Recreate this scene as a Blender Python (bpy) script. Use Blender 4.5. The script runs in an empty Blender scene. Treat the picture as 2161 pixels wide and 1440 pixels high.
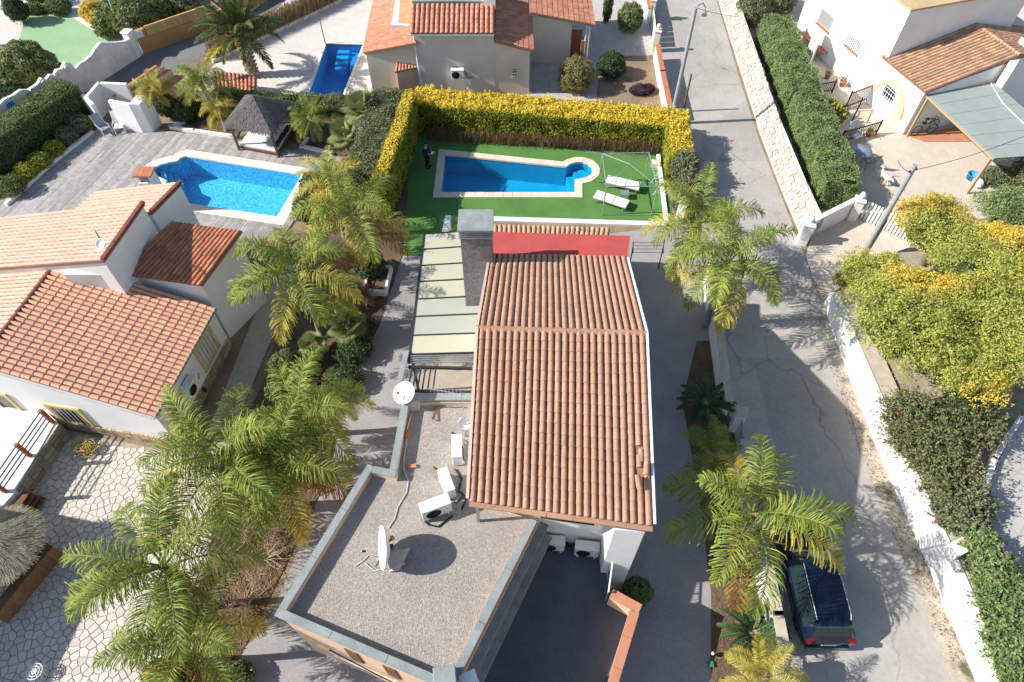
import bpy, bmesh, math, random
import numpy as np
from mathutils import Vector, Matrix, geometry
random.seed(7); rng = np.random.default_rng(7)
scene = bpy.context.scene; COL = scene.collection
R = math.radians
# ---------------------------------------------------------------- camera
CAM_H, FPX, PITCH = 26.0, 1442.0, R(53.4)
cd = bpy.data.cameras.new('camera'); cam = bpy.data.objects.new('camera', cd); COL.objects.link(cam)
cam.location = (0, 0, CAM_H); cam.rotation_euler = (R(90)-PITCH, 0, 0)
cd.sensor_width = 36; cd.lens = FPX/2161*36; cd.clip_end = 2000; cd.clip_start = 0.5
scene.camera = cam
# ---------------------------------------------------------------- sky and sun
SUN_EL, SUN_AZ = R(36), R(4.5)          # light travels towards +x and a little +y
w = bpy.data.worlds.new('World'); scene.world = w; w.use_nodes = True
nt = w.node_tree; bg = nt.nodes['Background']
sky = nt.nodes.new('ShaderNodeTexSky'); sky.sky_type = 'NISHITA'; sky.sun_disc = False
sky.sun_elevation = SUN_EL; sky.sun_rotation = R(-90)-SUN_AZ
sky.air_density = 1.0; sky.dust_density = 0.6
nt.links.new(sky.outputs[0], bg.inputs[0]); bg.inputs[1].default_value = 0.115
sl = bpy.data.lights.new('sun', 'SUN'); so = bpy.data.objects.new('sun', sl); COL.objects.link(so)
sl.energy = 5.0; sl.angle = R(0.5); sl.color = (1.0, 0.96, 0.90)
so.location = (-40, 0, 40)
so.rotation_euler = Vector((math.cos(SUN_EL)*math.cos(SUN_AZ), math.cos(SUN_EL)*math.sin(SUN_AZ), -math.sin(SUN_EL))).to_track_quat('-Z', 'Y').to_euler()
scene.view_settings.view_transform = 'Standard'; scene.view_settings.look = 'None'
scene.view_settings.exposure = 0.55; scene.view_settings.gamma = 1.0
# ---------------------------------------------------------------- survey: photo pixel on a level of height z -> place in metres
_s, _c = math.sin(PITCH), math.cos(PITCH)
def P(u, v, z=0.0):
    x = (u-1080.5)/FPX; y = (v-720)/FPX; t = (CAM_H-z)/(_s+_c*y)
    return Vector((x*t, (_c-_s*y)*t, z))
def PP(L, z=0.0): return [P(a, b, z) for a, b in L]
# ---------------------------------------------------------------- materials
MATS = {}
def M(name, c1, c2=None, scale=3.0, rough=0.8, bump=0.0, bscale=None, island=0.0, hue=0.0, fine=0.0, spec=0.3, metal=0.0, trans=0.0, detail=5, stain=None, coat=0.0):
    if name in MATS: return MATS[name]
    m = bpy.data.materials.new(name); MATS[name] = m; m.use_nodes = True
    t = m.node_tree; N = t.nodes; L = t.links; b = N['Principled BSDF']
    b.inputs['Roughness'].default_value = rough; b.inputs['Metallic'].default_value = metal
    b.inputs['Specular IOR Level'].default_value = spec; b.inputs['Coat Weight'].default_value = coat
    geo = N.new('ShaderNodeNewGeometry')
    def noise(sc, det=detail):
        n = N.new('ShaderNodeTexNoise'); n.inputs['Scale'].default_value = sc; n.inputs['Detail'].default_value = det
        n.inputs['Roughness'].default_value = 0.62; L.new(geo.outputs['Position'], n.inputs['Vector']); return n
    def mix(fac, a, bcol, mode='MIX'):
        x = N.new('ShaderNodeMix'); x.data_type = 'RGBA'; x.blend_type = mode
        for s, val in ((x.inputs[0], fac), (x.inputs[6], a), (x.inputs[7], bcol)):
            if isinstance(val, (int, float)): s.default_value = val
            elif isinstance(val, tuple): s.default_value = (*val, 1) if len(val) == 3 else val
            else: L.new(val, s)
        return x.outputs[2]
    def ramp(src, a, bb):
        r = N.new('ShaderNodeMapRange'); r.inputs[1].default_value = a; r.inputs[2].default_value = bb; L.new(src, r.inputs[0]); return r.outputs[0]
    col = c1
    if c2 is not None:
        col = mix(ramp(noise(scale).outputs[0], 0.36, 0.64), c1, c2)
    if stain:
        col = mix(ramp(noise(stain[1], 8).outputs[0], stain[2], stain[2]+0.12), col, stain[0])
    if fine:
        v = ramp(noise(scale*14, 3).outputs[0], 0.25, 0.75)
        col = mix(fine, col, mix(v, (0.0, 0.0, 0.0), (1, 1, 1)), 'OVERLAY')
    if island or hue:
        oi = N.new('ShaderNodeObjectInfo'); ad = N.new('ShaderNodeMath'); ad.operation = 'ADD'
        L.new(oi.outputs['Random'], ad.inputs[0]); L.new(geo.outputs['Random Per Island'], ad.inputs[1])
        fr = N.new('ShaderNodeMath'); fr.operation = 'FRACT'; L.new(ad.outputs[0], fr.inputs[0])
        h = N.new('ShaderNodeHueSaturation')
        r1 = N.new('ShaderNodeMapRange'); L.new(fr.outputs[0], r1.inputs[0]); r1.inputs[3].default_value = 1-island; r1.inputs[4].default_value = 1+island
        L.new(r1.outputs[0], h.inputs['Value'])
        if hue:
            m2 = N.new('ShaderNodeMath'); m2.operation = 'MULTIPLY'; L.new(fr.outputs[0], m2.inputs[0]); m2.inputs[1].default_value = 7.31
            f2 = N.new('ShaderNodeMath'); f2.operation = 'FRACT'; L.new(m2.outputs[0], f2.inputs[0])
            r2 = N.new('ShaderNodeMapRange'); L.new(f2.outputs[0], r2.inputs[0]); r2.inputs[3].default_value = 0.5-hue; r2.inputs[4].default_value = 0.5+hue
            L.new(r2.outputs[0], h.inputs['Hue'])
        if isinstance(col, tuple): h.inputs['Color'].default_value = (*col, 1)
        else: L.new(col, h.inputs['Color'])
        col = h.outputs[0]
    if isinstance(col, tuple): b.inputs['Base Color'].default_value = (*col, 1)
    else: L.new(col, b.inputs['Base Color'])
    if bump:
        bn = N.new('ShaderNodeBump'); bn.inputs['Strength'].default_value = bump; bn.inputs['Distance'].default_value = 0.03
        L.new(noise(bscale or scale*6, 4).outputs[0], bn.inputs['Height']); L.new(bn.outputs[0], b.inputs['Normal'])
    if trans:
        tr = N.new('ShaderNodeBsdfTranslucent'); ms = N.new('ShaderNodeMixShader'); ms.inputs[0].default_value = trans
        if isinstance(col, tuple): tr.inputs[0].default_value = (*col, 1)
        else: L.new(col, tr.inputs[0])
        L.new(b.outputs[0], ms.inputs[1]); L.new(tr.outputs[0], ms.inputs[2]); L.new(ms.outputs[0], N['Material Output'].inputs[0])
    return m
def clear_mat(name, tint, gloss_rough=0.03, fac=0.06, bump=0.0, bscale=4.0, haze=None):
    """thin clear sheet or water: lets the sun through, mirrors a little at a glance"""
    m = bpy.data.materials.new(name); MATS[name] = m; m.use_nodes = True
    t = m.node_tree; N = t.nodes; L = t.links; N.remove(N['Principled BSDF'])
    tb = N.new('ShaderNodeBsdfTransparent'); tb.inputs[0].default_value = (*tint, 1)
    gl = N.new('ShaderNodeBsdfGlossy'); gl.inputs['Roughness'].default_value = gloss_rough
    fr = N.new('ShaderNodeFresnel'); ior = 1.33 if fac < 0.1 else 1.5; ge = N.new('ShaderNodeNewGeometry'); mr = N.new('ShaderNodeMapRange')
    mr.inputs[3].default_value = ior; mr.inputs[4].default_value = 1/ior; L.new(ge.outputs['Backfacing'], mr.inputs[0]); L.new(mr.outputs[0], fr.inputs[0])
    ms = N.new('ShaderNodeMixShader'); L.new(fr.outputs[0], ms.inputs[0])
    base = tb.outputs[0]
    if haze:
        df = N.new('ShaderNodeBsdfDiffuse'); df.inputs[0].default_value = (*haze[0], 1)
        m0 = N.new('ShaderNodeMixShader'); m0.inputs[0].default_value = haze[1]; L.new(tb.outputs[0], m0.inputs[1]); L.new(df.outputs[0], m0.inputs[2]); base = m0.outputs[0]
    L.new(base, ms.inputs[1]); L.new(gl.outputs[0], ms.inputs[2]); L.new(ms.outputs[0], N['Material Output'].inputs[0])
    if bump:
        geo = N.new('ShaderNodeNewGeometry'); n = N.new('ShaderNodeTexNoise'); n.inputs['Scale'].default_value = bscale; L.new(geo.outputs['Position'], n.inputs['Vector'])
        b = N.new('ShaderNodeBump'); b.inputs['Strength'].default_value = bump; b.inputs['Distance'].default_value = 0.05
        L.new(n.outputs[0], b.inputs['Height']); L.new(b.outputs[0], gl.inputs['Normal']); L.new(b.outputs[0], fr.inputs['Normal'])
    return m
def stone_mat(name, c1, c2, joint, scale, width=0.05, rough=0.85, bump=0.4):
    """far paving whose stones are too small to pick apart"""
    m = bpy.data.materials.new(name); MATS[name] = m; m.use_nodes = True
    t = m.node_tree; N = t.nodes; L = t.links; b = N['Principled BSDF']; b.inputs['Roughness'].default_value = rough
    geo = N.new('ShaderNodeNewGeometry')
    v = N.new('ShaderNodeTexVoronoi'); v.feature = 'DISTANCE_TO_EDGE'; v.inputs['Scale'].default_value = scale; L.new(geo.outputs['Position'], v.inputs['Vector'])
    v2 = N.new('ShaderNodeTexVoronoi'); v2.inputs['Scale'].default_value = scale; L.new(geo.outputs['Position'], v2.inputs['Vector'])
    n = N.new('ShaderNodeTexNoise'); n.inputs['Scale'].default_value = 0.7; n.inputs['Detail'].default_value = 8; L.new(geo.outputs['Position'], n.inputs['Vector'])
    sp = N.new('ShaderNodeSeparateColor'); L.new(v2.outputs['Color'], sp.inputs[0])
    a = N.new('ShaderNodeMath'); a.operation = 'ADD'; L.new(sp.outputs[0], a.inputs[0]); L.new(n.outputs[0], a.inputs[1])
    h = N.new('ShaderNodeMath'); h.operation = 'MULTIPLY'; h.inputs[1].default_value = 0.55; L.new(a.outputs[0], h.inputs[0])
    x = N.new('ShaderNodeMix'); x.data_type = 'RGBA'; x.inputs[6].default_value = (*c1, 1); x.inputs[7].default_value = (*c2, 1); L.new(h.outputs[0], x.inputs[0])
    st = N.new('ShaderNodeMapRange'); st.inputs[1].default_value = 0.0; st.inputs[2].default_value = width; L.new(v.outputs['Distance'], st.inputs[0])
    y = N.new('ShaderNodeMix'); y.data_type = 'RGBA'; y.inputs[6].default_value = (*joint, 1); L.new(x.outputs[2], y.inputs[7]); L.new(st.outputs[0], y.inputs[0])
    L.new(y.outputs[2], b.inputs['Base Color'])
    bn = N.new('ShaderNodeBump'); bn.inputs['Strength'].default_value = bump; bn.inputs['Distance'].default_value = 0.02; L.new(st.outputs[0], bn.inputs['Height']); L.new(bn.outputs[0], b.inputs['Normal'])
    return m
# ---------------------------------------------------------------- meshes and objects
def root_of(o):
    while o.parent: o = o.parent
    return o
def link(name, me, mat, parent=None, loc=None):
    o = bpy.data.objects.new(name, me); COL.objects.link(o)
    if mat is not None and not me.materials: me.materials.append(mat)
    if parent: o.parent = parent
    if loc is not None: o.location = loc
    return o
def np_mesh(name, V, F):
    V = np.asarray(V, dtype=np.float32); F = np.asarray(F, dtype=np.int32); k = F.shape[1]
    me = bpy.data.meshes.new(name); me.vertices.add(len(V)); me.vertices.foreach_set('co', V.ravel())
    me.loops.add(F.size); me.loops.foreach_set('vertex_index', F.ravel())
    me.polygons.add(len(F)); me.polygons.foreach_set('loop_start', np.arange(0, F.size, k, dtype=np.int32))
    me.update(calc_edges=True); return me
class MB:
    def __init__(s): s.v = []; s.f = []; s.sm = set()
    def add(s, V, F, smooth=False):
        o = len(s.v); s.v += [tuple(p) for p in V]
        for q in F:
            if smooth: s.sm.add(len(s.f))
            s.f.append([i+o for i in q])
        return s
    def poly(s, pts): return s.add(pts, [list(range(len(pts)))])
    def prism(s, pts, z0, z1):
        """pts: outline in plan (x, y); z0, z1 numbers or lists per corner"""
        n = len(pts); a = z0 if isinstance(z0, (list, tuple)) else [z0]*n; b = z1 if isinstance(z1, (list, tuple)) else [z1]*n
        V = [(p[0], p[1], a[i]) for i, p in enumerate(pts)]+[(p[0], p[1], b[i]) for i, p in enumerate(pts)]
        return s.add(V, [list(range(n))[::-1], list(range(n, 2*n))]+[[i, (i+1) % n, n+(i+1) % n, n+i] for i in range(n)])
    def box(s, c, size, rz=0.0, axes=None):
        ax = axes or [Vector((math.cos(rz), math.sin(rz), 0)), Vector((-math.sin(rz), math.cos(rz), 0)), Vector((0, 0, 1))]
        c = Vector(c); V = []
        for k in (-1, 1):
            for a, b in ((-1, -1), (1, -1), (1, 1), (-1, 1)):
                V.append(c+ax[0]*(a*size[0]/2)+ax[1]*(b*size[1]/2)+ax[2]*(k*size[2]/2))
        return s.add(V, [[3, 2, 1, 0], [4, 5, 6, 7], [0, 1, 5, 4], [1, 2, 6, 5], [2, 3, 7, 6], [3, 0, 4, 7]])
    def bar(s, a, b, wdt, hgt=None, up=(0, 0, 1)):
        a, b = Vector(a), Vector(b); d = (b-a); l = d.length
        if l < 1e-6: return s
        d /= l; up = Vector(up)
        if abs(d.dot(up)) > 0.98: up = Vector((1, 0, 0))
        x = d.cross(up).normalized(); z = x.cross(d)
        return s.box((a+b)/2, (wdt, l, hgt or wdt), axes=[x, d, z])
    def tube(s, path, r, n=8, cap=True):
        path = [Vector(p) for p in path]; rs = r if isinstance(r, (list, tuple)) else [r]*len(path); V = []; F = []
        for i, p in enumerate(path):
            d = (path[min(i+1, len(path)-1)]-path[max(i-1, 0)]).normalized(); up = Vector((0, 0, 1)) if abs(d.z) < 0.95 else Vector((1, 0, 0))
            x = d.cross(up).normalized(); y = x.cross(d)
            for k in range(n):
                a = 2*math.pi*k/n; V.append(p+x*(math.cos(a)*rs[i])+y*(math.sin(a)*rs[i]))
        for i in range(len(path)-1):
            for k in range(n):
                F.append([i*n+k, i*n+(k+1) % n, (i+1)*n+(k+1) % n, (i+1)*n+k])
        s.add(V, F, True)
        if cap: s.add(V[:n], [list(range(n))[::-1]]); s.add(V[-n:], [list(range(n))])
        return s
    def lathe(s, prof, c, n=16, axis=None):
        """prof: (radius, height) pairs; axis: optional 3 vectors"""
        ax = axis or [Vector((1, 0, 0)), Vector((0, 1, 0)), Vector((0, 0, 1))]; c = Vector(c); V = []; F = []
        for r, h in prof:
            for k in range(n):
                a = 2*math.pi*k/n; V.append(c+ax[0]*(r*math.cos(a))+ax[1]*(r*math.sin(a))+ax[2]*h)
        for i in range(len(prof)-1):
            for k in range(n):
                F.append([i*n+k, i*n+(k+1) % n, (i+1)*n+(k+1) % n, (i+1)*n+k])
        return s.add(V, F, True)
    def build(s, name, mat, parent=None, bevel=0.0, local=False, kind=None, label=None):
        me = bpy.data.meshes.new(name); off = Vector((0, 0, 0))
        if parent is not None and not local: off = root_of(parent).location
        me.from_pydata([(a-off.x, b-off.y, c-off.z) for a, b, c in s.v], [], s.f)
        if s.sm:
            fl = np.zeros(len(s.f), dtype=bool); fl[list(s.sm)] = True; me.polygons.foreach_set('use_smooth', fl)
        me.update()
        o = link(name, me, mat, parent)
        if bevel:
            md = o.modifiers.new('bevel', 'BEVEL'); md.width = bevel; md.segments = 2; md.limit_method = 'ANGLE'
        if kind: o['kind'] = kind
        if label: o['label'] = label
        return o
def tag(o, label, cat, group=None):
    o['label'] = label; o['category'] = cat
    if group: o['group'] = group
    return o
def thing(name, label, cat, loc, group=None, rz=0.0):
    e = bpy.data.objects.new(name, None); COL.objects.link(e); e.empty_display_size = 0.2
    e.location = loc; e.rotation_euler = (0, 0, rz); return tag(e, label, cat, group)
def copy_tree(o, parent=None):
    c = o.copy(); COL.objects.link(c); c.parent = parent
    for ch in list(o.children): copy_tree(ch, c)
    return c
def fill(pts, holes=()):
    loops = [[Vector((p[0], p[1], 0)) for p in pts]]+[[Vector((p[0], p[1], 0)) for p in h] for h in holes]
    return [p for l in loops for p in l], [list(t) for t in geometry.tessellate_polygon(loops)]
def slab(name, pts, z, mat, holes=(), thick=0.0, parent=None, kind='structure'):
    V, T = fill(pts, holes); mb = MB(); F = []
    for t in T:
        a, b, c = (V[i] for i in t)
        if (b-a).cross(c-a).z < 0: t = t[::-1]
        F.append(t)
    mb.add([(p.x, p.y, z) for p in V], F)
    if thick:
        for lp in [pts]+list(holes):
            n = len(lp)
            mb.add([(p[0], p[1], z) for p in lp]+[(p[0], p[1], z-thick) for p in lp], [[i, (i+1) % n, n+(i+1) % n, n+i] for i in range(n)])
    o = mb.build(name, mat, parent)
    if parent is None: o['kind'] = kind
    return o
def lerp(a, b, t): return a+(b-a)*t
def inside(p, poly):
    x, y = p[0], p[1]; r = False; n = len(poly)
    for i in range(n):
        a, b = poly[i], poly[(i+1) % n]
        if (a[1] > y) != (b[1] > y) and x < (b[0]-a[0])*(y-a[1])/(b[1]-a[1])+a[0]: r = not r
    return r
def wall_run(mb, pts, h, t, z0=0.0, cap=None, capmb=None):
    """a wall following plan points; h a number or list of top heights"""
    for i in range(len(pts)-1):
        a, b = Vector(pts[i][:2]), Vector(pts[i+1][:2]); d = (b-a); L = d.length; d /= L; n = Vector((-d.y, d.x))*t/2
        h0 = h[i] if isinstance(h, (list, tuple)) else h; h1 = h[i+1] if isinstance(h, (list, tuple)) else h
        e = d*(t/2 if i < len(pts)-2 else 0)
        q = [a-n, b+e-n, b+e+n, a+n]
        mb.prism(q, z0, [h0, h1, h1, h0])
        if capmb is not None:
            m = n*1.25; q = [a-m, b+e-m, b+e+m, a+m]; capmb.prism(q, [h0+.002, h1+.002, h1+.002, h0+.002], [h0+cap, h1+cap, h1+cap, h0+cap])
# ---------------------------------------------------------------- clay tiled roofs
def tile_mesh(pitch, ln):
    r0, r1, th = pitch*0.42, pitch*0.36, 0.016; n = 5; mb = MB(); o0 = []; o1 = []; i0 = []
    for k in range(n+1):
        a = math.pi*k/n; cx, cz = math.cos(a), math.sin(a)
        o0.append((cx*r0, 0, cz*r0*0.80)); o1.append((cx*r1, ln, cz*r1*0.80)); i0.append((cx*(r0-th), 0.0, cz*(r0-th)*0.80))
    mb.add(o0+o1, [[k, k+1, n+2+k, n+1+k] for k in range(n)], True)
    mb.add(o0+i0, [[k+1, k, n+1+k, n+2+k] for k in range(n)])
    mb.add(i0+[(p[0], p[1]+0.12, p[2]) for p in i0], [[k, k+1, n+2+k, n+1+k] for k in range(n)])
    me = bpy.data.meshes.new('roof_tile'); me.from_pydata(mb.v, [], mb.f)
    fl = np.zeros(len(mb.f), dtype=bool); fl[list(mb.sm)] = True; me.polygons.foreach_set('use_smooth', fl); me.update(); return me
def tiled_roof(parent, A, B, C, D, mat, slabmat, pitch=0.235, ln=0.40, limit=300, thick=0.14, name='roof', jit=0.012, skip=None):
    """A-B the eave, D above A and C above B the ridge; the tile rows climb from eave to ridge"""
    A, B, C, D = map(Vector, (A, B, C, D)); nrm = (B-A).cross(D-A).normalized()
    if nrm.z < 0: nrm = -nrm
    org = root_of(parent).location
    mb = MB(); lo = [p-nrm*thick for p in (A, B, C, D)]
    mb.add([A, B, C, D]+lo, [[0, 1, 2, 3], [7, 6, 5, 4], [0, 4, 5, 1], [1, 5, 6, 2], [2, 6, 7, 3], [3, 7, 4, 0]])
    rf = mb.build(name, slabmat, parent)
    n = max(1, round((B-A).length/pitch)); pit = (B-A).length/n
    me = tile_mesh(pit, ln); me.materials.append(mat); T = []
    for i in range(n):
        s = (i+0.5)/n; e = lerp(A, B, s); r = lerp(D, C, s); L = (r-e).length; y = (r-e).normalized(); x = y.cross(nrm).normalized(); z = x.cross(y)
        m = max(1, int(round((L+0.02)/(ln*0.88)))); ex = L/m
        for j in range(m):
            p = e+y*(ex*j-0.06)+z*0.012
            if skip and skip(p): continue
            a = random.uniform(-1, 1)*jit*1.3; yy = (y-z*0.035+x*a).normalized(); xx = yy.cross(z).normalized(); zz = xx.cross(yy)
            q = p+z*(0.035*ln+random.uniform(-.5, .5)*jit)+x*random.uniform(-.5, .5)*jit
            T.append(Matrix(((xx.x, yy.x, zz.x, q.x), (xx.y, yy.y, zz.y, q.y), (xx.z, yy.z, zz.z, q.z), (0, 0, 0, 1))))
    cl = Vector((0, 0, CAM_H)); T.sort(key=lambda k: (k.translation-cl).length)
    if limit < 300: vis = T
    for k in T[:limit]:
        o = bpy.data.objects.new('roof_tile', me); COL.objects.link(o); o.parent = rf
        o.matrix_local = Matrix.Translation(-org) @ k
    rest = T[limit:]
    if rest:
        v0 = np.array([v.co for v in me.vertices]); V = []; F = []; base = [list(p.vertices) for p in me.polygons]
        A4 = np.array([[list(r) for r in k] for k in rest]); VV = np.einsum('kij,vj->kvi', A4[:, :3, :3], v0)+A4[:, None, :3, 3]-np.array(org)
        f0 = np.array(base); FF = f0[None]+(np.arange(len(rest))*len(v0))[:, None, None]
        me2 = np_mesh('roof_tile', VV.reshape(-1, 3), FF.reshape(-1, 4))
        sm = np.tile(np.array([p.use_smooth for p in me.polygons]), len(rest)); me2.polygons.foreach_set('use_smooth', sm)
        o = link('roof_tiles', me2, mat, rf); o['kind'] = 'stuff'
    return rf
def ridge_run(parent, a, b, mat, r=0.12, ln=0.42, name='ridge_tile'):
    a, b = Vector(a), Vector(b); d = b-a; n = max(1, int(d.length/ln)); st = d/n
    org = root_of(parent).location; me = tile_mesh(r*2.4, st.length*1.06); me.materials.append(mat)
    y = d.normalized(); x = y.cross(Vector((0, 0, 1))).normalized(); z = x.cross(y)
    for i in range(n):
        q = a+st*i-org; yy = (y-z*0.03).normalized(); zz = x.cross(yy)
        o = bpy.data.objects.new(name, me); COL.objects.link(o); o.parent = parent
        o.matrix_local = Matrix(((x.x, yy.x, zz.x, q.x), (x.y, yy.y, zz.y, q.y), (x.z, yy.z, zz.z, q.z), (0, 0, 0, 1)))
# ---------------------------------------------------------------- leaves
def leaf_quads(C, Nrm, size, asp=0.5, jitter=0.8, seed=None):
    """C (n,3) centres, Nrm (n,3) rough normals -> verts, quads of kite shaped leaves"""
    n = len(C); g = rng.normal(size=(n, 3)); N2 = Nrm+g*jitter; N2 /= np.linalg.norm(N2, axis=1, keepdims=True)+1e-9
    t = rng.normal(size=(n, 3)); t -= (t*N2).sum(1, keepdims=True)*N2; t /= np.linalg.norm(t, axis=1, keepdims=True)+1e-9
    b = np.cross(N2, t); s = (size*rng.uniform(0.6, 1.35, n))[:, None]
    V = np.stack([C-t*s*0.5, C+b*s*asp*0.5-t*s*0.05, C+t*s*0.5, C-b*s*asp*0.5-t*s*0.05], 1).reshape(-1, 3)
    return V, np.arange(4*n).reshape(-1, 4)
def np_obj(name, V, F, mat, parent=None):
    off = np.array(root_of(parent).location) if parent else 0.0
    return link(name, np_mesh(name, V-off, F), mat, parent)
def noise3(p, f=1.0):
    """cheap smooth value in about -1..1 for lumps"""
    x, y, z = p[:, 0]*f, p[:, 1]*f, p[:, 2]*f
    return (np.sin(x*1.7+1.3*np.sin(y*1.1)+z)+np.sin(y*1.9+1.7*np.sin(z*1.3+x*.7))+np.sin(z*2.1+1.1*np.sin(x*1.5)+y*.6))/3
# ================================================================ materials
ASPH = M('road_concrete', (0.43, 0.395, 0.355), (0.365, 0.335, 0.30), scale=0.35, rough=0.9, bump=0.25, bscale=14, fine=0.10, stain=((0.2, 0.18, 0.16), 0.22, 0.6))
GUTTER = M('gutter_concrete', (0.46, 0.40, 0.31), (0.34, 0.295, 0.225), scale=1.6, rough=0.95, bump=0.4, fine=0.25, stain=((0.10, 0.10, 0.05), 0.9, 0.55))
EARTH = M('earth', (0.30, 0.22, 0.14), (0.20, 0.15, 0.10), scale=0.9, rough=1, bump=0.5, fine=0.3)
BEDSOIL = M('bed_soil', (0.17, 0.115, 0.075), (0.10, 0.07, 0.045), scale=1.4, rough=1, bump=0.6, fine=0.4)
PAVE = M('stamped_paving', (0.345, 0.315, 0.305), (0.29, 0.27, 0.265), scale=0.8, rough=0.85, bump=0.25, bscale=9, fine=0.15)
TURF = M('artificial_turf', (0.10, 0.225, 0.055), (0.08, 0.19, 0.045), scale=0.6, rough=1, bump=0.4, bscale=60, fine=0.12)
TURF_PALE = M('pale_green_floor', (0.30, 0.45, 0.24), (0.26, 0.40, 0.22), scale=0.5, rough=0.9, fine=0.06)
WHITE = M('white_render', (0.86, 0.845, 0.82), (0.80, 0.785, 0.76), scale=0.9, rough=0.9, bump=0.12, bscale=16, fine=0.05)
WHITE_OLD = M('weathered_white', (0.78, 0.76, 0.72), (0.62, 0.59, 0.54), scale=1.2, rough=0.92, bump=0.15, bscale=14, fine=0.08, stain=((0.45, 0.41, 0.35), 0.8, 0.63))
CREAM = M('cream_render', (0.72, 0.64, 0.52), (0.64, 0.56, 0.45), scale=0.8, rough=0.9, bump=0.1, fine=0.05)
PEACH = M('peach_render', (0.70, 0.50, 0.36), (0.63, 0.44, 0.31), scale=1.0, rough=0.9, bump=0.12, fine=0.06)
SLATE = M('grey_coping', (0.30, 0.32, 0.31), (0.22, 0.24, 0.235), scale=2.2, rough=0.7, bump=0.15, fine=0.15)
GRAVEL = M('roof_gravel', (0.42, 0.37, 0.32), (0.35, 0.31, 0.27), scale=0.8, rough=1, bump=0.7, bscale=60, fine=0.3, stain=((0.30, 0.26, 0.22), 0.35, 0.6))
TERR = M('terrace_floor', (0.095, 0.11, 0.135), (0.075, 0.088, 0.11), scale=0.9, rough=0.8, bump=0.2, fine=0.15)
CLAY = M('clay_tile', (0.44, 0.25, 0.165), (0.385, 0.215, 0.14), scale=0.5, rough=0.85, bump=0.15, bscale=22, island=0.07, hue=0.005, fine=0.12)
CLAY_BASE = M('clay_channel', (0.36, 0.19, 0.12), (0.29, 0.15, 0.095), scale=2, rough=0.9, island=0.0, fine=0.15)
CLAY_L = M('clay_tile_bright', (0.76, 0.42, 0.275), (0.69, 0.375, 0.24), scale=1.2, rough=0.85, bump=0.15, bscale=20, island=0.07, hue=0.005, fine=0.14, stain=((0.26, 0.19, 0.13), 0.8, 0.70))
CLAY_P = M('clay_tile_pale', (0.66, 0.42, 0.315), (0.62, 0.39, 0.285), scale=1.2, rough=0.85, bump=0.12, bscale=20, island=0.05, hue=0.004, fine=0.10)
CLAY_R = M('clay_tile_red', (0.48, 0.20, 0.105), (0.38, 0.155, 0.08), scale=1.5, rough=0.85, bump=0.15, island=0.18, hue=0.012, fine=0.15, stain=((0.13, 0.075, 0.05), 1.1, 0.62))
CLAY_O = M('clay_tile_old', (0.50, 0.32, 0.19), (0.42, 0.25, 0.15), scale=2.0, rough=0.9, bump=0.2, island=0.20, hue=0.015, fine=0.2)
CLAY_C = M('clay_tile_rose', (0.56, 0.25, 0.155), (0.48, 0.215, 0.135), scale=1.4, rough=0.85, bump=0.12, island=0.15, hue=0.01, fine=0.1)
REDROOF = M('red_membrane', (0.47, 0.085, 0.075), (0.41, 0.07, 0.062), scale=1.0, rough=0.8, fine=0.08)
COPING = M('pool_coping', (0.70, 0.60, 0.48), (0.62, 0.52, 0.41), scale=2.0, rough=0.85, bump=0.1, island=0.06, fine=0.1)
WCOPING = M('pale_pool_coping', (0.76, 0.70, 0.62), (0.70, 0.63, 0.54), scale=2.0, rough=0.85, bump=0.1, island=0.05, fine=0.08)
BASIN = M('pool_tiles_deep', (0.008, 0.37, 0.60), (0.007, 0.34, 0.55), scale=1.0, rough=0.4, fine=0.05)
BASIN2 = M('pool_ripple_light', (0.03, 0.40, 0.68), (0.22, 0.65, 0.87), scale=8, rough=0.4, detail=2)  # pale mottling stands in for rippling light, painted into the basin colour
BASIN3 = M('pool_tiles_royal', (0.012, 0.28, 0.64), (0.014, 0.33, 0.72), scale=0.8, rough=0.4)
WATER = clear_mat('pool_water', (0.70, 0.92, 0.98), 0.02, 0.05, bump=0.22, bscale=2.4)
STONEW = stone_mat('rubble_wall', (0.52, 0.46, 0.38), (0.66, 0.60, 0.52), (0.56, 0.50, 0.43), 3.4, 0.06)
CRAZY = stone_mat('pale_crazy_paving', (0.53, 0.455, 0.365), (0.61, 0.53, 0.43), (0.48, 0.41, 0.33), 2.6, 0.03, bump=.2)
CRAZY2 = stone_mat('cream_paving', (0.55, 0.50, 0.45), (0.63, 0.575, 0.52), (0.50, 0.45, 0.40), 1.6, 0.03, bump=0.15)
GRAYPAVE = stone_mat('grey_paving', (0.40, 0.37, 0.34), (0.50, 0.46, 0.41), (0.33, 0.30, 0.27), 1.7, 0.04)
GREYM = M('grey_metal', (0.42, 0.44, 0.45), rough=0.45, metal=0.6)
DARKM = M('dark_metal', (0.045, 0.05, 0.055), rough=0.5, metal=0.3)
BLACK = M('black_plastic', (0.015, 0.015, 0.016), rough=0.5)
WPLAST = M('white_plastic', (0.80, 0.80, 0.78), (0.74, 0.74, 0.71), scale=4, rough=0.45)
WOOD = M('weathered_wood', (0.42, 0.39, 0.36), (0.31, 0.285, 0.26), scale=3, rough=0.9, bump=0.3, bscale=20, island=0.2, fine=0.2)
BROWNW = M('brown_wood', (0.20, 0.10, 0.05), (0.14, 0.07, 0.035), scale=4, rough=0.7, bump=0.2, fine=0.2)
ORANGEW = M('orange_wood', (0.36, 0.14, 0.055), (0.28, 0.10, 0.04), scale=5, rough=0.6, fine=0.2)
THATCH = M('thatch', (0.21, 0.19, 0.18), (0.15, 0.135, 0.13), scale=9, rough=1, bump=0.8, bscale=50, island=0.35, fine=0.4)
GLASSD = M('dark_glass', (0.02, 0.025, 0.03), rough=0.06, spec=0.6)
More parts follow.
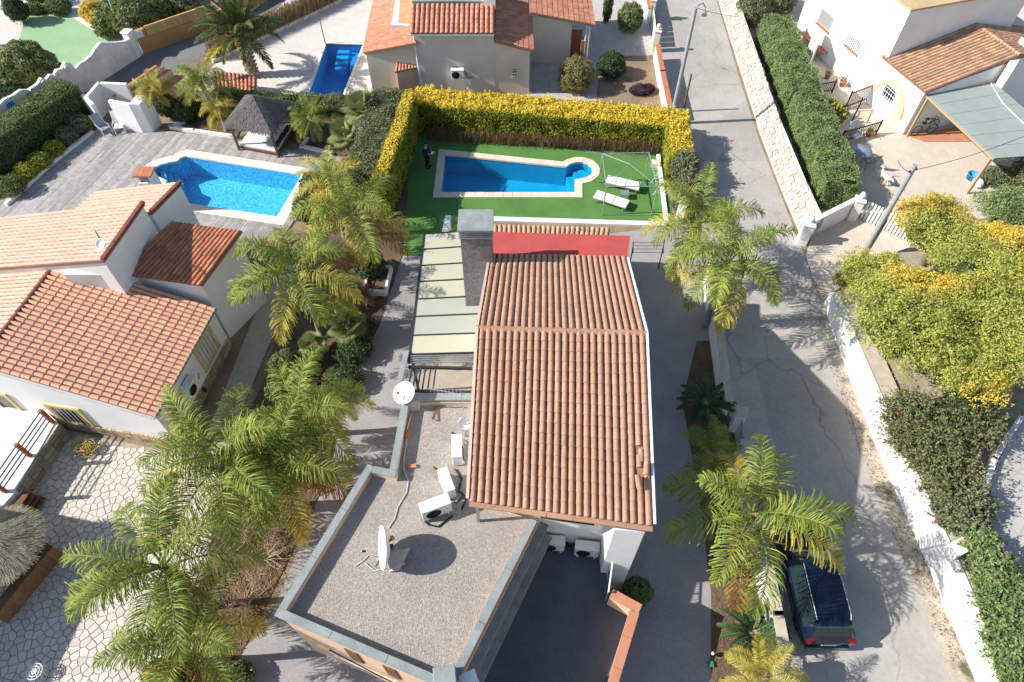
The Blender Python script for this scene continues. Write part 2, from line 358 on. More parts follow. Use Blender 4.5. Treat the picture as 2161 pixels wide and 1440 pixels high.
CUSH = M('cushion_cloth', (0.72, 0.70, 0.68), (0.66, 0.64, 0.62), scale=4, rough=0.95, bump=0.1)
SLATESTONE = M('split_slate', (0.22, 0.21, 0.21), (0.13, 0.125, 0.125), scale=7, rough=0.85, bump=0.9, bscale=24, fine=0.4)
YELTRIM = M('yellow_trim', (0.68, 0.53, 0.25), (0.60, 0.46, 0.21), scale=2, rough=0.9, fine=0.08)
OCHRE = M('ochre_render', (0.50, 0.28, 0.11), (0.44, 0.24, 0.095), scale=1.2, rough=0.9, fine=0.1)
REDCAP = M('red_cap_tile', (0.50, 0.19, 0.10), (0.43, 0.16, 0.085), scale=3, rough=0.8, island=0.12, fine=0.1)
TERRA = M('terracotta_floor', (0.52, 0.23, 0.13), (0.46, 0.20, 0.115), scale=2, rough=0.8, fine=0.12)
BLUEM = M('blue_liner', (0.05, 0.26, 0.62), rough=0.5)
def offset(pts, d):
    n = len(pts); out = []; ar = sum(pts[i][0]*pts[(i+1) % n][1]-pts[(i+1) % n][0]*pts[i][1] for i in range(n)); sg = 1 if ar > 0 else -1
    for i in range(n):
        a, b, c = (Vector(pts[k % n][:2]) for k in (i-1, i, i+1)); e = (b-a).normalized(); f = (c-b).normalized()
        n1 = Vector((e.y, -e.x))*sg; n2 = Vector((f.y, -f.x))*sg; m = (n1+n2); k = max(m.length_squared/2, 0.35); out.append(Vector((*(b+m*(d/k)), 0)))
    return out
def weather_road(m):
    """hairline cracks, slab joints and old patches"""
    t = m.node_tree; N = t.nodes; L = t.links; b = N['Principled BSDF']; src = b.inputs['Base Color'].links[0].from_socket
    geo = N.new('ShaderNodeNewGeometry'); ns = N.new('ShaderNodeTexNoise'); ns.inputs['Scale'].default_value = .8; ns.inputs['Detail'].default_value = 6; L.new(geo.outputs['Position'], ns.inputs['Vector'])
    ma = N.new('ShaderNodeVectorMath'); ma.operation = 'MULTIPLY_ADD'; ma.inputs[1].default_value = (1.6, 1.6, 0); L.new(ns.outputs['Color'], ma.inputs[0]); L.new(geo.outputs['Position'], ma.inputs[2])
    v = N.new('ShaderNodeTexVoronoi'); v.feature = 'DISTANCE_TO_EDGE'; v.inputs['Scale'].default_value = .17; L.new(ma.outputs[0], v.inputs['Vector'])
    cr_ = N.new('ShaderNodeMapRange'); cr_.inputs[1].default_value = .0015; cr_.inputs[2].default_value = .006; L.new(v.outputs['Distance'], cr_.inputs[0])
    v2 = N.new('ShaderNodeTexVoronoi'); v2.inputs['Scale'].default_value = .22; v2.distance = 'CHEBYCHEV'; L.new(geo.outputs['Position'], v2.inputs['Vector']); sp = N.new('ShaderNodeSeparateColor'); L.new(v2.outputs['Color'], sp.inputs[0])
    pr = N.new('ShaderNodeMapRange'); pr.inputs[3].default_value = .90; pr.inputs[4].default_value = 1.06; L.new(sp.outputs[0], pr.inputs[0])
    mu = N.new('ShaderNodeMath'); mu.operation = 'MULTIPLY'; L.new(pr.outputs[0], mu.inputs[0]); c2 = N.new('ShaderNodeMapRange'); c2.inputs[3].default_value = .72; c2.inputs[4].default_value = 1.0; L.new(cr_.outputs[0], c2.inputs[0]); L.new(c2.outputs[0], mu.inputs[1])
    h = N.new('ShaderNodeHueSaturation'); L.new(src, h.inputs['Color']); L.new(mu.outputs[0], h.inputs['Value']); L.new(h.outputs[0], b.inputs['Base Color'])
weather_road(ASPH)
# ================================================================ swimming pools (outlines first: the ground has real holes for them)
POOL_M = PP([(1194,353),(1203,346.5),(1216,342.8),(1229,342.6),(1241,346.5),(1249,353),(1251.5,361),(1248,369.5),(1239,376),(1228,378.5),(1214,381),(1214,408),(930,408),(939,327)])
POOL_L = PP([(392,330),(639,369),(586,460),(330,421),(352,383),(334,375),(323,364),(327,354),(340,348),(357,344),(374,341),(381,334)])
POOL_C = PP([(688,93),(767,95),(722,208),(649,203)])
def pool(name, label, pts, basin, cop, cw, loc, steps=(), depth=1.4, copz=0.06, n_cop=0.55, wl=-0.10, stepmat=None):
    t = thing(name, label, 'swimming pool', loc)
    slab('basin_floor', pts, -depth, basin, parent=t)
    mb = MB(); n = len(pts)
    mb.add([(p[0], p[1], 0.0) for p in pts]+[(p[0], p[1], -depth) for p in pts], [[i, (i+1) % n, n+(i+1) % n, n+i] for i in range(n)])
    mb.build('basin_wall', basin, t)
    slab('water', offset(pts, -0.004), wl, WATER, parent=t)
    out = offset(pts, cw); inn = offset(pts, -0.03)
    for i in range(n):
        a, b, c, d = inn[i], inn[(i+1) % n], out[(i+1) % n], out[i]; L = (c-d).length; k = max(1, int(round(L/n_cop)))
        for j in range(k):
            g0, g1 = (j+0.012)/k, (j+0.988)/k
            MB().prism([lerp(a, b, g0), lerp(a, b, g1), lerp(d, c, g1), lerp(d, c, g0)], -0.05, copz+random.uniform(-.003, .003)).build('coping_stone', cop, t)
    for poly, z in steps:
        MB().prism(poly, -depth+.01, z).build('step', stepmat or basin, t)
    return t
pool('swimming_pool', 'blue pool with rounded end in the green turf', POOL_M, BASIN, COPING, 0.40, P(1070, 370),
     steps=[(PP([(1196,354),(1210,346),(1230,345),(1246,354),(1247,364),(1238,374),(1216,380),(1205,372)]), -0.75), (PP([(1210,350),(1230,347),(1244,355),(1246,363),(1236,372),(1222,374),(1213,362)]), -0.4)])
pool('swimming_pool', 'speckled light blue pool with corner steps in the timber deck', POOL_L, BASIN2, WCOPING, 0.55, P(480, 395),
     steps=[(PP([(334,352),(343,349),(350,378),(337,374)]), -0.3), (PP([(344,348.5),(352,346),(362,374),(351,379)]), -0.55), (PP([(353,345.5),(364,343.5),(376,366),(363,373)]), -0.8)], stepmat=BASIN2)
pool('swimming_pool', 'dark royal blue pool on the cream patio below the date palm', POOL_C, BASIN3, WCOPING, 0.12, P(705, 150),
     steps=[(PP([(712,100),(737,100),(735,106),(710,106)]), -0.22), (PP([(709,108),(735,108),(732,115),(707,115)]), -0.34), (PP([(706,117),(731,117),(729,123),(704,123)]), -0.46), (PP([(703,125),(728,125),(726,130),(702,130)]), -0.58),
            (PP([(740,97),(765,98),(750,135),(735,132)]), -0.5)])
HOLES = [offset(p, 0.02) for p in (POOL_M, POOL_L, POOL_C)]
# ================================================================ ground sheets
G = 420
slab('ground', [(-G, -G), (G, -G), (G, G), (-G, G)], 0.0, EARTH, holes=HOLES)
ROADL = [(1372,-70),(1392,90),(1412,235),(1462,420),(1497,560),(1522,700),(1556,880),(1574,960),(1622,1160),(1668,1380),(1700,1500),(1740,1640)]
ROADR = [(2125,1640),(2062,1440),(1955,1190),(1868,975),(1735,645),(1700,545),(1600,290),(1556,150),(1512,0),(1490,-70)]
slab('road', PP(ROADL+ROADR), 0.008, ASPH)
# gutter strip along the right side of the road
mb = MB(); gl = [(1712,600),(1770,775),(1816,955),(1870,1085),(1945,1270),(2010,1440),(2060,1600)]; gr = [(1735,645-48),(1792,778),(1866,965),(1918,1090),(1990,1270),(2062,1440),(2125,1600)]
A_ = PP(gl); B_ = PP(gr)
for i in range(len(A_)-1):
    mb.prism([A_[i], A_[i+1], B_[i+1], B_[i]], -0.05, 0.03)
o = mb.build('gutter', GUTTER); o['kind'] = 'structure'
slab('plot_paving', PP([(905,540),(1480,470),(1497,560),(1522,700),(1556,880),(1574,960),(1622,1160),(1668,1380),(1700,1500),(300,1560),(430,1440),(560,1330),(690,1010),(745,800),(800,690),(850,540)]), 0.012, PAVE)
slab('lawn', PP([(868,275),(1405,312),(1420,470),(1040,466),(1040,540),(848,540),(845,450)]), 0.022, TURF, holes=HOLES[:1])
slab('garden_bed', PP([(860,420),(848,540),(830,600),(800,690),(745,800),(712,880),(690,1010),(600,1200),(480,1440),(400,1480),(330,1500),(440,1180),(480,960),(560,800),(600,640),(660,520),(720,420),(800,330),(868,280)]), 0.030, BEDSOIL)
slab('garden_bed', PP([(1470,720),(1500,720),(1540,880),(1560,960),(1600,1160),(1645,1380),(1655,1480),(1500,1480),(1500,1250),(1480,1080),(1440,850)]), 0.030, BEDSOIL)
slab('patio', PP([(360,230),(470,120),(640,-30),(790,-40),(800,200),(640,215),(440,190)]), 0.014, CRAZY2, holes=HOLES[2:])
slab('patio', PP([(1110,230),(1118,105),(1250,-30),(1372,-30),(1392,120),(1412,230)]), 0.016, GRAYPAVE)
slab('garden_bed', PP([(1258,235),(1265,120),(1376,118),(1405,235)]), 0.028, EARTH)
slab('lane', PP([(135,175),(290,110),(430,65),(560,-20),(640,-20),(430,120),(250,215),(180,205)]), 0.012, M('lane_asphalt', (0.20, 0.19, 0.185), (0.16, 0.155, 0.15), scale=0.6, rough=0.9, fine=0.1))
slab('patio', PP([(1575,-60),(1600,95),(1660,330),(1730,470),(1800,440),(1925,500),(2240,420),(2400,-60)]), 0.014, CRAZY)
slab('driveway', PP([(1700,540),(1712,500),(1800,440),(1930,500),(1900,560),(1770,610),(1735,645)]), 0.018, CRAZY)
slab('side_path', PP([(560,610),(600,560),(640,560),(470,960),(420,960)]), 0.034, M('dirt_path', (0.52, 0.44, 0.35), (0.44, 0.36, 0.28), scale=1.2, rough=1, fine=0.2, bump=0.3))
# green floored patio at the far left
slab('green_patio', PP([(30,120),(55,35),(135,28),(255,90),(200,150),(60,160),(20,140)]), 0.03, TURF_PALE)
slab('patio', PP([(-80,-40),(60,-40),(60,25),(30,120),(20,145),(-100,150)]), 0.018, CRAZY2)
slab('patio', PP([(60,-50),(140,-50),(140,25),(60,30)]), 0.02, M('dry_grass', (0.28, 0.30, 0.10), (0.17, 0.22, 0.07), scale=1.2, rough=1, fine=0.4, bump=0.5))
slab('footpath', PP([(120,-40),(152,-40),(200,20),(252,65),(262,88),(240,92),(140,30)]), 0.034, WHITE_OLD)
# ================================================================ timber deck round the left pool, plank by plank
DECK = PP([(198,280),(245,250),(345,276),(420,285),(500,292),(620,318),(640,312),(725,335),(690,380),(600,500),(420,560),(250,600),(-30,600),(-30,450)])
DHOLE = offset(POOL_L, 0.5)
dk = thing('timber_deck', 'grey weathered timber deck round the speckled pool', 'deck', P(400, 470))
slab('deck_base', DECK, 0.02, M('deck_shadow', (0.10, 0.09, 0.08), rough=1), holes=HOLES[1:2], parent=dk)
d = (P(217,367)-P(300,283)).normalized(); nv = Vector((-d.y, d.x, 0)); o0 = P(300, 400); PW = 0.165; planks = []
for i in range(-90, 90):
    seg = None; k = -20.0; bases = []
    while k < 24:
        p = o0+nv*(i*PW)+d*k
        q = inside(p, DECK) and not inside(p, DHOLE)
        if q and seg is None: seg = k
        if not q and seg is not None: bases.append((seg, k-0.1)); seg = None
        k += 0.1
    for a, b in bases:
        x = a
        while x < b-0.15:
            y = min(b, x+random.uniform(2.2, 4.2)); y = b if b-y < 0.4 else y
            planks.append((i, x, y-0.012)); x = y
planks.sort(key=lambda t: -(t[2]-t[1])); mb = MB()
for j, (i, a, b) in enumerate(planks):
    c = o0+nv*(i*PW)+d*((a+b)/2); m = MB() if j < 300 else mb
    m.box((c.x, c.y, 0.045+random.uniform(-.003, .003)), (b-a, PW-0.014, 0.03), axes=[d, nv, Vector((0, 0, 1))])
    if j < 300: m.build('plank', WOOD, dk)
if mb.v: mb.build('short_planks', WOOD, dk, kind='stuff')
# ================================================================ the house in the middle
def xy(p): return (p[0], p[1])
mh = thing('main_house', 'two storey house with ribbed clay tile roof in the middle of the plot', 'house', P(1180, 900))
RL, RR = P(1010,693,7.8), P(1362,703,7.8); EL, ER = P(990,1053,6.1), P(1378,1106,6.1); TL, TR = P(1036,541,5.55), P(1322,546,5.55)
skipset = [P(1352,972,6.6), P(1356,1008,6.5)]
rf1 = tiled_roof(mh, EL, ER, RR, RL, CLAY, CLAY_BASE, name='roof', jit=0.007, skip=lambda p: min((p-q).length for q in skipset) < 0.16)
rf2 = tiled_roof(mh, TR, TL, RL, RR, CLAY, CLAY_BASE, name='roof', jit=0.007)
ridge_run(rf1, RL+Vector((0,0,-.02)), RR+Vector((0,0,-.02)), CLAY, r=0.13, ln=0.40)
# loose tiles slipped near the right verge
lm = tile_mesh(0.235, 0.40); lm.materials.append(CLAY)
for (u, v, a) in ((1364,1002,0.10), (1350,1030,-0.12), (1353,975,0.06)):
    p = P(u, v, 6.62); o = link('slipped_tile', lm, None, rf1); sl_ = (RL-EL).normalized(); yv = Vector((math.sin(a), sl_.y, sl_.z)).normalized(); xv = yv.cross(Vector((0, 0, 1))).normalized(); zv = xv.cross(yv)
    q = p-mh.location; o.matrix_local = Matrix(((xv.x, yv.x, zv.x, q.x), (xv.y, yv.y, zv.y, q.y), (xv.z, yv.z, zv.z, q.z), (0, 0, 0, 1)))
# verge trims: cream mortar at the left, white gutter line at the right, eave course of flat tiles
mb = MB()
for a, b in ((EL, RL), (RL, TL)): mb.bar(a+Vector((-.05,0,.03)), b+Vector((-.05,0,.03)), 0.10, 0.16)
mb.build('verge_trim', M('pink_mortar', (0.66, 0.48, 0.38), (0.58, 0.41, 0.32), scale=3, rough=0.9, fine=0.1), mh)
mb = MB()
for a, b in ((ER, RR), (RR, TR)): mb.bar(a+Vector((.05,0,-.02)), b+Vector((.05,0,-.02)), 0.08, 0.15)
mb.build('verge_trim', WHITE, mh)
n = 7
for i in range(n):
    a, b = lerp(EL, ER, (i+.01)/n), lerp(EL, ER, (i+.99)/n)
    MB().bar(a+Vector((0,-.10,-.10)), b+Vector((0,-.10,-.10)), 0.22, 0.05).build('eave_tile', CLAY, mh)
MB().bar(EL+Vector((.2,.08,-.28)), ER+Vector((-.1,.08,-.28)), 0.10, 0.22).build('fascia', WHITE, mh)
# walls: corners in plan
WL_F, WR_F = Vector((EL.x+.35, EL.y+.75, 0)), Vector((ER.x-.45, ER.y+.85, 0)); WL_B, WR_B = Vector((TL.x+.25, TL.y-.2, 0)), Vector((TR.x-.35, TR.y-.2, 0))
def roof_z(x, y):
    """underside of the roof above a plan point"""
    ry = lerp(RL.y, RR.y, (x-RL.x)/(RR.x-RL.x)); ey = lerp(EL.y, ER.y, (x-EL.x)/(ER.x-EL.x))
    z = lerp(7.8, 6.1, (ry-y)/(ry-ey)) if y < ry else lerp(7.8, 5.55, (y-ry)/(TL.y-ry))
    return z-0.19
mb = MB()
ML, MR = Vector((lerp(WL_F.x, WL_B.x, .48), RL.y, 0)), Vector((lerp(WR_F.x, WR_B.x, .5), RR.y, 0))
for a, b in ((WL_F, WR_F), (WR_F, MR), (MR, WR_B), (WR_B, WL_B), (WL_B, ML), (ML, WL_F)):
    dd = (b-a).normalized(); nn = Vector((-dd.y, dd.x, 0))*0.24
    q = [a, b, b+nn, a+nn]; mb.prism(q, 0, [roof_z(p.x, p.y) for p in q])
mb.build('wall', WHITE, mh)
# dark window band on the front under the eave
fd = (WR_F-WL_F).normalized(); fn = Vector((fd.y, -fd.x, 0))
def on_front(s, z, off=0.0): p = lerp(WL_F, WR_F, s)+fn*off; return Vector((p.x, p.y, z))
win = MB(); win.bar(on_front(.42, 4.15, .012), on_front(.78, 4.15, .012), 0.02, 1.0); wn = win.build('window', GLASSD, mh)
fr = MB()
for s0, s1, z in ((.41,.79,4.68), (.41,.79,3.62)): fr.bar(on_front(s0, z, .03), on_front(s1, z, .03), 0.08, 0.07)
for s0 in (.415,.60,.785): fr.bar(on_front(s0, 3.65, .03), on_front(s0, 4.65, .03), 0.06, 0.06)
fr.build('window_frame', DARKM, wn)
# bracket pier that stands out at the front right corner
a = P(1297,1117,5.7); b = P(1361,1123,5.7)
MB().prism([xy(a), xy(b), (b.x-.05, b.y+1.0), (a.x, a.y+1.0)], 0, 5.68).build('front_pier', WHITE, mh)
# red flat strip behind the tiles
ra, rb, rc, rd = P(1037,489,5.25), P(1330,498,5.25), Vector((TR.x+.05, TR.y+.02, 0)), Vector((TL.x-.05, TL.y+.02, 0))
MB().prism([xy(rd), xy(rc), xy(rb), xy(ra)], 4.9, 5.25).build('red_roof_strip', REDROOF, mh)
mb = MB(); mb.bar(Vector((TL.x-.05, TL.y+.10, 5.40)), Vector((TR.x+.08, TR.y+.10, 5.40)), 0.10, 0.34)
mb.build('red_upstand', REDROOF, mh)
MB().prism([xy(rd+Vector((.2,0,0))), xy(rc+Vector((-.2,0,0))), xy(rb+Vector((-.2,-.15,0))), xy(ra+Vector((.2,-.15,0)))], 0, 4.9).build('rear_wall', WHITE, mh)
MB().bar(Vector((rc.x+.1, rc.y+.1, 4.8)), Vector((rc.x+.1, rc.y-.7, 4.8)), 0.25, 0.5).build('downpipe_hopper', DARKM, mh)
# low porch roof towards the pool
pa, pb, pc, pd = P(1040,478,2.75), P(1287,485,2.75), Vector((rb.x-.9, rb.y-.1, 3.2)), Vector((ra.x, ra.y-.1, 3.2))
tiled_roof(mh, pb, pa, pd, pc, CLAY_O, CLAY_BASE, name='porch_roof')
for k in range(4):
    p = lerp(pa, pb, .05+k*.3); MB().box((p.x, p.y-.15, 1.32), (.2, .2, 2.64)).build('porch_post', WHITE, mh)
# chimney clad in split stone
cx0, cx1, cy0, cy1 = -1.985, -0.78, 18.79, 19.80
ch = MB().prism([(cx0,cy0),(cx1,cy0),(cx1,cy1),(cx0,cy1)], 0, 7.30).build('chimney', SLATESTONE, mh)
mb = MB()
for k in range(4): mb.prism([(cx0-.05,cy0-.05),(cx1+.05,cy0-.05),(cx1+.05,cy1+.05),(cx0-.05,cy1+.05)], 7.31+k*.10, 7.37+k*.10)
mb.build('chimney_louvre', SLATE, ch)
MB().prism([(cx0+.05,cy0+.05),(cx1-.05,cy0+.05),(cx1-.05,cy1-.05),(cx0+.05,cy1-.05)], 7.29, 7.71).build('chimney_throat', BLACK, ch)
MB().prism([(cx0-.08,cy0-.08),(cx1+.08,cy0-.08),(cx1+.08,cy1+.08),(cx0-.08,cy1+.08)], 7.70, 7.80).build('chimney_cap', SLATE, ch, bevel=0.015)
# glazed veranda along the left side
GZ = 3.1; g0, g1, g2, g3 = P(897,494,GZ), P(972,490,GZ), P(1000,748,GZ), P(866,748,GZ); g1.x = cx0+.6; g2.x = ML.x+.02
PANE = clear_mat('veranda_pane', (0.86, 0.88, 0.80), 0.10, 0.2, haze=((0.62, 0.59, 0.44), 0.70)); PANE2 = clear_mat('veranda_pane_clear', (0.80, 0.88, 0.86), 0.05, 0.2, haze=((0.55, 0.56, 0.46), 0.60))
cuts = [0, .145, .29, .43, .575, .715, .86, 1.0]
for i in range(7):
    q = [lerp(g0, g3, cuts[i]+.006), lerp(g1, g2, cuts[i]+.006), lerp(g1, g2, cuts[i+1]-.006), lerp(g0, g3, cuts[i+1]-.006)]
    MB().prism([xy(k) for k in q], [GZ-.012, GZ+.16, GZ+.16, GZ-.012], [GZ, GZ+.172, GZ+.172, GZ]).build('veranda_pane', PANE2 if i in (4, 5) else PANE, mh)
for c in cuts:
    MB().bar(lerp(g0, g3, c)+Vector((0,0,-.02)), lerp(g1, g2, c)+Vector((0,0,.15)), 0.045, 0.10).build('veranda_bar', DARKM, mh)
for k in range(4):
    e = Vector((0, -.10-.09*k, .02-.03*k)); MB().bar(g3+e, g2+e+Vector((0,0,.1)), 0.03, 0.05).build('veranda_rail', GREYM, mh)
MB().bar(g0+Vector((-.03,0,-.05)), g3+Vector((-.03,-.4,-.05)), 0.10, 0.14).build('veranda_beam', DARKM, mh)
mb = MB()
for c in (0.02, .33, .66, .98):
    p = lerp(g0, g3, c); mb.box((p.x, p.y, 1.5), (.10, .10, 2.98))
mb.build('veranda_post', DARKM, mh)
vf = [xy(g0+Vector((-.05,0,0))), xy(g1), xy(g2), xy(g3+Vector((-.05,0,0)))]
MB().prism(vf, 0.013, 0.06).build('veranda_floor', M('veranda_tile', (0.42, 0.36, 0.29), (0.36, 0.31, 0.25), scale=2, rough=0.6, fine=0.1), mh)
# low flanking wall at the back of the veranda
MB().prism([xy(P(931,495,1.2)), xy(P(950,495,1.2)), xy(P(951,455,1.2)), xy(P(940,455,1.2))], 0, 1.2).build('low_wall', WHITE_OLD, mh)
# ---------------- flat roofed wing
AZ = 4.85; GRZ = 4.46
fa, fb, fb2, fu, fr1, ff = P(577,1299,AZ), P(775,980,AZ), P(822,990,AZ), P(851,832,AZ), P(1141,1085,AZ), P(953,1462,AZ)
fu2 = Vector((WL_F.x, fu.y, AZ))
outline = [fa, ff, fr1, Vector((WL_F.x+.05, fr1.y+.6, AZ)), fu2, fu, fb2, fb]
MB().prism([xy(p) for p in offset(outline, -0.10)], 0, GRZ-.02).build('wing_wall', PEACH, mh)
MB().prism([xy(p) for p in offset(outline, -0.14)], GRZ-.015, GRZ).build('gravel_roof', GRAVEL, mh)
# loose pebbles on the gravel (real stones, too many to pick apart)
pts = []
bx = [min(p.x for p in outline), max(p.x for p in outline), min(p.y for p in outline), max(p.y for p in outline)]; inn = offset(outline, -0.32)
while len(pts) < 30000:
    p = (random.uniform(bx[0], bx[1]), random.uniform(bx[2], bx[3]))
    if inside(p, inn): pts.append((p[0], p[1], GRZ+.006))
C = np.array(pts); n = len(C); s = rng.uniform(.006, .017, n)[:, None]; ang = rng.uniform(0, 6.28, n)
dx = np.stack([np.cos(ang), np.sin(ang), np.zeros(n)], 1); dy = np.stack([-np.sin(ang), np.cos(ang), np.zeros(n)], 1); up = np.array([[0, 0, 1.0]])
V = np.stack([C-dx*s, C-dy*s*.8, C+dx*s, C+dy*s*.8, C+up*s*.8], 1).reshape(-1, 3); k = np.arange(n)[:, None]*5
F = np.concatenate([k+np.array([[0, 1, 4]]), k+np.array([[1, 2, 4]]), k+np.array([[2, 3, 4]]), k+np.array([[3, 0, 4]])], 0)
o = np_obj('pebbles', V, F, M('pebbles', (0.46, 0.41, 0.35), (0.38, 0.335, 0.285), scale=2, rough=1, island=0.25), mh); o['kind'] = 'stuff'
def parapet(a, b, sect=1.9, w_=0.23):
    dd = b-a; L = dd.length; kk = max(1, round(L/sect)); dn = dd/L; nn = Vector((-dn.y, dn.x, 0))
    MB().bar(Vector((a.x, a.y, (GRZ+AZ-.05)/2)), Vector((b.x, b.y, (GRZ+AZ-.05)/2)), w_-.05, AZ-.05-GRZ).build('parapet', PEACH, mh)
    for i in range(kk):
        p, q = lerp(a, b, (i+.004)/kk), lerp(a, b, (i+.996)/kk)
        MB().bar(Vector((p.x, p.y, AZ-.022)), Vector((q.x, q.y, AZ-.022)), w_+.02, .05).build('coping', SLATE, mh)
oi = offset(outline, -0.13)
for i, j in ((0,1),(1,2),(5,6),(6,7),(7,0)):
    a, b = Vector(oi[i]), Vector(oi[j]); dn = (b-a).normalized()*.125; parapet(a-dn if (i, j) in ((0,1),(7,0),(6,7)) else a+dn, b-dn)
MB().bar(Vector((oi[4].x, oi[4].y+.05, AZ-.1)), Vector((oi[5].x, oi[5].y+.05, AZ-.1)), .30, .12).build('coping', SLATE, mh)
MB().bar(Vector((oi[4].x, oi[4].y, (GRZ+AZ-.2)/2)), Vector((oi[5].x, oi[5].y, (GRZ+AZ-.2)/2)), .24, AZ-.2-GRZ).build('parapet', PEACH, mh)
# slit windows and lamp rail on the sunny front of the wing
wd = (ff-fa).normalized(); wnn = Vector((wd.y, -wd.x, 0))
for s in (2.3, 3.6):
    p = fa+wd*s; w0 = MB(); w0.bar(Vector((p.x, p.y, 2.35))+wnn*-.085, Vector((p.x, p.y, 3.75))+wnn*-.085, .42, .05, up=wnn).build('slit_window', BROWNW, mh)
MB().bar(fa+wd*1.2+wnn*.0+Vector((0,0,-2.9)), fa+wd*5.2+Vector((0,0,-2.9)), .05, .05).build('wall_ledge', CREAM, mh)
MB().tube([fa+wd*1.5+wnn*.05+Vector((0,0,-1.7)), fa+wd*3.0+wnn*.06+Vector((0,0,-2.5)), fa+wd*4.4+wnn*.06+Vector((0,0,-3.0))], .02, 6).build('wall_cable', BLACK, mh)
# slate flue at the front corner of the wing
p = P(938,1428,5.3); MB().box((p.x, p.y, 4.9), (.62, .55, .8), rz=.15).build('flue', SLATE, mh, bevel=.02)
p = P(990,1437,4.9); MB().box((p.x, p.y, 4.55), (.5, .5, .62), rz=.4).build('flue', WHITE_OLD, mh, bevel=.02)
# slots and pergola between veranda and wing
q0, q1 = P(862,775,GZ-.1), P(997,778,GZ-.1); q2, q3 = P(995,828,GZ-.1), P(852,825,GZ-.1)
for t in (0.06,.13,.2,.27,.35,.43): MB().bar(lerp(q0,q1,t), lerp(q3,q2,t), .05, .10).build('pergola_bar', DARKM, mh)
MB().bar(q0, q1, .10, .12).build('pergola_beam', DARKM, mh); MB().bar(q3, q2, .10, .12).build('pergola_beam', DARKM, mh)
MB().bar(P(858,742,GZ+.05), P(838,830,GZ+.05), .22, .12).build('pergola_beam', SLATE, mh)
# ---------------- terrace over the garage with orange coped wall
TZ = 1.6; WZ = 2.5
ta, tb, tc = P(1290,1252,WZ), P(1342,1281,WZ), P(1294,1440,WZ); td = tc+(tc-tb).normalized()*1.6
lf = Vector(fr1)+(ff-fr1).normalized()*-.5
MB().prism([xy(Vector((lf.x-.1, lf.y, 0))), xy(ff+Vector((.0,-1.0,0))), xy(td), xy(tb+Vector((0,.05,0))), xy(ta), (ta.x+.05, WR_F.y+.05), (lf.x, WR_F.y+.1)], 0, TZ).build('terrace', TERR, mh)
for a, b in ((ta, tb), (tb, td)):
    dn = (b-a).normalized()
    MB().bar(Vector((a.x, a.y, WZ/2-.03)), Vector((b.x, b.y, WZ/2-.03))+dn*.1, .26, WZ-.06).build('terrace_wall', PEACH, mh)
    k = max(1, round((b-a).length/1.0))
    for i in range(k):
        x, y = lerp(a, b, (i+.006)/k)-dn*(-.17 if i == 0 and a is tb else 0), lerp(a, b, (i+.994)/k)+dn*(.16 if a is ta and i == k-1 else 0)
        MB().bar(Vector((x.x, x.y, WZ+.0)), Vector((y.x, y.y, WZ)), .32, .05).build('wall_coping', TERRA, mh)
rl = thing('balustrade', 'slim white railing at the end of the shaded terrace', 'railing', P(1290,1253,WZ))
a, b = P(1296,1160,2.7), P(1284,1250,2.7)
MB().bar(a, b, .05, .05).build('handrail', WPLAST, rl)
for s in (.02,.35,.68,.98): MB().bar(lerp(a,b,s)-Vector((0,0,1.08)), lerp(a,b,s), .04, .04).build('post', GREYM, rl)
for s in range(14): MB().bar(lerp(a,b,.05+.065*s)-Vector((0,0,1.0)), lerp(a,b,.05+.065*s)-Vector((0,0,.03)), .016, .016).build('baluster', DARKM, rl)
# ledge along the wing above the terrace
for i in range(2):
    off = Vector((.16+.18*i, .05, 0)); MB().bar(Vector((fr1.x, fr1.y, 3.9-i*1.1))+off, Vector((ff.x, ff.y, 3.9-i*1.1))+off, .30, .12).build('wing_ledge', SLATE, mh)
slab('pool_kerb', PP([(1042,461),(1405,472),(1405,480),(1042,470)]), 0.14, WHITE, thick=.14)
slab('pool_kerb', PP([(1385,330),(1392,330),(1410,470),(1401,470)]), 0.16, WHITE, thick=.16)
slab('garden_step', PP([(1374,345),(1390,347),(1392,357),(1372,354)]), 0.3, COPING, thick=.3)
MB().tube([P(1088,1190,TZ), P(1088,1190,TZ+.01)], .12, 10).build('drain', BLACK, mh)
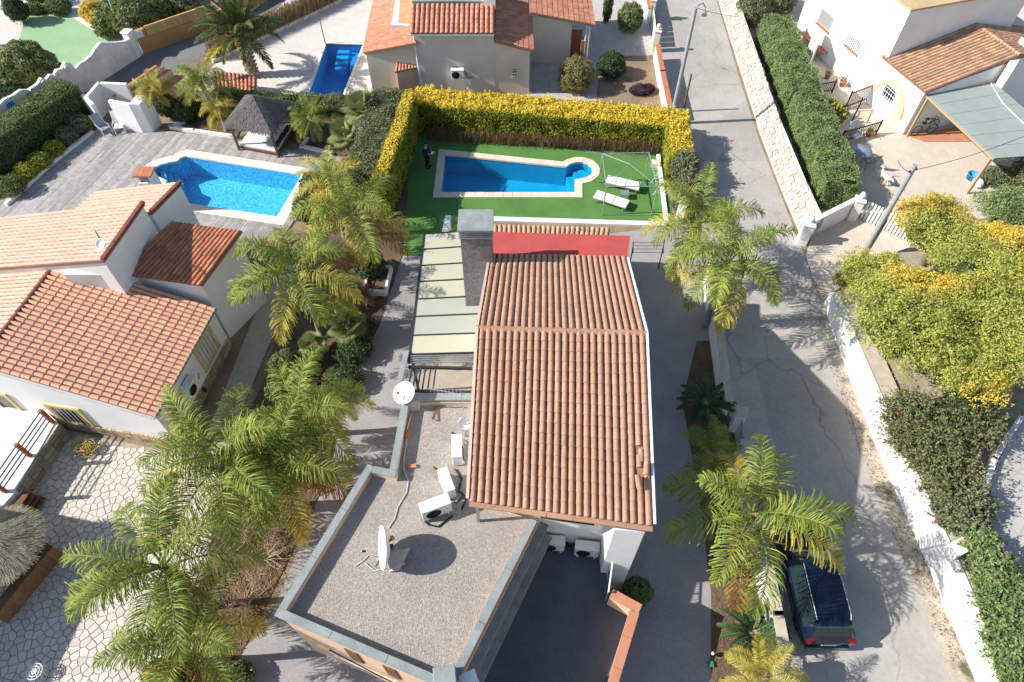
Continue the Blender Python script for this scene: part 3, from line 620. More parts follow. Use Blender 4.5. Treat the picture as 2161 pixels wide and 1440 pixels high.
# ================================================================ helpers for houses
def W(u, v, a, b, off=0.0):
    """point where the line of sight through a photo pixel meets the upright wall over the plan line a-b"""
    a = Vector((a[0], a[1], 0)); b = Vector((b[0], b[1], 0)); t = (b-a).normalized(); n = Vector((t.y, -t.x, 0))
    d = P(u, v, 0)-Vector((0, 0, CAM_H)); o = Vector((0, 0, CAM_H)); k = ((a+n*off)-o).dot(n)/d.dot(n); return o+d*k
def wall_window(parent, a, b, p0, p1, trim=None, tw=0.10, glass=None, bars=0, hbars=0, barmat=None, sill=None, side=1, name='window'):
    """window between pixel p0 (upper left) and p1 (lower right) on the wall a-b whose outside is on the right of a->b times side"""
    q0, q1 = W(*p0, a, b), W(*p1, a, b); t = (Vector((b[0], b[1], 0))-Vector((a[0], a[1], 0))).normalized(); n = Vector((t.y, -t.x, 0))*side
    s0, s1 = sorted((q0.dot(t), q1.dot(t))); z0, z1 = sorted((q0.z, q1.z)); base = q0-t*q0.dot(t); base.z = 0
    def at(s, z, o=0.0): r = base+t*s+n*o; r.z = z; return r
    zm = (z0+z1)/2
    w_ = MB().bar(at(s0, zm, .012), at(s1, zm, .012), .02, z1-z0).build(name, glass or GLASSD, parent)
    if trim:
        f = MB()
        for (sa, za, sb, zb) in ((s0-tw, z1+tw/2, s1+tw, z1+tw/2), (s0-tw, z0-tw/2, s1+tw, z0-tw/2)): f.bar(at(sa, za, .03), at(sb, zb, .03), .09, tw)
        for s in (s0-tw/2, s1+tw/2): f.bar(at(s, z0, .032), at(s, z1, .032), tw, .085, up=n)
        f.build('frame', trim, w_)
    for i in range(bars):
        s = lerp(s0, s1, (i+.5)/bars); MB().bar(at(s, z0, .07), at(s, z1, .07), .025).build('bar', barmat or WPLAST, w_)
    for i in range(hbars):
        z = lerp(z0, z1, (i+.5)/hbars); MB().bar(at(s0, z, .075), at(s1, z, .075), .02, .025).build('bar', barmat or WPLAST, w_)
    if sill:
        for i in range(sill[1]):
            MB().bar(at(lerp(s0, s1, (i+.04)/sill[1]), z0-.06, .10), at(lerp(s0, s1, (i+.96)/sill[1]), z0-.06, .10), .24, .05).build('sill_tile', sill[0], w_)
    return w_
def solid(parent, name, plan, z0, z1, mat, bevel=0): return MB().prism([xy(p) for p in plan], z0, z1).build(name, mat, parent, bevel=bevel)
# ================================================================ neighbour's house at the left
lh = thing('neighbour_house', 'white house with stepped orange clay tile roofs at the left', 'house', P(250, 760))
E1, E2, K2 = P(325,880,2.7), P(453,650,2.7), P(125,547,4.6); K1 = K2+E1-E2
tiled_roof(lh, E1, E2, K2, K1, CLAY_L, CLAY_BASE, pitch=0.225, ln=0.42, name='roof', jit=0.008)
X1, X2 = K1+(K1-E1), K2+(K2-E2); X1.z = X2.z = 2.7
rfw = tiled_roof(lh, X2, X1, K1, K2, CLAY_P, CLAY_BASE, pitch=0.225, ln=0.42, name='roof')
ridge_run(rfw, K1, K2, M('dark_ridge_clay', (0.26, 0.085, 0.06), (0.2, 0.065, 0.05), scale=3, rough=0.85, island=.15), r=0.13, ln=0.42)
wi = 0.14; ud = (K2-E2); ud.z = 0; ud.normalize(); vd = (E1-E2).normalized()
wE1, wE2, wX1, wX2 = E1+ud*wi-vd*wi, E2+ud*wi+vd*.05, X1-ud*wi-vd*wi, X2-ud*wi+vd*.05
mK1, mK2 = (wE1+wX1)/2, (wE2+wX2)/2
MB().prism([xy(wE1), xy(wE2), xy(mK2), xy(wX2), xy(wX1), xy(mK1)], 0, [2.56, 2.56, 4.43, 2.56, 2.56, 4.43]).build('wall', WHITE, lh)
MB().bar(E1+Vector((.03,0,-.03)), E2+Vector((.03,0,-.03)), .10, .10).build('gutter', GREYM, lh)
mb = MB(); mb.bar(E1+vd*.02+Vector((0,0,-.08)), K1+vd*.02+Vector((0,0,-.08)), .10, .12); mb.build('verge_trim', WHITE_OLD, lh)
# stone plinth, stone by stone along the right wall and round the corner
sg = random.Random(3)
for (a, b) in ((wE1, wE2), (mK1, wE1)):
    t = (b-a); t.z = 0; L = t.length; t /= L; n = Vector((t.y, -t.x, 0)); x = 0.0
    while x < L-.1:
        wd_ = sg.uniform(.18, .42)
        for zz, hh in ((.0, .22), (.23, .20), (.44, .16)):
            MB().box(a+t*(x+wd_/2)+n*.03+Vector((0, 0, zz+hh/2-a.z)), (wd_-.025, .10+sg.uniform(0, .04), hh-.02+sg.uniform(-.03, .0)), axes=[t, n, Vector((0, 0, 1))]).build('plinth_stone', M('plinth_stone', (0.46, 0.36, 0.24), (0.34, 0.26, 0.17), scale=4, rough=.95, island=.25, fine=.2), lh)
        x += wd_
wall_window(lh, wE1, wE2, (437,692), (435,778), YELTRIM, .14, WHITE_OLD, bars=6, barmat=GREYM)
wall_window(lh, wE1, wE2, (360,834), (368,880), YELTRIM, .14, GLASSD, bars=4, hbars=3)
wall_window(lh, mK1, wE1, (102,855), (194,897), YELTRIM, .16, GLASSD, bars=6)
wall_window(lh, mK1, wE1, (-25,828), (50,870), YELTRIM, .16, GLASSD, bars=0)
# right wing (roof 2) with its eave towards the lower left
q0, q1, q2, q3 = P(247,577,4.0), P(425,602,4.0), P(510,487,4.7), P(362,468,4.7)
tiled_roof(lh, q0, q1, q2, q3, CLAY_R, CLAY_BASE, pitch=0.235, ln=0.42, name='wing_roof')
solid(lh, 'wing_wall', [q0+Vector((.15,.15,0)), q1+Vector((-.12,.15,0)), q2+Vector((-.2,-.1,0)), q3+Vector((.1,-.1,0))], 0, [3.86, 3.86, 4.52, 4.52], WHITE)
wall_window(lh, q1+Vector((-.12,.15,0)), q2+Vector((-.2,-.1,0)), (497,600), (508,636), YELTRIM, .12, GLASSD)
# tall pale blocks behind (mono pitch towards the left)
ra_, rb_ = P(302,428,5.9), P(216,550,5.9); slope = math.tan(R(15))
def west(p, L, dz=0): return Vector((p.x-L*.985, p.y+.172*L, p.z-L*slope))
la, lb = west(ra_, 9.5), west(rb_, 9.5)
tiled_roof(lh, la, lb, rb_, ra_, CLAY_P, CLAY_BASE, pitch=0.235, ln=0.42, name='high_roof')
solid(lh, 'high_wall', [ra_+Vector((-.04,-.06,0)), rb_+Vector((-.04,.06,0)), lb+Vector((.2,.06,0)), la+Vector((.2,-.06,0))], 0, [5.72, 5.72, la.z-.16, la.z-.16], WHITE)
MB().bar(ra_+Vector((.02,.0,.05)), rb_+Vector((.02,0,.05)), .16, .14).build('ridge_cap', M('dark_ridge_clay', (0, 0, 0)), lh)
rc_, rd_ = P(381,385,5.2), P(318,449,5.2); lc, ld = west(rc_, 4.8), west(rd_, 4.8)
tiled_roof(lh, lc, ld, rd_, rc_, CLAY_P, CLAY_BASE, pitch=0.235, ln=0.42, name='high_roof')
solid(lh, 'high_wall', [rc_+Vector((-.04,-.06,0)), rd_+Vector((-.04,.06,0)), ld+Vector((.2,.06,0)), lc+Vector((.2,-.06,0))], 0, [5.02, 5.02, lc.z-.16, lc.z-.16], WHITE)
MB().bar(rc_+Vector((.02,0,.05)), rd_+Vector((.02,0,.05)), .16, .14).build('ridge_cap', M('dark_ridge_clay', (0, 0, 0)), lh)
p = P(190, 562, 4.9); MB().box((p.x, p.y, 2.5), (1.9, .9, 4.7)).build('link_wall', WHITE_OLD, lh)
# outdoor fireplace chimney behind the roof
p = P(303, 362, 2.6); ck = thing('barbecue_chimney', 'small white chimney with clay cap behind the pale roof', 'chimney', (p.x, p.y, 0))
MB().prism([(p.x-.4,p.y-.35),(p.x+.4,p.y-.35),(p.x+.4,p.y+.35),(p.x-.4,p.y+.35)], 0, 2.1).build('stack', WHITE, ck)
for dx in (-.32, .32): MB().box((p.x+dx, p.y, 2.3), (.14, .6, .4)).build('cap_pier', WHITE, ck)
for k in range(4): MB().box((p.x-.36+k*.24, p.y, 2.56), (.22, .8, .09)).build('cap_tile', REDCAP, ck)
# raised white terrace with timber railing in front
wt = [P(-120,835,1.0), P(60,835,1.0), P(118,888,1.0), P(30,1040,1.0), P(-10,1085,1.0), P(-120,1100,1.0)]
slab('terrace', wt, 1.0, M('rippled_white_floor', (0.78, 0.78, 0.77), (0.62, 0.63, 0.65), scale=1.8, rough=.8, bump=.3, bscale=3), thick=1.0)
pa, pb = P(112,892,1.0), P(12,1038,1.0); tt = (pb-pa).normalized(); nn = Vector((-tt.y, tt.x, 0))
rl = thing('terrace_railing', 'railing of orange timber posts and dark rails beside the white terrace', 'railing', pb)
for s in (0.0, .5, 1.0):
    q = lerp(pa, pb, s); MB().box(q+Vector((0,0,.5)), (.14, .14, 1.0), rz=math.atan2(tt.y, tt.x)).build('post', ORANGEW, rl)
for z in (.22,.45,.68,.93): MB().bar(pa+Vector((0,0,z)), pb+Vector((0,0,z)), .035, .045).build('rail', DARKM, rl)
ws = thing('retaining_wall', 'low stone faced wall below the timber railing', 'wall', (pa+pb)/2-Vector((0,0,1.0)))
MB().bar(pa+nn*.16+Vector((0,0,-.52)), pb+nn*.16+Vector((0,0,-.52)), .28, .95).build('core', STONEW, ws)
x = 0.0; L = (pb-pa).length
while x < L-.1:
    wd_ = sg.uniform(.3, .6)
    for zz in (.12, .42, .72):
        MB().box(pa+tt*(x+wd_/2)+nn*.31+Vector((0, 0, zz-1.0+.14)), (wd_-.03, .06+sg.uniform(0, .05), .27), axes=[tt, nn, Vector((0, 0, 1))]).build('stone', M('dry_stone', (0.30, 0.255, 0.20), (0.22, 0.19, 0.15), scale=4, rough=.95, island=.25, fine=.2), ws)
    x += wd_
st = thing('timber_steps', 'short flight of dark timber steps beside the white terrace', 'steps', P(62, 1075))
for k in range(4):
    q = P(40+k*11, 1062+k*4, .8-.2*k); MB().box(q, (.30, 1.0, .06), rz=math.atan2(tt.y, tt.x)+R(90)).build('tread', BROWNW, st); MB().box(q+Vector((0,0,-(.8-.2*k)/2-.02)), (.06, .9, max(.1, .8-.2*k-.04)), rz=math.atan2(tt.y, tt.x)+R(90)).build('support', BROWNW, st)
# neighbour's side building beyond the left edge of the picture (its shade lies on the stone paving)
nb = thing('side_building', 'flat roofed white side building beyond the stone paving', 'building', P(-160, 1260))
S1, S2, S3 = P(94,1080), P(272,1116), P(112,1440); k = 1/math.tan(SUN_EL); zz = 4.4
s1 = S2-Vector((zz*k, zz*k*math.tan(SUN_AZ), 0)); s2 = S3-Vector((zz*k, zz*k*math.tan(SUN_AZ), 0)); s2 = s1+(s2-s1)*1.6
s0 = S1-Vector((zz*k, zz*k*math.tan(SUN_AZ), 0)); out_ = Vector((-7, 1.4, 0))
MB().prism([xy(s1), xy(s2), xy(s2+out_), xy(s1+out_)][::-1], 0, zz-.12).build('wall', WHITE, nb)
MB().prism([xy(p) for p in offset([s1, s2, s2+out_, s1+out_], .0)], zz-.115, zz).build('roof', GRAVEL, nb)
# brown timber wall box under the thatch at the left edge
bw = thing('garden_bar', 'brown timber bar counter below the thatched parasol', 'bar counter', P(40, 1240))
a, b = P(105,1150,1.05), P(-20,1300,1.05); tt2 = (b-a).normalized()
for i in range(8):
    q0, q1 = lerp(a, b, (i+.02)/8), lerp(a, b, (i+.98)/8); MB().bar(q0-Vector((0,0,.52)), q1-Vector((0,0,.52)), .05, 1.03).build('board', M('ochre_board', (0.30, 0.17, 0.075), (0.22, 0.12, 0.05), scale=4, rough=.7, island=.2, fine=.2), bw)
MB().bar(a+Vector((0,0,.02)), b+Vector((0,0,.02)), .34, .06).build('counter_top', BROWNW, bw)
MB().bar(a-Vector((.9,.25,.5)), a-Vector((.05,.02,.5)), .05, 1.0).build('side_board', BROWNW, bw)
# ================================================================ house behind the yellow hedge
ch_ = thing('rear_house', 'cream house with rose tile roofs behind the yellow hedge', 'house', P(1000, 150))
Yf = 39.2
A0, A1 = Vector((-6.1, Yf-.28, 4.3)), Vector((-1.05, Yf-.28, 4.3)); B0, B1 = Vector((-6.1, Yf+1.7, 5.0)), Vector((-1.05, Yf+1.7, 5.0))
tiled_roof(ch_, A0, A1, B1, B0, CLAY_C, CLAY_BASE, pitch=.30, ln=.42, name='roof')
MB().bar(A0+Vector((0,-.02,-.1)), A1+Vector((0,-.02,-.1)), .08, .10).build('gutter', WPLAST, ch_)
WSH = M('pale_grey_render', (0.66, 0.62, 0.56), (0.60, 0.56, 0.50), scale=.7, rough=.9, fine=.06, stain=((.5,.46,.4), .6, .62))
solid(ch_, 'wall', [(-5.95,Yf),(-1.1,Yf),(-1.1,Yf+8),(-5.95,Yf+8)], 0, [4.2,4.2,4.9,4.9], WSH)
MB().box((-3.6, Yf+5.0, 5.0), (4.9, 6.2, .18)).build('flat_roof', SLATE, ch_)
MB().box((-1.35, Yf+1.9, 5.2), (.7, .7, .9)).build('chimney', WHITE, ch_)
MB().tube([(-5.9,Yf-.1,4.2),(-5.85,Yf-.08,2.2),(-5.7,Yf-.1,0)], .05, 8).build('downpipe', WPLAST, ch_)
# dark tiled part to its right, falling away to the right
r0, r1 = Vector((-1.03, Yf-.15, 3.75)), Vector((1.25, Yf-.15, 3.15))
tiled_roof(ch_, r1+Vector((0,5.5,0)), r1, r0, r0+Vector((0,5.5,0)), CLAY_C, CLAY_BASE, pitch=.235, name='side_roof')
solid(ch_, 'side_wall', [(-1.1,Yf+.02),(1.1,Yf+.02),(1.1,Yf+5.3),(-1.1,Yf+5.3)], 0, [3.6,3.02,3.02,3.6], CREAM)
wall_window(ch_, (-1.1,Yf+.02), (1.1,Yf+.02), (1081,144), (1091,163), CREAM, .08, GLASSD, bars=3, hbars=3)
# set back block with the porch door
Yb = 42.9
solid(ch_, 'back_wall', [(1.1,Yb),(3.9,Yb),(3.9,Yb+5),(1.1,Yb+5)], 0, [3.4,2.9,2.9,3.4], CREAM)
t0, t1 = Vector((1.15, Yb-.2, 3.55)), Vector((5.3, Yb-.2, 2.75))
tiled_roof(ch_, t1+Vector((0,4.5,0)), t1, t0, t0+Vector((0,4.5,0)), CLAY_C, CLAY_BASE, pitch=.235, name='porch_roof')
for x in (4.85, 5.05): MB().tube([(x,Yb-.05,0),(x,Yb-.05,2.7)], .06, 8).build('porch_column', WPLAST, ch_)
MB().box((4.2, Yb+.35, 1.05), (.9, .1, 2.1)).build('door', M('red_brown_door', (0.33, 0.13, 0.06), (0.27, 0.1, 0.05), scale=4, rough=.6), ch_)
MB().box((4.75, Yb+.15, .8), (.35, .5, 1.6)).build('porch_wall', TERRA, ch_)
# low left wing with terrace
e0, e1, e2, e3 = P(767,112,2.8), P(793,-10,2.8), P(838,-10,3.7), P(880,91,3.7)
tiled_roof(ch_, e1, e0, e3, e2, CLAY_C, CLAY_BASE, pitch=.22, name='low_roof')
solid(ch_, 'low_wall', [(-9.0,Yf+.12),(-5.9,Yf+.12),(-5.9,Yf+7),(-8.8,Yf+7)], 0, [2.7,3.4,3.4,2.7], CREAM)
z_ = 3.75
solid(ch_, 'terrace_parapet', [P(826,53,z_), P(882,55,z_), P(884,-20,z_), P(838,-20,z_)], 2.9, z_, WHITE_OLD)
solid(ch_, 'terrace_floor', [P(840,49,z_+.02), P(882,51,z_+.02), P(884,-20,z_+.02), P(846,-20,z_+.02)], z_-.1, z_+.02, M('ochre_floor', (0.55, 0.34, 0.17), (0.49, 0.30, 0.15), scale=2, rough=.85, fine=.1))
f0, f1, f2, f3 = P(833,152,1.9), P(881,142,1.9), P(879,112,2.3), P(838,118,2.3)
tiled_roof(ch_, f0, f1, f2, f3, CLAY_C, CLAY_BASE, pitch=.22, ln=.36, name='lean_to_roof')
solid(ch_, 'lean_to_wall', [f0+Vector((.1,.1,0)), f1+Vector((0,.1,0)), f2, f3+Vector((.1,0,0))], 0, [1.75,1.75,2.15,2.15], PEACH)
solid(ch_, 'buttress', [P(805,190), P(850,188), P(846,168), P(812,166)], 0, .9, CREAM)
# ================================================================ white house at the upper right
dh = thing('corner_house', 'white house with faded tile roof and arched wall at the upper right', 'house', P(1960, 200))
T_ = Vector((23.72-22.28, 34.94-39.62, 0)).normalized(); Nn = Vector((-T_.y, T_.x, 0))   # Nn points away to the right, behind the wall
c0 = Vector((23.80, 34.98, 0)); cU = Vector((22.69, 38.27, 0)); cL = Vector((20.1, 46.6, 0)); DEEP = 6.2
if Nn.x < 0: Nn = -Nn
solid(dh, 'wall', [c0, cU, cU+Nn*DEEP, c0+Nn*DEEP], 0, [2.9,2.9,4.05,4.05], WHITE)
solid(dh, 'wall', [cU, cL, cL+Nn*8.5, cU+Nn*8.5], 0, 6.0, WHITE)
MB().prism([xy(p) for p in offset([cU, cL, cL+Nn*8.5, cU+Nn*8.5], .12)], 6.002, 6.12).build('flat_roof', M('sandy_roof', (0.56, 0.40, 0.22), (0.46, 0.33, 0.19), scale=1.2, rough=.95, fine=.25), dh)
g0_, g1_ = cU+T_*-1.0-Nn*.25, c0+T_*.25-Nn*.25
G0, G1 = Vector((22.28-.2, 39.62+.1, 3.02)), Vector((23.75, 34.85, 3.02)); H0, H1 = G0+Nn*5.6, G1+Nn*5.6; H0.z = H1.z = 4.35
G0 = lerp(G0, G1, .22)
H0 = lerp(H0, H1, .22)
rr = tiled_roof(dh, G0, G1, H1, H0, CLAY_O, CLAY_BASE, pitch=.24, ln=.42, name='roof')
ridge_run(rr, H1, H0, CLAY_O, r=.12)
I0, I1 = H0+Nn*5, H1+Nn*5; I0.z = I1.z = 3.1
tiled_roof(dh, I1, I0, H0, H1, CLAY_O, CLAY_BASE, pitch=.24, ln=.42, name='roof')
solid(dh, 'wall', [c0+Nn*DEEP, cU+Nn*DEEP, cU+Nn*10.5, c0+Nn*10.5], 0, [4.05,4.05,3.2,3.2], WHITE)
solid(dh, 'gable_pier', [P(2100,180,2.9), P(2115,185,2.9), P(2150,125,2.9), P(2130,118,2.9)], 0, 4.1, WHITE)
wall_window(dh, cL, c0, (1736,17), (1752,68), None, .1, M('pale_shutter', (0.42,0.44,0.42), rough=.6), bars=9, barmat=GREYM, sill=(REDCAP, 8))
wall_window(dh, cL, c0, (1794,69), (1812,115), None, .1, M('sky_glass', (0.10,0.16,0.22), rough=.08, spec=.6), bars=9, barmat=DARKM, sill=(REDCAP, 8))
# arched recess with barred window
ar = []
for k in range(0, 13):
    a_ = math.pi*k/12; ar.append((math.cos(a_), math.sin(a_)))
q0, q1 = W(1836,214,cL,c0), W(1893,262,cL,c0); q0.z = q1.z = 0; mid = (q0+q1)/2; hw = (q0-q1).length/2; SP = max(.6, W(1869,162,cL,c0).z-hw)
wn_ = -Nn
pts = [mid+T_*(-hw)+wn_*.02+Vector((0,0,.05))]+[mid+T_*(-hw*c)+wn_*.02+Vector((0,0,SP+hw*s)) for c, s in ar]+[mid+T_*hw+wn_*.02+Vector((0,0,.05))]
MB().poly(pts).build('arch_panel', M('pink_render', (0.66,0.47,0.37), (0.60,0.42,0.33), scale=1.5, rough=.9, fine=.05), dh)
mb = MB()
for k in range(12):
    c, s = ar[k]; c2, s2 = ar[k+1]
    mb.bar(mid+T_*(-(hw+.07)*c)+wn_*.05+Vector((0,0,SP+(hw+.07)*s)), mid+T_*(-(hw+.07)*c2)+wn_*.05+Vector((0,0,SP+(hw+.07)*s2)), .14, .14)
mb.build('arch_moulding', YELTRIM, dh)
wall_window(dh, cL+wn_*.03, c0+wn_*.03, (1873,176), (1883,220), WHITE, .06, GLASSD, bars=5, hbars=3)
# tiled canopy and whitewashed porch at its left end
for i in range(9):
    a_ = lerp(W(1698,66,cL,c0), W(1748,112,cL,c0), i/9); b_ = lerp(W(1698,66,cL,c0), W(1748,112,cL,c0), (i+.9)/9)
    MB().bar(a_+wn_*.2, b_+wn_*.2, .5, .06).build('canopy_tile', REDCAP, dh)
solid(dh, 'porch_wall', [P(1690,140), P(1702,150), P(1715,128), P(1704,118)], 0, 2.0, WHITE)
# grey green awning roof on posts
AWN = M('awning_sheet', (0.30, 0.345, 0.315), (0.27, 0.31, 0.285), scale=1.0, rough=.7, fine=.05)
aw = thing('awning', 'grey green flat awning roof on timber posts beside the white house', 'awning', P(2080, 340))
w0, w1, w2, w3 = P(1957,200,2.75), P(2095,172,2.9), P(2300,300,2.9), P(2100,334,2.6)
w2 = w1+(w3-w0)*1.15
for i in range(6):
    g = [lerp(w0, w3, (i+.01)/6), lerp(w1, w2, (i+.01)/6), lerp(w1, w2, (i+.99)/6), lerp(w0, w3, (i+.99)/6)]
    MB().prism([xy(p) for p in g], [p.z-.03 for p in g], [p.z for p in g]).build('sheet', AWN, aw)
MB().bar(w0+Vector((0,0,-.08)), w3+Vector((0,0,-.08)), .14, .12).build('beam', M('tan_timber', (0.42,0.30,0.17), rough=.8), aw)
MB().tube([lerp(w1,w0,.05)+Vector((0,0,.04)), lerp(lerp(w0,w3,.3),lerp(w1,w2,.3),.8)+Vector((0,0,.03)), lerp(lerp(w0,w3,.8),lerp(w1,w2,.8),.75)+Vector((0,0,.03)), lerp(w3,w2,.55)+Vector((0,0,.03))], .025, 6).build('cord', WPLAST, aw)
for p in (lerp(w0,w3,.03), lerp(w0,w3,.97), lerp(w1,w2,.97)): MB().box((p.x, p.y, p.z/2-.05), (.13, .13, p.z-.1)).build('post', M('tan_timber', (0,0,0)), aw)
slab('patio', PP([(1905,285),(1990,275),(2080,255),(2060,300),(1950,300)]), 0.06, TERRA, thick=.06)
# ================================================================ stone paving court, stone by stone
def clip_half(poly, p, n):
    out = []
    for i in range(len(poly)):
        a, b = poly[i], poly[(i+1) % len(poly)]; da, db = (a-p).dot(n), (b-p).dot(n)
        if da <= 0: out.append(a)
        if da*db < 0: out.append(a+(b-a)*(da/(da-db)))
    return out
COURT = PP([(112,900),(215,925),(345,950),(470,975),(440,1180),(330,1490),(-80,1560),(-80,1280),(20,1085)])
co = slab('court_paving', COURT, 0.012, M('joint_mortar', (0.40, 0.355, 0.30), (0.31, 0.275, 0.235), scale=2, rough=1, fine=.2))
STONE = M('court_stone', (0.62, 0.555, 0.48), (0.56, 0.50, 0.43), scale=1.5, rough=.85, bump=.15, bscale=12, island=.10, hue=.006, fine=.10)
seeds = []; sg = random.Random(11); bx = [min(p.x for p in COURT), max(p.x for p in COURT), min(p.y for p in COURT), max(p.y for p in COURT)]
tries = 0
while tries < 34000:
    tries += 1; p = Vector((sg.uniform(bx[0], bx[1]), sg.uniform(bx[2], bx[3]))); r = sg.choice((.44,.36,.31,.24,.2))
    if inside(p, COURT) and all((p-q).length_squared > r*r for q in seeds): seeds.append(p)
cells = []
for p in seeds:
    poly = [p+Vector(k) for k in ((-1,-1),(1,-1),(1,1),(-1,1))]
    for q in seeds:
        if q is not p and (q-p).length_squared < 2.2:
            dq = (q-p); dn = dq.normalized(); poly = clip_half(poly, p+dq/2-dn*0.016, dn)
            if len(poly) < 3: break
    if len(poly) < 3: continue
    if all(inside(k, COURT) for k in poly): cells.append(poly)
cells.sort(key=lambda c: (Vector((*c[0], 0))-Vector((0, 0, 26))).length); mb = MB()
for i, c in enumerate(cells):
    h = .034+sg.uniform(-.006, .006); m = MB() if i < 300 else mb
    m.prism([xy(k) for k in c], .008, h)
    if i < 300:
        o = m.build('paving_stone', STONE, co)
if mb.v: mb.build('paving_stones', STONE, co, kind='stuff')
# ================================================================ walls
def wall(name, label, pts, h, t, mat, capmat=None, cap=.06, z0=0.0, loc=None):
    o = thing(name, label, 'wall', loc or Vector((*pts[len(pts)//2][:2], z0))); a = MB(); c = MB() if capmat else None
    wall_run(a, pts, h, t, z0, cap, c); a.build('wall', mat, o)
    if capmat: c.build('coping', capmat, o)
    return o
WCAP = M('wall_cap', (0.56, 0.48, 0.38), (0.46, 0.39, 0.31), scale=3, rough=.9, fine=.15)
hz = 1.2
w1 = wall('garden_wall', 'white wall between the shaded path and the street, upper stretch', PP([(1500,560),(1517,690),(1540,848)], hz), 1.2, .28, WHITE, WCAP)
w2 = wall('garden_wall', 'white sunlit wall beside the parked car', PP([(1566,950),(1606,1120),(1640,1290),(1656,1372)], hz), 1.2, .30, WHITE, WCAP)
w3 = wall('garden_wall', 'short white wall at the lower corner by the yellow palm', PP([(1672,1405),(1700,1520)], hz), 1.2, .30, WHITE, WCAP)
def pillar(label, u, v, h, s=.42, ball=False, mat=WHITE, cap=WCAP):
    p = P(u, v, 0); o = thing('pillar', label, 'pillar', p, None)
    MB().box((p.x, p.y, h/2), (s, s, h), rz=-.25).build('shaft', mat, o, bevel=.01)
    MB().box((p.x, p.y, h+.045), (s+.10, s+.10, .09), rz=-.25).build('cap', cap, o, bevel=.015)
    if ball:
        MB().lathe([(.02, 0), (.09, .02), (.06, .08), (.13, .18), (.15, .28), (.12, .38), (.03, .44)], (p.x, p.y, h+.085), 12).build('finial', mat, o)
    return o
pillar('white gate pillar in the lower right beside the car', 1645, 1425, 1.4, .5)
pillar('shaded gate pillar in the street wall below the cycad', 1548, 905, 1.35)
pillar('shaded gate pillar nearest the tilted street palm', 1556, 975, 1.35)
pillar('white pillar at the street end of the pool kerb', 1432, 468, 1.5, .4)
gt = thing('street_gate', 'pale panel gate between the two shaded street pillars', 'gate', P(1552, 940))
a, b = P(1551,915), P(1555,965)
for s in (.06,.24,.42,.6,.78,.94): MB().bar(lerp(a,b,s)+Vector((0,0,.1)), lerp(a,b,s)+Vector((0,0,1.2)), .06, .04).build('bar', GREYM, gt)
for z in (.15, 1.15): MB().bar(a+Vector((0,0,z)), b+Vector((0,0,z)), .06, .05).build('rail', GREYM, gt)
# white retaining wall of the right hand garden, built-up bed behind it
RZ = 1.25
rb_ = [(1722,640),(1757,645),(1850,935),(1918,1090),(1962,1190),(2050,1395),(2075,1440),(2160,1640)]
base = [P(*k) for k in [(1735,645),(1788,790),(1850,950),(1911,1090),(1957,1198),(2047,1415),(2120,1600)]]
rw = thing('retaining_wall', 'long white wall along the right side of the street', 'wall', base[3])
mb = MB(); wall_run(mb, [p+Vector((.2,0,0)) for p in base], [1.0,1.2,1.3,1.35,1.4,1.4,1.4], .36, -.02); mb.build('wall', WHITE, rw)
mb = MB(); wall_run(mb, [p+Vector((.80,.05,0)) for p in base], [1.02,1.16,1.24,1.3,1.34,1.34,1.34], .84, 0); mb.build('ledge', WCAP, rw)
MB().box(base[4]+Vector((.45,.2,.86)), (.9, .5, 1.75), rz=.42).build('pier', WHITE, rw); MB().box(base[4]+Vector((.85,.28,1.76)), (.3, .55, .06), rz=.42).build('pier_cap', TERRA, rw)
inner = [p+Vector((.7,0,0)) for p in base]
slab('garden_terrace', inner+[Vector((30, 5, 0)), Vector((34, 30, 0)), P(2250,470), P(1930,540), P(1790,590)], 1.0, M('garden_soil', (0.42,0.35,0.27), (0.30,0.25,0.18), scale=.9, rough=1, fine=.3, bump=.4), thick=1.0)
slab('garden_path', [P(2161,870,1.0), P(2100,990,1.0), P(2070,1080,1.0), P(2130,1190,1.0), P(2300,1210,1.0), P(2300,860,1.0)], 1.03, GRAYPAVE)
kw = wall('kerb_wall', 'low stone edging between the right garden and its path', [P(2155,880,1.3), P(2100,965,1.3), P(2075,1040,1.3)], 1.35, .2, WHITE_OLD, z0=1.0)
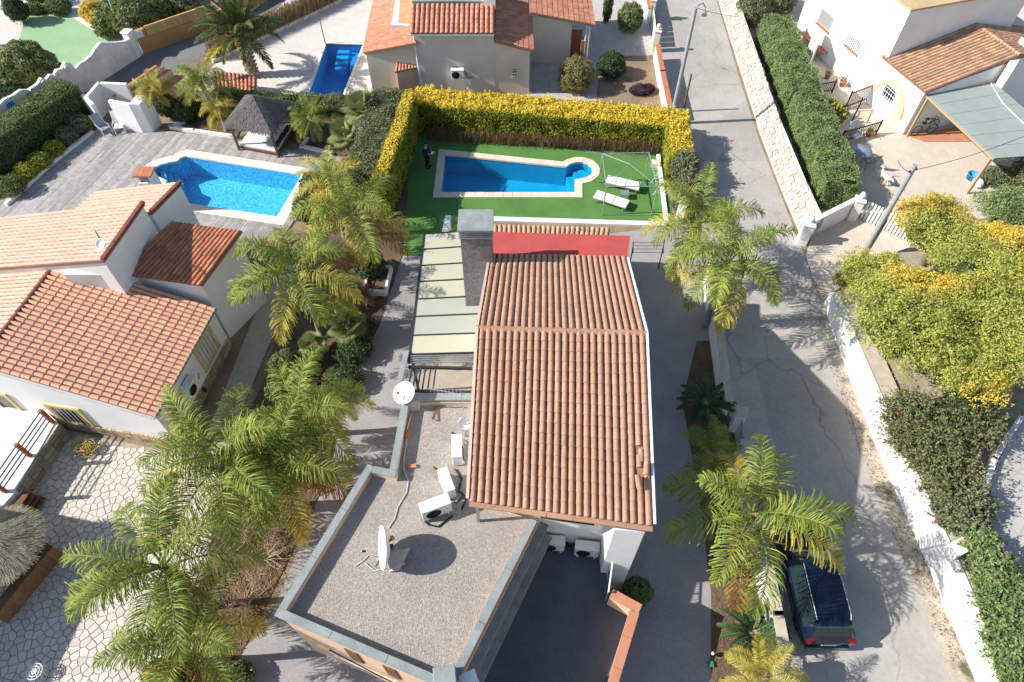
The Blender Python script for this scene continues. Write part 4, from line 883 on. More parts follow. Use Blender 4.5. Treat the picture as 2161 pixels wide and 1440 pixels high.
# rubble wall under the hedge on the right of the street
sb = [(1508,-30),(1518,10),(1562,150),(1606,290),(1650,405),(1690,500)]
sw = thing('rubble_wall', 'low pale rubble stone wall under the long street hedge', 'wall', P(1606,290))
B1 = [P(*k) for k in sb]; mb = MB()
for i in range(len(B1)-1):
    a, b = B1[i], B1[i+1]; n = Vector((1, .1, 0)); mb.prism([xy(a), xy(b), xy(b+n*.85), xy(a+n*.85)], 0, [.12, .12, 1.15, 1.15])
mb.build('core', STONEW, sw)
sg = random.Random(5); STN = M('field_stone', (0.52, 0.46, 0.39), (0.42, 0.365, 0.30), scale=3, rough=.95, island=.18, fine=.15, bump=.2)
cnt = 0
for i in range(len(B1)-1):
    a, b = B1[i], B1[i+1]; L = (b-a).length; t = (b-a)/L; n = Vector((1, .1, 0)); up = (n*.85+Vector((0,0,1.03))).normalized(); fnm = t.cross(up).normalized()
    if fnm.x > 0: fnm = -fnm
    y = .14
    while y < 1.25:
        x = sg.uniform(0, .2); hh = sg.uniform(.22, .34)
        while x < L and cnt < 300:
            ro = sg.uniform(-.22, .22); wd_ = sg.uniform(.24, .62); c = a+t*(x+wd_/2)+up*(y+sg.uniform(-.05,.05))+Vector((0,0,.1))+fnm*.02
            o = MB().box((0,0,0), (wd_-.03, hh-.03, .10+sg.uniform(0, .06)), axes=[(t*math.cos(ro)+up*math.sin(ro)), (up*math.cos(ro)-t*math.sin(ro)), fnm]); o.v = [tuple(Vector(k)*sg.uniform(.78, 1.08)+c) for k in o.v]; o.build('stone', STN, sw); cnt += 1; x += wd_
        y += hh
# white entrance walls, pillars with finials and slatted gate of the upper right house
ew = wall('entrance_wall', 'white splayed wall between the two finial pillars at the street hedge', PP([(1702,500),(1790,455)],0), 1.25, .25, WHITE)
pillar('white finial pillar at the street corner of the entrance', 1690, 512, 1.35, .5, True, cap=WHITE)
pillar('white finial pillar beside the slatted driveway gate', 1795, 462, 1.35, .45, True, cap=WHITE)
gt = thing('driveway_gate', 'white slatted sliding gate below the utility pole', 'gate', P(1865, 490))
a, b = P(1812,462), P(1935,520)
for i in range(18):
    p = lerp(a, b, (i+.5)/18); MB().box((p.x, p.y, .68), (.115, .03, 1.2), rz=math.atan2(b.y-a.y, b.x-a.x)).build('slat', WPLAST, gt)
for z in (.14, 1.22): MB().bar(a+Vector((0,.05,z)), b+Vector((0,.05,z)), .05, .08).build('rail', DARKM, gt)
# wall between the rear house and the street, red capped
cw = wall('boundary_wall', 'cream wall with red cap between rear house and street', PP([(1388,95),(1398,150),(1414,225)], 1.1), 1.1, .25, CREAM, REDCAP, .07)
cw2 = wall('boundary_wall', 'white wall with red cap at the top of the street', PP([(1360,-40),(1372,20)], 1.1), 1.1, .25, WHITE, REDCAP, .07)
pillar('cream pillar with round finial by the small side gate, lower one', 1382, 108, 1.45, .4, True, CREAM, CREAM)
pillar('cream pillar with round finial by the small side gate, upper one', 1373, 42, 1.45, .4, True, CREAM, CREAM)
sgt = thing('side_gate', 'white panel gate between the cream finial pillars', 'gate', P(1374, 80))
for s in range(5): MB().bar(lerp(P(1380,102),P(1374,48),(s+.04)/5)+Vector((0,0,.6)), lerp(P(1380,102),P(1374,48),(s+.96)/5)+Vector((0,0,.6)), .05, 1.0).build('panel', WPLAST, sgt)
# scalloped white wall at the far left, arches pierced in its crest
a, b = P(165,205), P(300,118)
far = a+(a-b)*1.25
crest = [(276,82),(262,88),(240,90),(213,90),(202,103),(193,118),(178,130),(170,134),(160,146),(147,132),(138,132),(131,146),(120,148),(116,158),(106,158),(98,168),(88,165),(80,178),(62,190),(45,190),(28,202),(10,210),(-10,230),(-40,250)]
pl = [W(u, v, far, b) for u, v in crest]; n = Vector((b-a)); n = Vector((-n.y, n.x, 0)).normalized()*.22
pl = [p for p in pl]; low = [Vector((p.x, p.y, 0)) for p in pl]
sc = thing('scalloped_wall', 'white garden wall with wavy pierced crest at the far left', 'wall', a); mb = MB()
for i in range(len(pl)-1):
    mb.prism([xy(low[i]), xy(low[i+1]), xy(low[i+1]+n), xy(low[i]+n)], 0, [pl[i].z, pl[i+1].z, pl[i+1].z, pl[i].z])
mb.build('wall', WHITE_OLD, sc)
for u, v in ((140,139),(119,152),(92,170),(67,187)):
    p = W(u, v+4, far, b, .01); dd = (b-a).normalized(); MB().lathe([(.0,0),(.12,.0),(.17,.0),(.17,.06),(.12,.06)], p-n.normalized()*.05, 12, [dd, Vector((0,0,1)), Vector((dd.y,-dd.x,0))]).build('ring', WHITE, sc)
for u, v, mt in ((23,222,BLUEM),(66,200,OCHRE),(8,250,DARKM)):
    p = W(u, v, far, b, .02); MB().box(p, (.45, .05, .35), rz=math.atan2((b-a).y, (b-a).x)).build('wall_plaque', mt, sc)
pillar('white pillar at the corner of the ochre wall', 291, 118, 1.7, .5, False, WHITE, WHITE)
aw0, aw1 = P(303,113), P(452,60); aw2 = P(640,-40)
oc = thing('ochre_wall', 'ochre wall with tan tiled band along the far lane', 'wall', aw0)
mb = MB(); wall_run(mb, [aw0, aw1, aw2], 1.0, .25, 0); mb.build('base', OCHRE, oc)
for i in range(12):
    p, q = lerp(aw0, aw1, .14+.86*(i+.03)/12), lerp(aw0, aw1, .14+.86*(i+.97)/12); MB().bar(p+Vector((0,0,1.34)), q+Vector((0,0,1.34)), .12, .66).build('tan_panel', M('tan_tile', (0.58,0.40,0.16), (0.52,0.35,0.14), scale=4, rough=.8, island=.12, fine=.1), oc)
p = aw0+(aw1-aw0)*.07; MB().box(p+Vector((-.05,-.16,1.35)), (.55,.12,.45), rz=math.atan2((aw1-aw0).y,(aw1-aw0).x)).build('meter_box', WPLAST, oc); MB().bar(aw0+Vector((0,0,1.3)), lerp(aw0,aw1,.13)+Vector((0,0,1.3)), .22, .6).build('pier', OCHRE, oc)
# reed screen and kerb along the cream patio
ra, rb = P(452,128), P(745,-12); rs = thing('reed_fence', 'brown reed screen along the cream patio', 'fence', lerp(ra, rb, .4))
MB().bar(ra+Vector((0,-.3,.12)), rb+Vector((0,-.3,.12)), .2, .24).build('kerb', CREAM, rs)
n = 5200; tt = rng.uniform(0, 1, n); A = np.array(ra); B = np.array(rb); base_ = A+(B-A)*tt[:, None]+np.stack([rng.normal(0, .12, n), rng.normal(0, .12, n), np.zeros(n)], 1)
hh = rng.uniform(.8, 1.5, n); lean = np.stack([rng.normal(0, .14, n), rng.normal(0, .14, n), hh], 1); sx = np.stack([rng.uniform(.012, .03, n), rng.normal(0, .01, n), np.zeros(n)], 1)
V = np.stack([base_-sx, base_+sx, base_+lean+sx*.4, base_+lean-sx*.4], 1).reshape(-1, 3)
o = np_obj('reeds', V, np.arange(4*n).reshape(-1, 4), M('reed', (0.34,0.24,0.12), (0.26,0.18,0.085), scale=3, rough=.95, island=.35), rs); o['kind'] = 'stuff'
# small tiled shed roof and stepped tile caps beside the lane
sh = thing('tiled_shed', 'low shed with pink tile roof beside the date palm', 'shed', P(495, 185))
a0, a1, a2, a3 = P(452,186,.8), P(540,193,.8), P(541,160,1.05), P(446,150,1.05)
tiled_roof(sh, a0, a1, a2, a3, CLAY_C, CLAY_BASE, pitch=.24, name='roof'); solid(sh, 'wall', [a0+Vector((.1,.1,0)), a1+Vector((-.1,.1,0)), a2+Vector((-.1,-.1,0)), a3+Vector((.1,-.1,0))], 0, [.64,.64,.9,.9], CREAM)
tw = thing('stepped_wall', 'low wall with three rows of red caps beside the lane', 'wall', P(260, 195))
for k in range(3):
    a, b = P(240+k*14,204+k*3,.9-.2*k), P(330+k*14,140+k*3,.9-.2*k); MB().bar(a-Vector((0,0,.45-.1*k)), b-Vector((0,0,.45-.1*k)), .3, .9-.2*k-.02).build('wall', CREAM, tw); MB().bar(a+Vector((0,0,.03)), b+Vector((0,0,.03)), .2, .06).build('cap', REDCAP, tw)
# white shower screen on the deck
ss = thing('shower_screen', 'tall white angled screen wall on the timber deck', 'wall', P(310, 278))
for a, b, h in ((P(305,280),P(262,272),2.0), (P(322,279),P(340,262),2.0), (P(200,247),P(222,268),1.6)):
    MB().bar(a+Vector((0,0,h/2)), b+Vector((0,0,h/2)), .22, h).build('panel', WHITE, ss)
MB().prism([xy(P(303,281)), xy(P(324,281)), xy(P(340,262)), xy(P(318,262))], 0, 2.02).build('core', WHITE, ss)
bw_ = wall('screen_wall', 'white wall behind the garden chairs at the deck corner', PP([(212,252),(235,225),(292,228)]), 1.7, .2, WHITE)
# planter kerbs round the deck
for k, pts in enumerate(([(198,281),(15,436)], [(362,272),(392,264)], [(362,272),(410,279),(500,293)], [(636,312),(650,298)], [(636,312),(700,327)])):
    a, b = P(*pts[0]), P(*pts[1]); o = None
kt = [('left hedge bed', [(198,281),(110,350),(15,436)]), ('palm bed behind the deck', [(392,262),(362,272),(410,280),(500,293)]), ('small palm bed right of the gazebo', [(652,296),(638,313),(702,328)])]
for nm, pts in kt:
    mb = MB(); wall_run(mb, PP(pts), .22, .2, 0); o = mb.build('bed_kerb', WHITE); tag(o, 'white kerb edging the '+nm, 'kerb')
slab('garden_bed', PP([(195,240),(200,282),(110,350),(15,436),(-60,470),(-60,330),(60,260),(120,200)]), .05, BEDSOIL)
slab('garden_bed', PP([(300,180),(345,215),(395,262),(365,271),(410,279),(500,292),(520,250),(640,310),(702,327),(730,330),(860,190),(640,212),(440,195)]), .06, BEDSOIL)
# ================================================================ poles and cables
def pole(name, label, base, h, r0, r1, mat):
    p = P(*base); o = thing(name, label, 'pole', p)
    MB().tube([p, p+Vector((0,0,h*.5)), p+Vector((0,0,h))], [r0, (r0+r1)/2, r1], 12).build('shaft', mat, o); return o, p
CONC = M('pole_grey', (0.36,0.37,0.36), (0.29,0.30,0.29), scale=5, rough=.6, fine=.1)
o, p = pole('street_lamp', 'tall grey lamp post rising from the yellow hedge', (1415,262), 7.3, .14, .10, CONC)
t = p+Vector((0,0,7.3)); MB().tube([t-Vector((0,0,.3)), t+Vector((.12,0,.15)), t+Vector((.35,.1,.2)), t+Vector((.55,.15,-.05)), t+Vector((.58,.16,-.35))], .03, 8).build('lamp_arm', CONC, o)
MB().lathe([(.02,.12),(.08,.1),(.17,-.05),(.15,-.08),(0,-.1)], t+Vector((.58,.16,-.42)), 12).build('lamp_head', GREYM, o)
top1 = t
o, p = pole('utility_pole', 'grey utility pole standing by the slatted driveway gate', (1806,562), 6.5, .15, .11, CONC)
MB().tube([p+Vector((.2,0,0)), p+Vector((.2,0,3.2))], .045, 8).build('conduit', GREYM, o); top2 = p+Vector((0,0,6.5))
MB().bar(top2+Vector((-.2,-.1,-.3)), top2+Vector((.25,.1,-.3)), .05, .07).build('crossarm', DARKM, o)
o, p = pole('timber_post', 'short brown timber post beside the lamp post', (1441,236), 2.6, .07, .06, BROWNW)
o, p = pole('utility_pole', 'thin pale pole behind the scalloped wall at the far left', (266,76), 4.6, .09, .07, M('pale_pole', (0.5,0.5,0.5), rough=.6))
o, p = pole('shower_pole', 'thin dark pole at the corner of the royal blue pool', (687,94), 1.8, .035, .03, DARKM)
MB().bar(P(687,94,.6), P(766,96,.6), .04, .04).build('rail', DARKM, o)
def cable(label, pts, r=.014):
    o = MB().tube(pts, r, 5).build('cable', BLACK); return tag(o, label, 'cable')
def sag(a, b, s, n=10): return [lerp(a, b, i/n)-Vector((0,0,4*s*(i/n)*(1-i/n))) for i in range(n+1)]
cable('black cable hanging from the utility pole towards the right edge', sag(top2+Vector((.2,.05,-.3)), P(2200,272,5.6), .25))
cable('black cable from the lamp post across the street', sag(top1, Vector((19.0, 44.0, 3.0)), .5))
cable('black cable from the utility pole to the hedge side', sag(top2+Vector((-.2,-.05,-.3)), P(1895,338,5.8), .1))
# ================================================================ plants
def leafmat(name, c1, c2, island=.30, hue=.02, trans=.30, rough=.5, scale=.9): return M(name, c1, c2, scale=scale, rough=rough, island=island, hue=hue, trans=trans, spec=.18)
L_YEL = leafmat('leaf_yellow', (0.90,0.69,0.09), (0.76,0.60,0.08), .22, .015, .35)
L_YG = leafmat('leaf_yellow_green', (0.42,0.40,0.04), (0.30,0.33,0.04), .3, .02, .35)
L_GRN = leafmat('leaf_green', (0.22,0.265,0.095), (0.15,0.20,0.07))
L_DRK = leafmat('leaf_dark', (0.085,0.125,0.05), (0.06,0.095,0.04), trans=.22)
L_GREY = leafmat('leaf_grey_green', (0.25,0.265,0.145), (0.18,0.20,0.10))
L_OLV = leafmat('leaf_olive', (0.33,0.28,0.11), (0.26,0.23,0.09))
L_PUR = leafmat('leaf_purple', (0.115,0.05,0.11), (0.08,0.03,0.08))
L_MIM = leafmat('leaf_mimosa', (0.50,0.50,0.12), (0.40,0.43,0.10), .30, .02, .35, scale=.7)
L_MIMY = leafmat('leaf_mimosa_gold', (0.76,0.57,0.09), (0.66,0.52,0.10), .25, .015, .35)
L_MIX = leafmat('leaf_loose', (0.26,0.265,0.12), (0.18,0.20,0.09), .4, .03)
L_HDG = leafmat('leaf_street_hedge', (0.27,0.35,0.135), (0.19,0.265,0.10), .35, .015)
TWIG = M('twig', (0.16,0.10,0.06), (0.11,0.07,0.045), scale=6, rough=1)
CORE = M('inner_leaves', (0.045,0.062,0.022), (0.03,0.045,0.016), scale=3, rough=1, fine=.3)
DRY = leafmat('dry_stem', (0.29,0.20,0.105), (0.21,0.145,0.075), .35, .015, .15)
FLOW_P = leafmat('pink_flower', (0.55,0.16,0.36), (0.45,0.12,0.3)); FLOW_R = leafmat('red_flower', (0.42,0.06,0.045), (0.5,0.12,0.08))
BARK = M('bark', (0.23,0.185,0.14), (0.16,0.13,0.10), scale=5, rough=1, bump=.5)
def lump_ell(c, r, seg=14, amp=.12, f=1.6):
    V = []; F = []
    for i in range(seg//2+1):
        th = math.pi*i/(seg//2)
        for k in range(seg): ph = 2*math.pi*k/seg; V.append((math.sin(th)*math.cos(ph), math.sin(th)*math.sin(ph), math.cos(th)))
    V = np.array(V); g = 1+amp*noise3(V*3+np.array(c)[None]*.7, f); V = V*g[:, None]*np.array(r)[None]+np.array(c)[None]
    for i in range(seg//2):
        for k in range(seg): F.append([i*seg+k, i*seg+(k+1) % seg, (i+1)*seg+(k+1) % seg, (i+1)*seg+k])
    return V, np.array(F)
def ell_points(c, r, n, amp=.16, f=2.2, fuzz=.10, lowcut=-.75):
    d = rng.normal(size=(int(n*1.5), 3)); d /= np.linalg.norm(d, axis=1, keepdims=True); d = d[d[:, 2] > lowcut][:n]
    g = 1+amp*noise3(d*2.6+np.array(c)[None], f)-np.abs(rng.normal(0, fuzz, len(d))); return np.array(c)+d*g[:, None]*np.array(r), d
def shrub(name, label, cat, blobs, mat, n, size=.10, asp=.55, group=None, extra=None, stems=True, ground=0.0, jitter=.8, core=.82, wild=0, wl=.55):
    """blobs: (u, v, zc, rx, ry, rz) -- photo pixel of a clump's middle, its height and radii in metres; n leaves per square metre of clump surface"""
    B = [(np.array(P(b[0], b[1], b[2])), np.array(b[3:6])) for b in blobs]; m = np.mean([k[0] for k in B], 0)
    t = thing(name, label, cat, (m[0], m[1], ground), group)
    Vs, Fs, o = [], [], 0; PTS = []; NR = []
    for c, r in B:
        area = 4*math.pi*(r[0]*r[1]+r[0]*r[2]+r[1]*r[2])/3; k = int(area*n); p, d = ell_points(c, r, k); ok = p[:, 2] > ground+.02; PTS.append(p[ok]); NR.append(d[ok])
        V, F = lump_ell(c, r*core); V[:, 2] = np.maximum(V[:, 2], ground+.01); Vs.append(V); Fs.append(F+o); o += len(V)
    if wild:
        P2, N2 = np.concatenate(PTS), np.concatenate(NR); k = rng.choice(len(P2), wild*len(B)); dr = N2[k]*.7+rng.normal(0, .45, (len(k), 3))+np.array([0, 0, .35]); dr /= np.linalg.norm(dr, axis=1, keepdims=True)
        ln_ = rng.uniform(.3, 1, len(k))*wl; m_ = 12; e = np.tile(np.linspace(0, 1, m_), len(k)); j = np.repeat(np.arange(len(k)), m_); q = P2[k][j]+dr[j]*(ln_[j]*e)[:, None]+np.array([0, 0, -.25])*(ln_[j]*e*e)[:, None]+rng.normal(0, .025, (len(j), 3)); q[:, 2] = np.maximum(q[:, 2], ground+.03)
        PTS.append(q); NR.append(np.tile([0, 0, 1.0], (len(j), 1)))
    V, F = leaf_quads(np.concatenate(PTS), np.concatenate(NR), size, asp, jitter); np_obj('foliage', V, F, mat, t)
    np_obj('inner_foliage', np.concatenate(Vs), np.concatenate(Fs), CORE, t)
    if stems:
        mb = MB()
        for c, r in B: mb.tube([(m[0], m[1], ground), ((m[0]+c[0])/2, (m[1]+c[1])/2, (ground+c[2])/2+.1), tuple(c)], [.05, .04, .02], 6)
        mb.build('stem', TWIG, t)
    if extra:
        emat, en, es, nm = extra; P2 = np.concatenate(PTS); N2 = np.concatenate(NR); k = rng.choice(len(P2), min(en, len(P2)), replace=False)
        V, F = leaf_quads(P2[k]+N2[k]*.03, N2[k], es, .8, .6); np_obj('flowers' if 'flower' in emat.name else 'young_growth', V, F, emat, t)
    return t
def hedge(name, label, line, width, h0, h1, mat, n, size=.10, asp=.55, top=None, side='right', amp=.10, ground=0.0, topn=1.0, group=None, spikes=0):
    """line: plan points along the middle of the hedge; leaves on top and flanks; top = other leaf colour on the crest"""
    t = thing(name, label, 'hedge', Vector((*lerp(Vector(line[0]), Vector(line[-1]), .5)[:2], ground)), group)
    PT, NN, PU, NU = [], [], [], []; Vc, Fc, o = [], [], 0
    for i in range(len(line)-1):
        a, b = np.array(line[i][:2]), np.array(line[i+1][:2]); L = np.linalg.norm(b-a); d = (b-a)/L; q = np.array([-d[1], d[0]])
        H0, H1 = lerp(h0, h1, i/(len(line)-1)), lerp(h0, h1, (i+1)/(len(line)-1)); wd = width/2
        def pts(k, kind):
            s = rng.uniform(-.02, 1.02, k); H = H0+(H1-H0)*s
            if kind == 0: off = rng.uniform(-wd, wd, k); z = H-.25*np.maximum(0, np.abs(off)/wd-.7)*.8; nr = np.tile([0, 0, 1.0], (k, 1))
            elif kind == 1: sg_ = rng.choice([-1.0, 1.0], k); off = sg_*wd; z = rng.uniform(0.02, 1, k)*H; nr = np.stack([q[0]*sg_, q[1]*sg_, np.full(k, .25)], 1)
            else: off = rng.uniform(-wd, wd, k); z = rng.uniform(.02, 1, k)*H; s = np.where(rng.random(k) < .5, -.5*.2/L, 1+.5*.2/L); nr = np.stack([d[0]*np.sign(s-.5), d[1]*np.sign(s-.5), np.full(k, .2)], 1)
            xy_ = a+d*(s*L)[:, None]+q*off[:, None]; p = np.stack([xy_[:, 0], xy_[:, 1], z+ground], 1)
            return p+nr*(amp*noise3(p, 2.4)+rng.normal(0, .04, k))[:, None], nr
        p, nr = pts(int(L*width*n*topn), 0); PU.append(p); NU.append(nr)
        p, nr = pts(int(L*(H0+H1)*n), 1); PT.append(p); NN.append(nr)
        if i in (0, len(line)-2): p, nr = pts(int(width*(H0+H1)*n), 2); PT.append(p); NN.append(nr)
        w2 = wd-.10
        c = [a-q*w2, b-q*w2, b+q*w2, a+q*w2]; hs = [H0-.12, H1-.12, H1-.12, H0-.12]
        Vc += [(k[0], k[1], ground+.005) for k in c]+[(k[0], k[1], ground+hs[j]) for j, k in enumerate(c)]
        Fc += [[o+4, o+5, o+6, o+7], [o, o+1, o+5, o+4], [o+1, o+2, o+6, o+5], [o+2, o+3, o+7, o+6], [o+3, o, o+4, o+7]]; o += 8
    if top is None: PT += PU; NN += NU
    V, F = leaf_quads(np.concatenate(PT), np.concatenate(NN), size, asp); np_obj('foliage', V, F, mat, t)
    if top is not None:
        U, N_ = np.concatenate(PU), np.concatenate(NU)
        if spikes:
            k = rng.choice(len(U), spikes); j = np.repeat(k, 16); e = rng.uniform(0, 1, len(j)); S = U[j]+np.stack([rng.normal(0, .05, len(j)), rng.normal(0, .05, len(j)), e*.30], 1)*np.stack([1-e*.5, 1-e*.5, np.ones(len(j))], 1)
            U = np.concatenate([U, S]); N_ = np.concatenate([N_, np.tile([0, -.3, .8], (len(j), 1))])
        V, F = leaf_quads(U, N_, size, asp); np_obj('young_growth', V, F, top, t)
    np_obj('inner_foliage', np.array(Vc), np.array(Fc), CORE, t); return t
# ---------------- hedges
YH0, YH1 = P(893,281), P(1392,318); dv = (YH1-YH0).normalized(); nv = Vector((-dv.y, dv.x, 0))
hedge('hedge', 'yellow tipped hedge along the back of the turf pool garden', [YH0+nv*.9-dv*.3, YH1+nv*.9+dv*.2], 1.8, 2.0, 1.75, L_YG, 460, .11, top=L_YEL, spikes=170, topn=1.25)
LH0, LH1 = P(884,292), P(809,520); dv = (LH1-LH0).normalized(); nv = Vector((dv.y, -dv.x, 0)); nv = nv if nv.x < 0 else -nv
hedge('hedge', 'tall green hedge with yellow crest left of the turf pool garden', [LH0+nv*.35-dv*.6, LH1+nv*.35-dv*2.2], .7, 2.75, 2.7, L_YG, 420, .11, top=L_YEL)
hedge('hedge', 'broad grey green hedge between the deck and the yellow crested hedge', [LH0+nv*1.75-dv*1.3, lerp(LH0,LH1,.62)+nv*1.7], 2.1, 2.3, 2.0, L_GREY, 360, .11, amp=.2)
RH0, RH1 = P(1398,318), P(1404,392)
hedge('hedge', 'yellow hedge corner beside the lamp post and street', [RH0+Vector((.65,1.0,0)), RH1+Vector((.65,.3,0))], 1.2, 2.1, 1.9, L_YG, 460, .11, top=L_YEL, spikes=40)
shrub('shrub', 'grey green leafy shrub hanging over the street below the yellow hedge corner', 'shrub', [(1445,352,1.3,.75,.8,1.0),(1452,392,1.0,.65,.9,.85),(1438,428,.7,.5,.6,.6)], L_GREY, 330, .11, wild=120, wl=.4)
BH0, BH1 = P(196,246), P(-60,420); dv = (BH1-BH0).normalized(); nv = Vector((dv.y, -dv.x, 0)); nv = nv if nv.y > 0 else -nv
hedge('hedge', 'clipped dark green hedge in front of the scalloped wall', [BH0+nv*.85, BH1+nv*.85], 1.7, 2.1, 2.1, L_GRN, 460, .10)
SH = [P(1622,90), P(1650,170), P(1690,270), P(1735,380), P(1752,440)]
hedge('hedge', 'long fluffy green hedge on the right side of the street', [p+Vector((.05,0,0)) for p in SH], 1.9, 2.0, 1.9, L_HDG, 620, .14, asp=.30, amp=.20)
DH = [P(470,222), P(560,234), P(640,240), P(750,244), P(845,225)]
hedge('hedge', 'dark hedge between the timber deck and the cream patio', DH, 1.0, 1.15, 1.15, L_GRN, 420, .10, amp=.22)
# dry stems along the foot of the yellow hedge
n = 3600; A, B = np.array(P(905,292)), np.array(P(1385,322)); tt = rng.uniform(0, 1, n); b0 = A+(B-A)*tt[:, None]+np.stack([rng.normal(0, .1, n), rng.normal(0, .14, n), np.zeros(n)], 1)
hh = rng.uniform(.3, .85, n); le = np.stack([rng.normal(0, .12, n), rng.normal(-.12, .12, n), hh], 1); sx = np.stack([rng.uniform(.012, .028, n), rng.normal(0, .008, n), np.zeros(n)], 1)
V = np.stack([b0-sx, b0+sx, b0+le+sx*.4, b0+le-sx*.4], 1).reshape(-1, 3); o = link('dry_grass', np_mesh('dry_grass', V, np.arange(4*n).reshape(-1, 4)), DRY); o['kind'] = 'stuff'; tag(o, 'brown dry stems along the foot of the yellow hedge', 'grass')
# ---------------- shrubs
shrub('shrub', 'round olive coloured clipped bush behind the yellow hedge', 'shrub', [(1216,158,1.05,1.15,1.15,1.15)], L_OLV, 520, .09)
shrub('shrub', 'round dark glossy bush beside the olive coloured one', 'shrub', [(1290,138,.75,.95,.9,.85)], L_DRK, 420, .13)
shrub('shrub', 'low purple leaved shrub by the red capped wall', 'shrub', [(1352,190,.25,.75,.5,.3),(1368,187,.25,.45,.4,.28)], L_PUR, 420, .10)
shrub('shrub', 'green bush at the top beside the white red capped wall', 'shrub', [(1330,38,.9,.9,.9,1.0)], L_GRN, 360, .14)
shrub('tree', 'slim dark conifer left of the green bush at the top', 'tree', [(1283,14,1.2,.35,.35,1.4)], L_DRK, 400, .1)
for (u, v, r, mt, lb) in ((168,264,.72,L_GREY,'grey green round bush nearest the garden chairs'), (141,287,.66,L_GREY,'grey green round bush, second from the garden chairs'), (113,315,.62,L_YG,'uppermost of the three bright lime bushes in the kerb bed'), (84,340,.66,L_YG,'middle one of the three bright lime bushes in the kerb bed'), (55,362,.68,L_YG,'lowest of the three bright lime bushes in the kerb bed'), (24,392,.75,L_GRN,'green bush at the lowest end of the kerb bed'), (15,335,.8,L_GREY,'pale grey bush at the left edge before the dark hedge')):
    shrub('shrub', lb, 'shrub', [(u, v, r*.7, r, r, r*.75)], mt, 460, .09)
shrub('tree', 'round leafy green tree behind the scalloped wall', 'tree', [(62,140,1.6,1.7,1.5,1.5),(35,165,1.2,1.3,1.3,1.2)], L_GRN, 300, .15, extra=(L_OLV, 900, .15, 'tips'))
shrub('shrub', 'low mixed shrubs under the round tree at the left edge', 'shrub', [(15,200,.8,1.5,1.0,.8),(60,190,.6,1.0,.8,.6),(0,165,.8,1.0,1.0,.9)], L_DRK, 300, .13)
shrub('shrub', 'clipped dark bush by the green floored patio', 'shrub', [(33,20,1.0,.8,.8,1.0)], L_DRK, 420, .10)
shrub('shrub', 'yellow flowering shrub beside the white footpath', 'shrub', [(195,24,.6,.9,.9,.7),(205,40,.5,.7,.6,.5)], L_MIMY, 300, .14)
shrub('shrub', 'large green shrubbery behind the thin pale pole', 'shrub', [(245,35,1.0,1.3,1.3,1.1),(285,40,1.2,1.6,1.5,1.3),(320,25,1.1,1.5,1.2,1.2),(225,58,.7,.9,.8,.7)], L_GRN, 260, .16)
shrub('shrub', 'grey green shrubs at the top above the ochre wall', 'shrub', [(350,0,1.0,1.5,1.2,1.0),(385,12,.9,1.4,1.1,.9),(335,-30,1,2,1.5,1)], L_GREY, 240, .16)
shrub('shrub', 'green shrubs at the top edge beyond the green patio', 'shrub', [(90,-8,.6,1.4,.8,.6),(122,12,.6,1.0,.7,.6),(70,18,.35,.9,.5,.4)], L_GRN, 260, .14)
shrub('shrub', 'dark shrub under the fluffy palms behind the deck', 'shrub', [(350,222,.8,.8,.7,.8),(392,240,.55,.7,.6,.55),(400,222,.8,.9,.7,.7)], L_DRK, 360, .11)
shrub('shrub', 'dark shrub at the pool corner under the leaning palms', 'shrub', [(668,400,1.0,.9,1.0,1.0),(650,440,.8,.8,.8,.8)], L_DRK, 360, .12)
shrub('shrub', 'dark glossy shrub beside the grey palm trunk', 'shrub', [(605,775,.8,.75,.8,.8),(590,825,.6,.6,.6,.6),(640,800,.5,.6,.6,.5)], L_GRN, 360, .14)
shrub('shrub', 'mounded dark shrub by the path right of the palm trunk', 'shrub', [(730,800,.45,.8,.8,.5),(700,830,.4,.7,.6,.4)], L_DRK, 360, .10)
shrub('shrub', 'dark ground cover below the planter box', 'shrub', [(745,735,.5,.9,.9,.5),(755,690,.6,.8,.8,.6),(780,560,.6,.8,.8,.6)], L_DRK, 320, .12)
shrub('shrub', 'shaded leafy plant at the foot of the terrace wall', 'shrub', [(1345,1248,.5,.55,.5,.5)], L_GRN, 420, .16, .35)
shrub('shrub', 'grey leaved shrub in the flower patch by the awning post', 'shrub', [(2105,372,.45,.9,.7,.5)], L_GREY, 360, .1)
shrub('shrub', 'leafy bush at the right edge beside the awning', 'shrub', [(2158,375,.9,.9,.9,.9),(2170,300,1.2,.8,.8,1.0)], L_MIX, 260, .14)
shrub('shrub', 'grey bush at the top right corner behind the porch', 'shrub', [(1590,20,1.0,1.2,1.2,1.1),(1640,5,1.0,1.3,1.0,1.0),(1610,-20,1.2,1.5,1.2,1.2)], L_GREY, 260, .14)
shrub('shrub', 'small dry bush where the street wall begins', 'shrub', [(1785,588,.9,.6,.5,.5)], L_OLV, 300, .10)
shrub('shrub', 'leafy dark shrub at the bottom edge below the lowest palms', 'shrub', [(345,1432,.6,.7,.7,.6),(500,1425,.4,.6,.5,.4)], L_GRN, 320, .14)
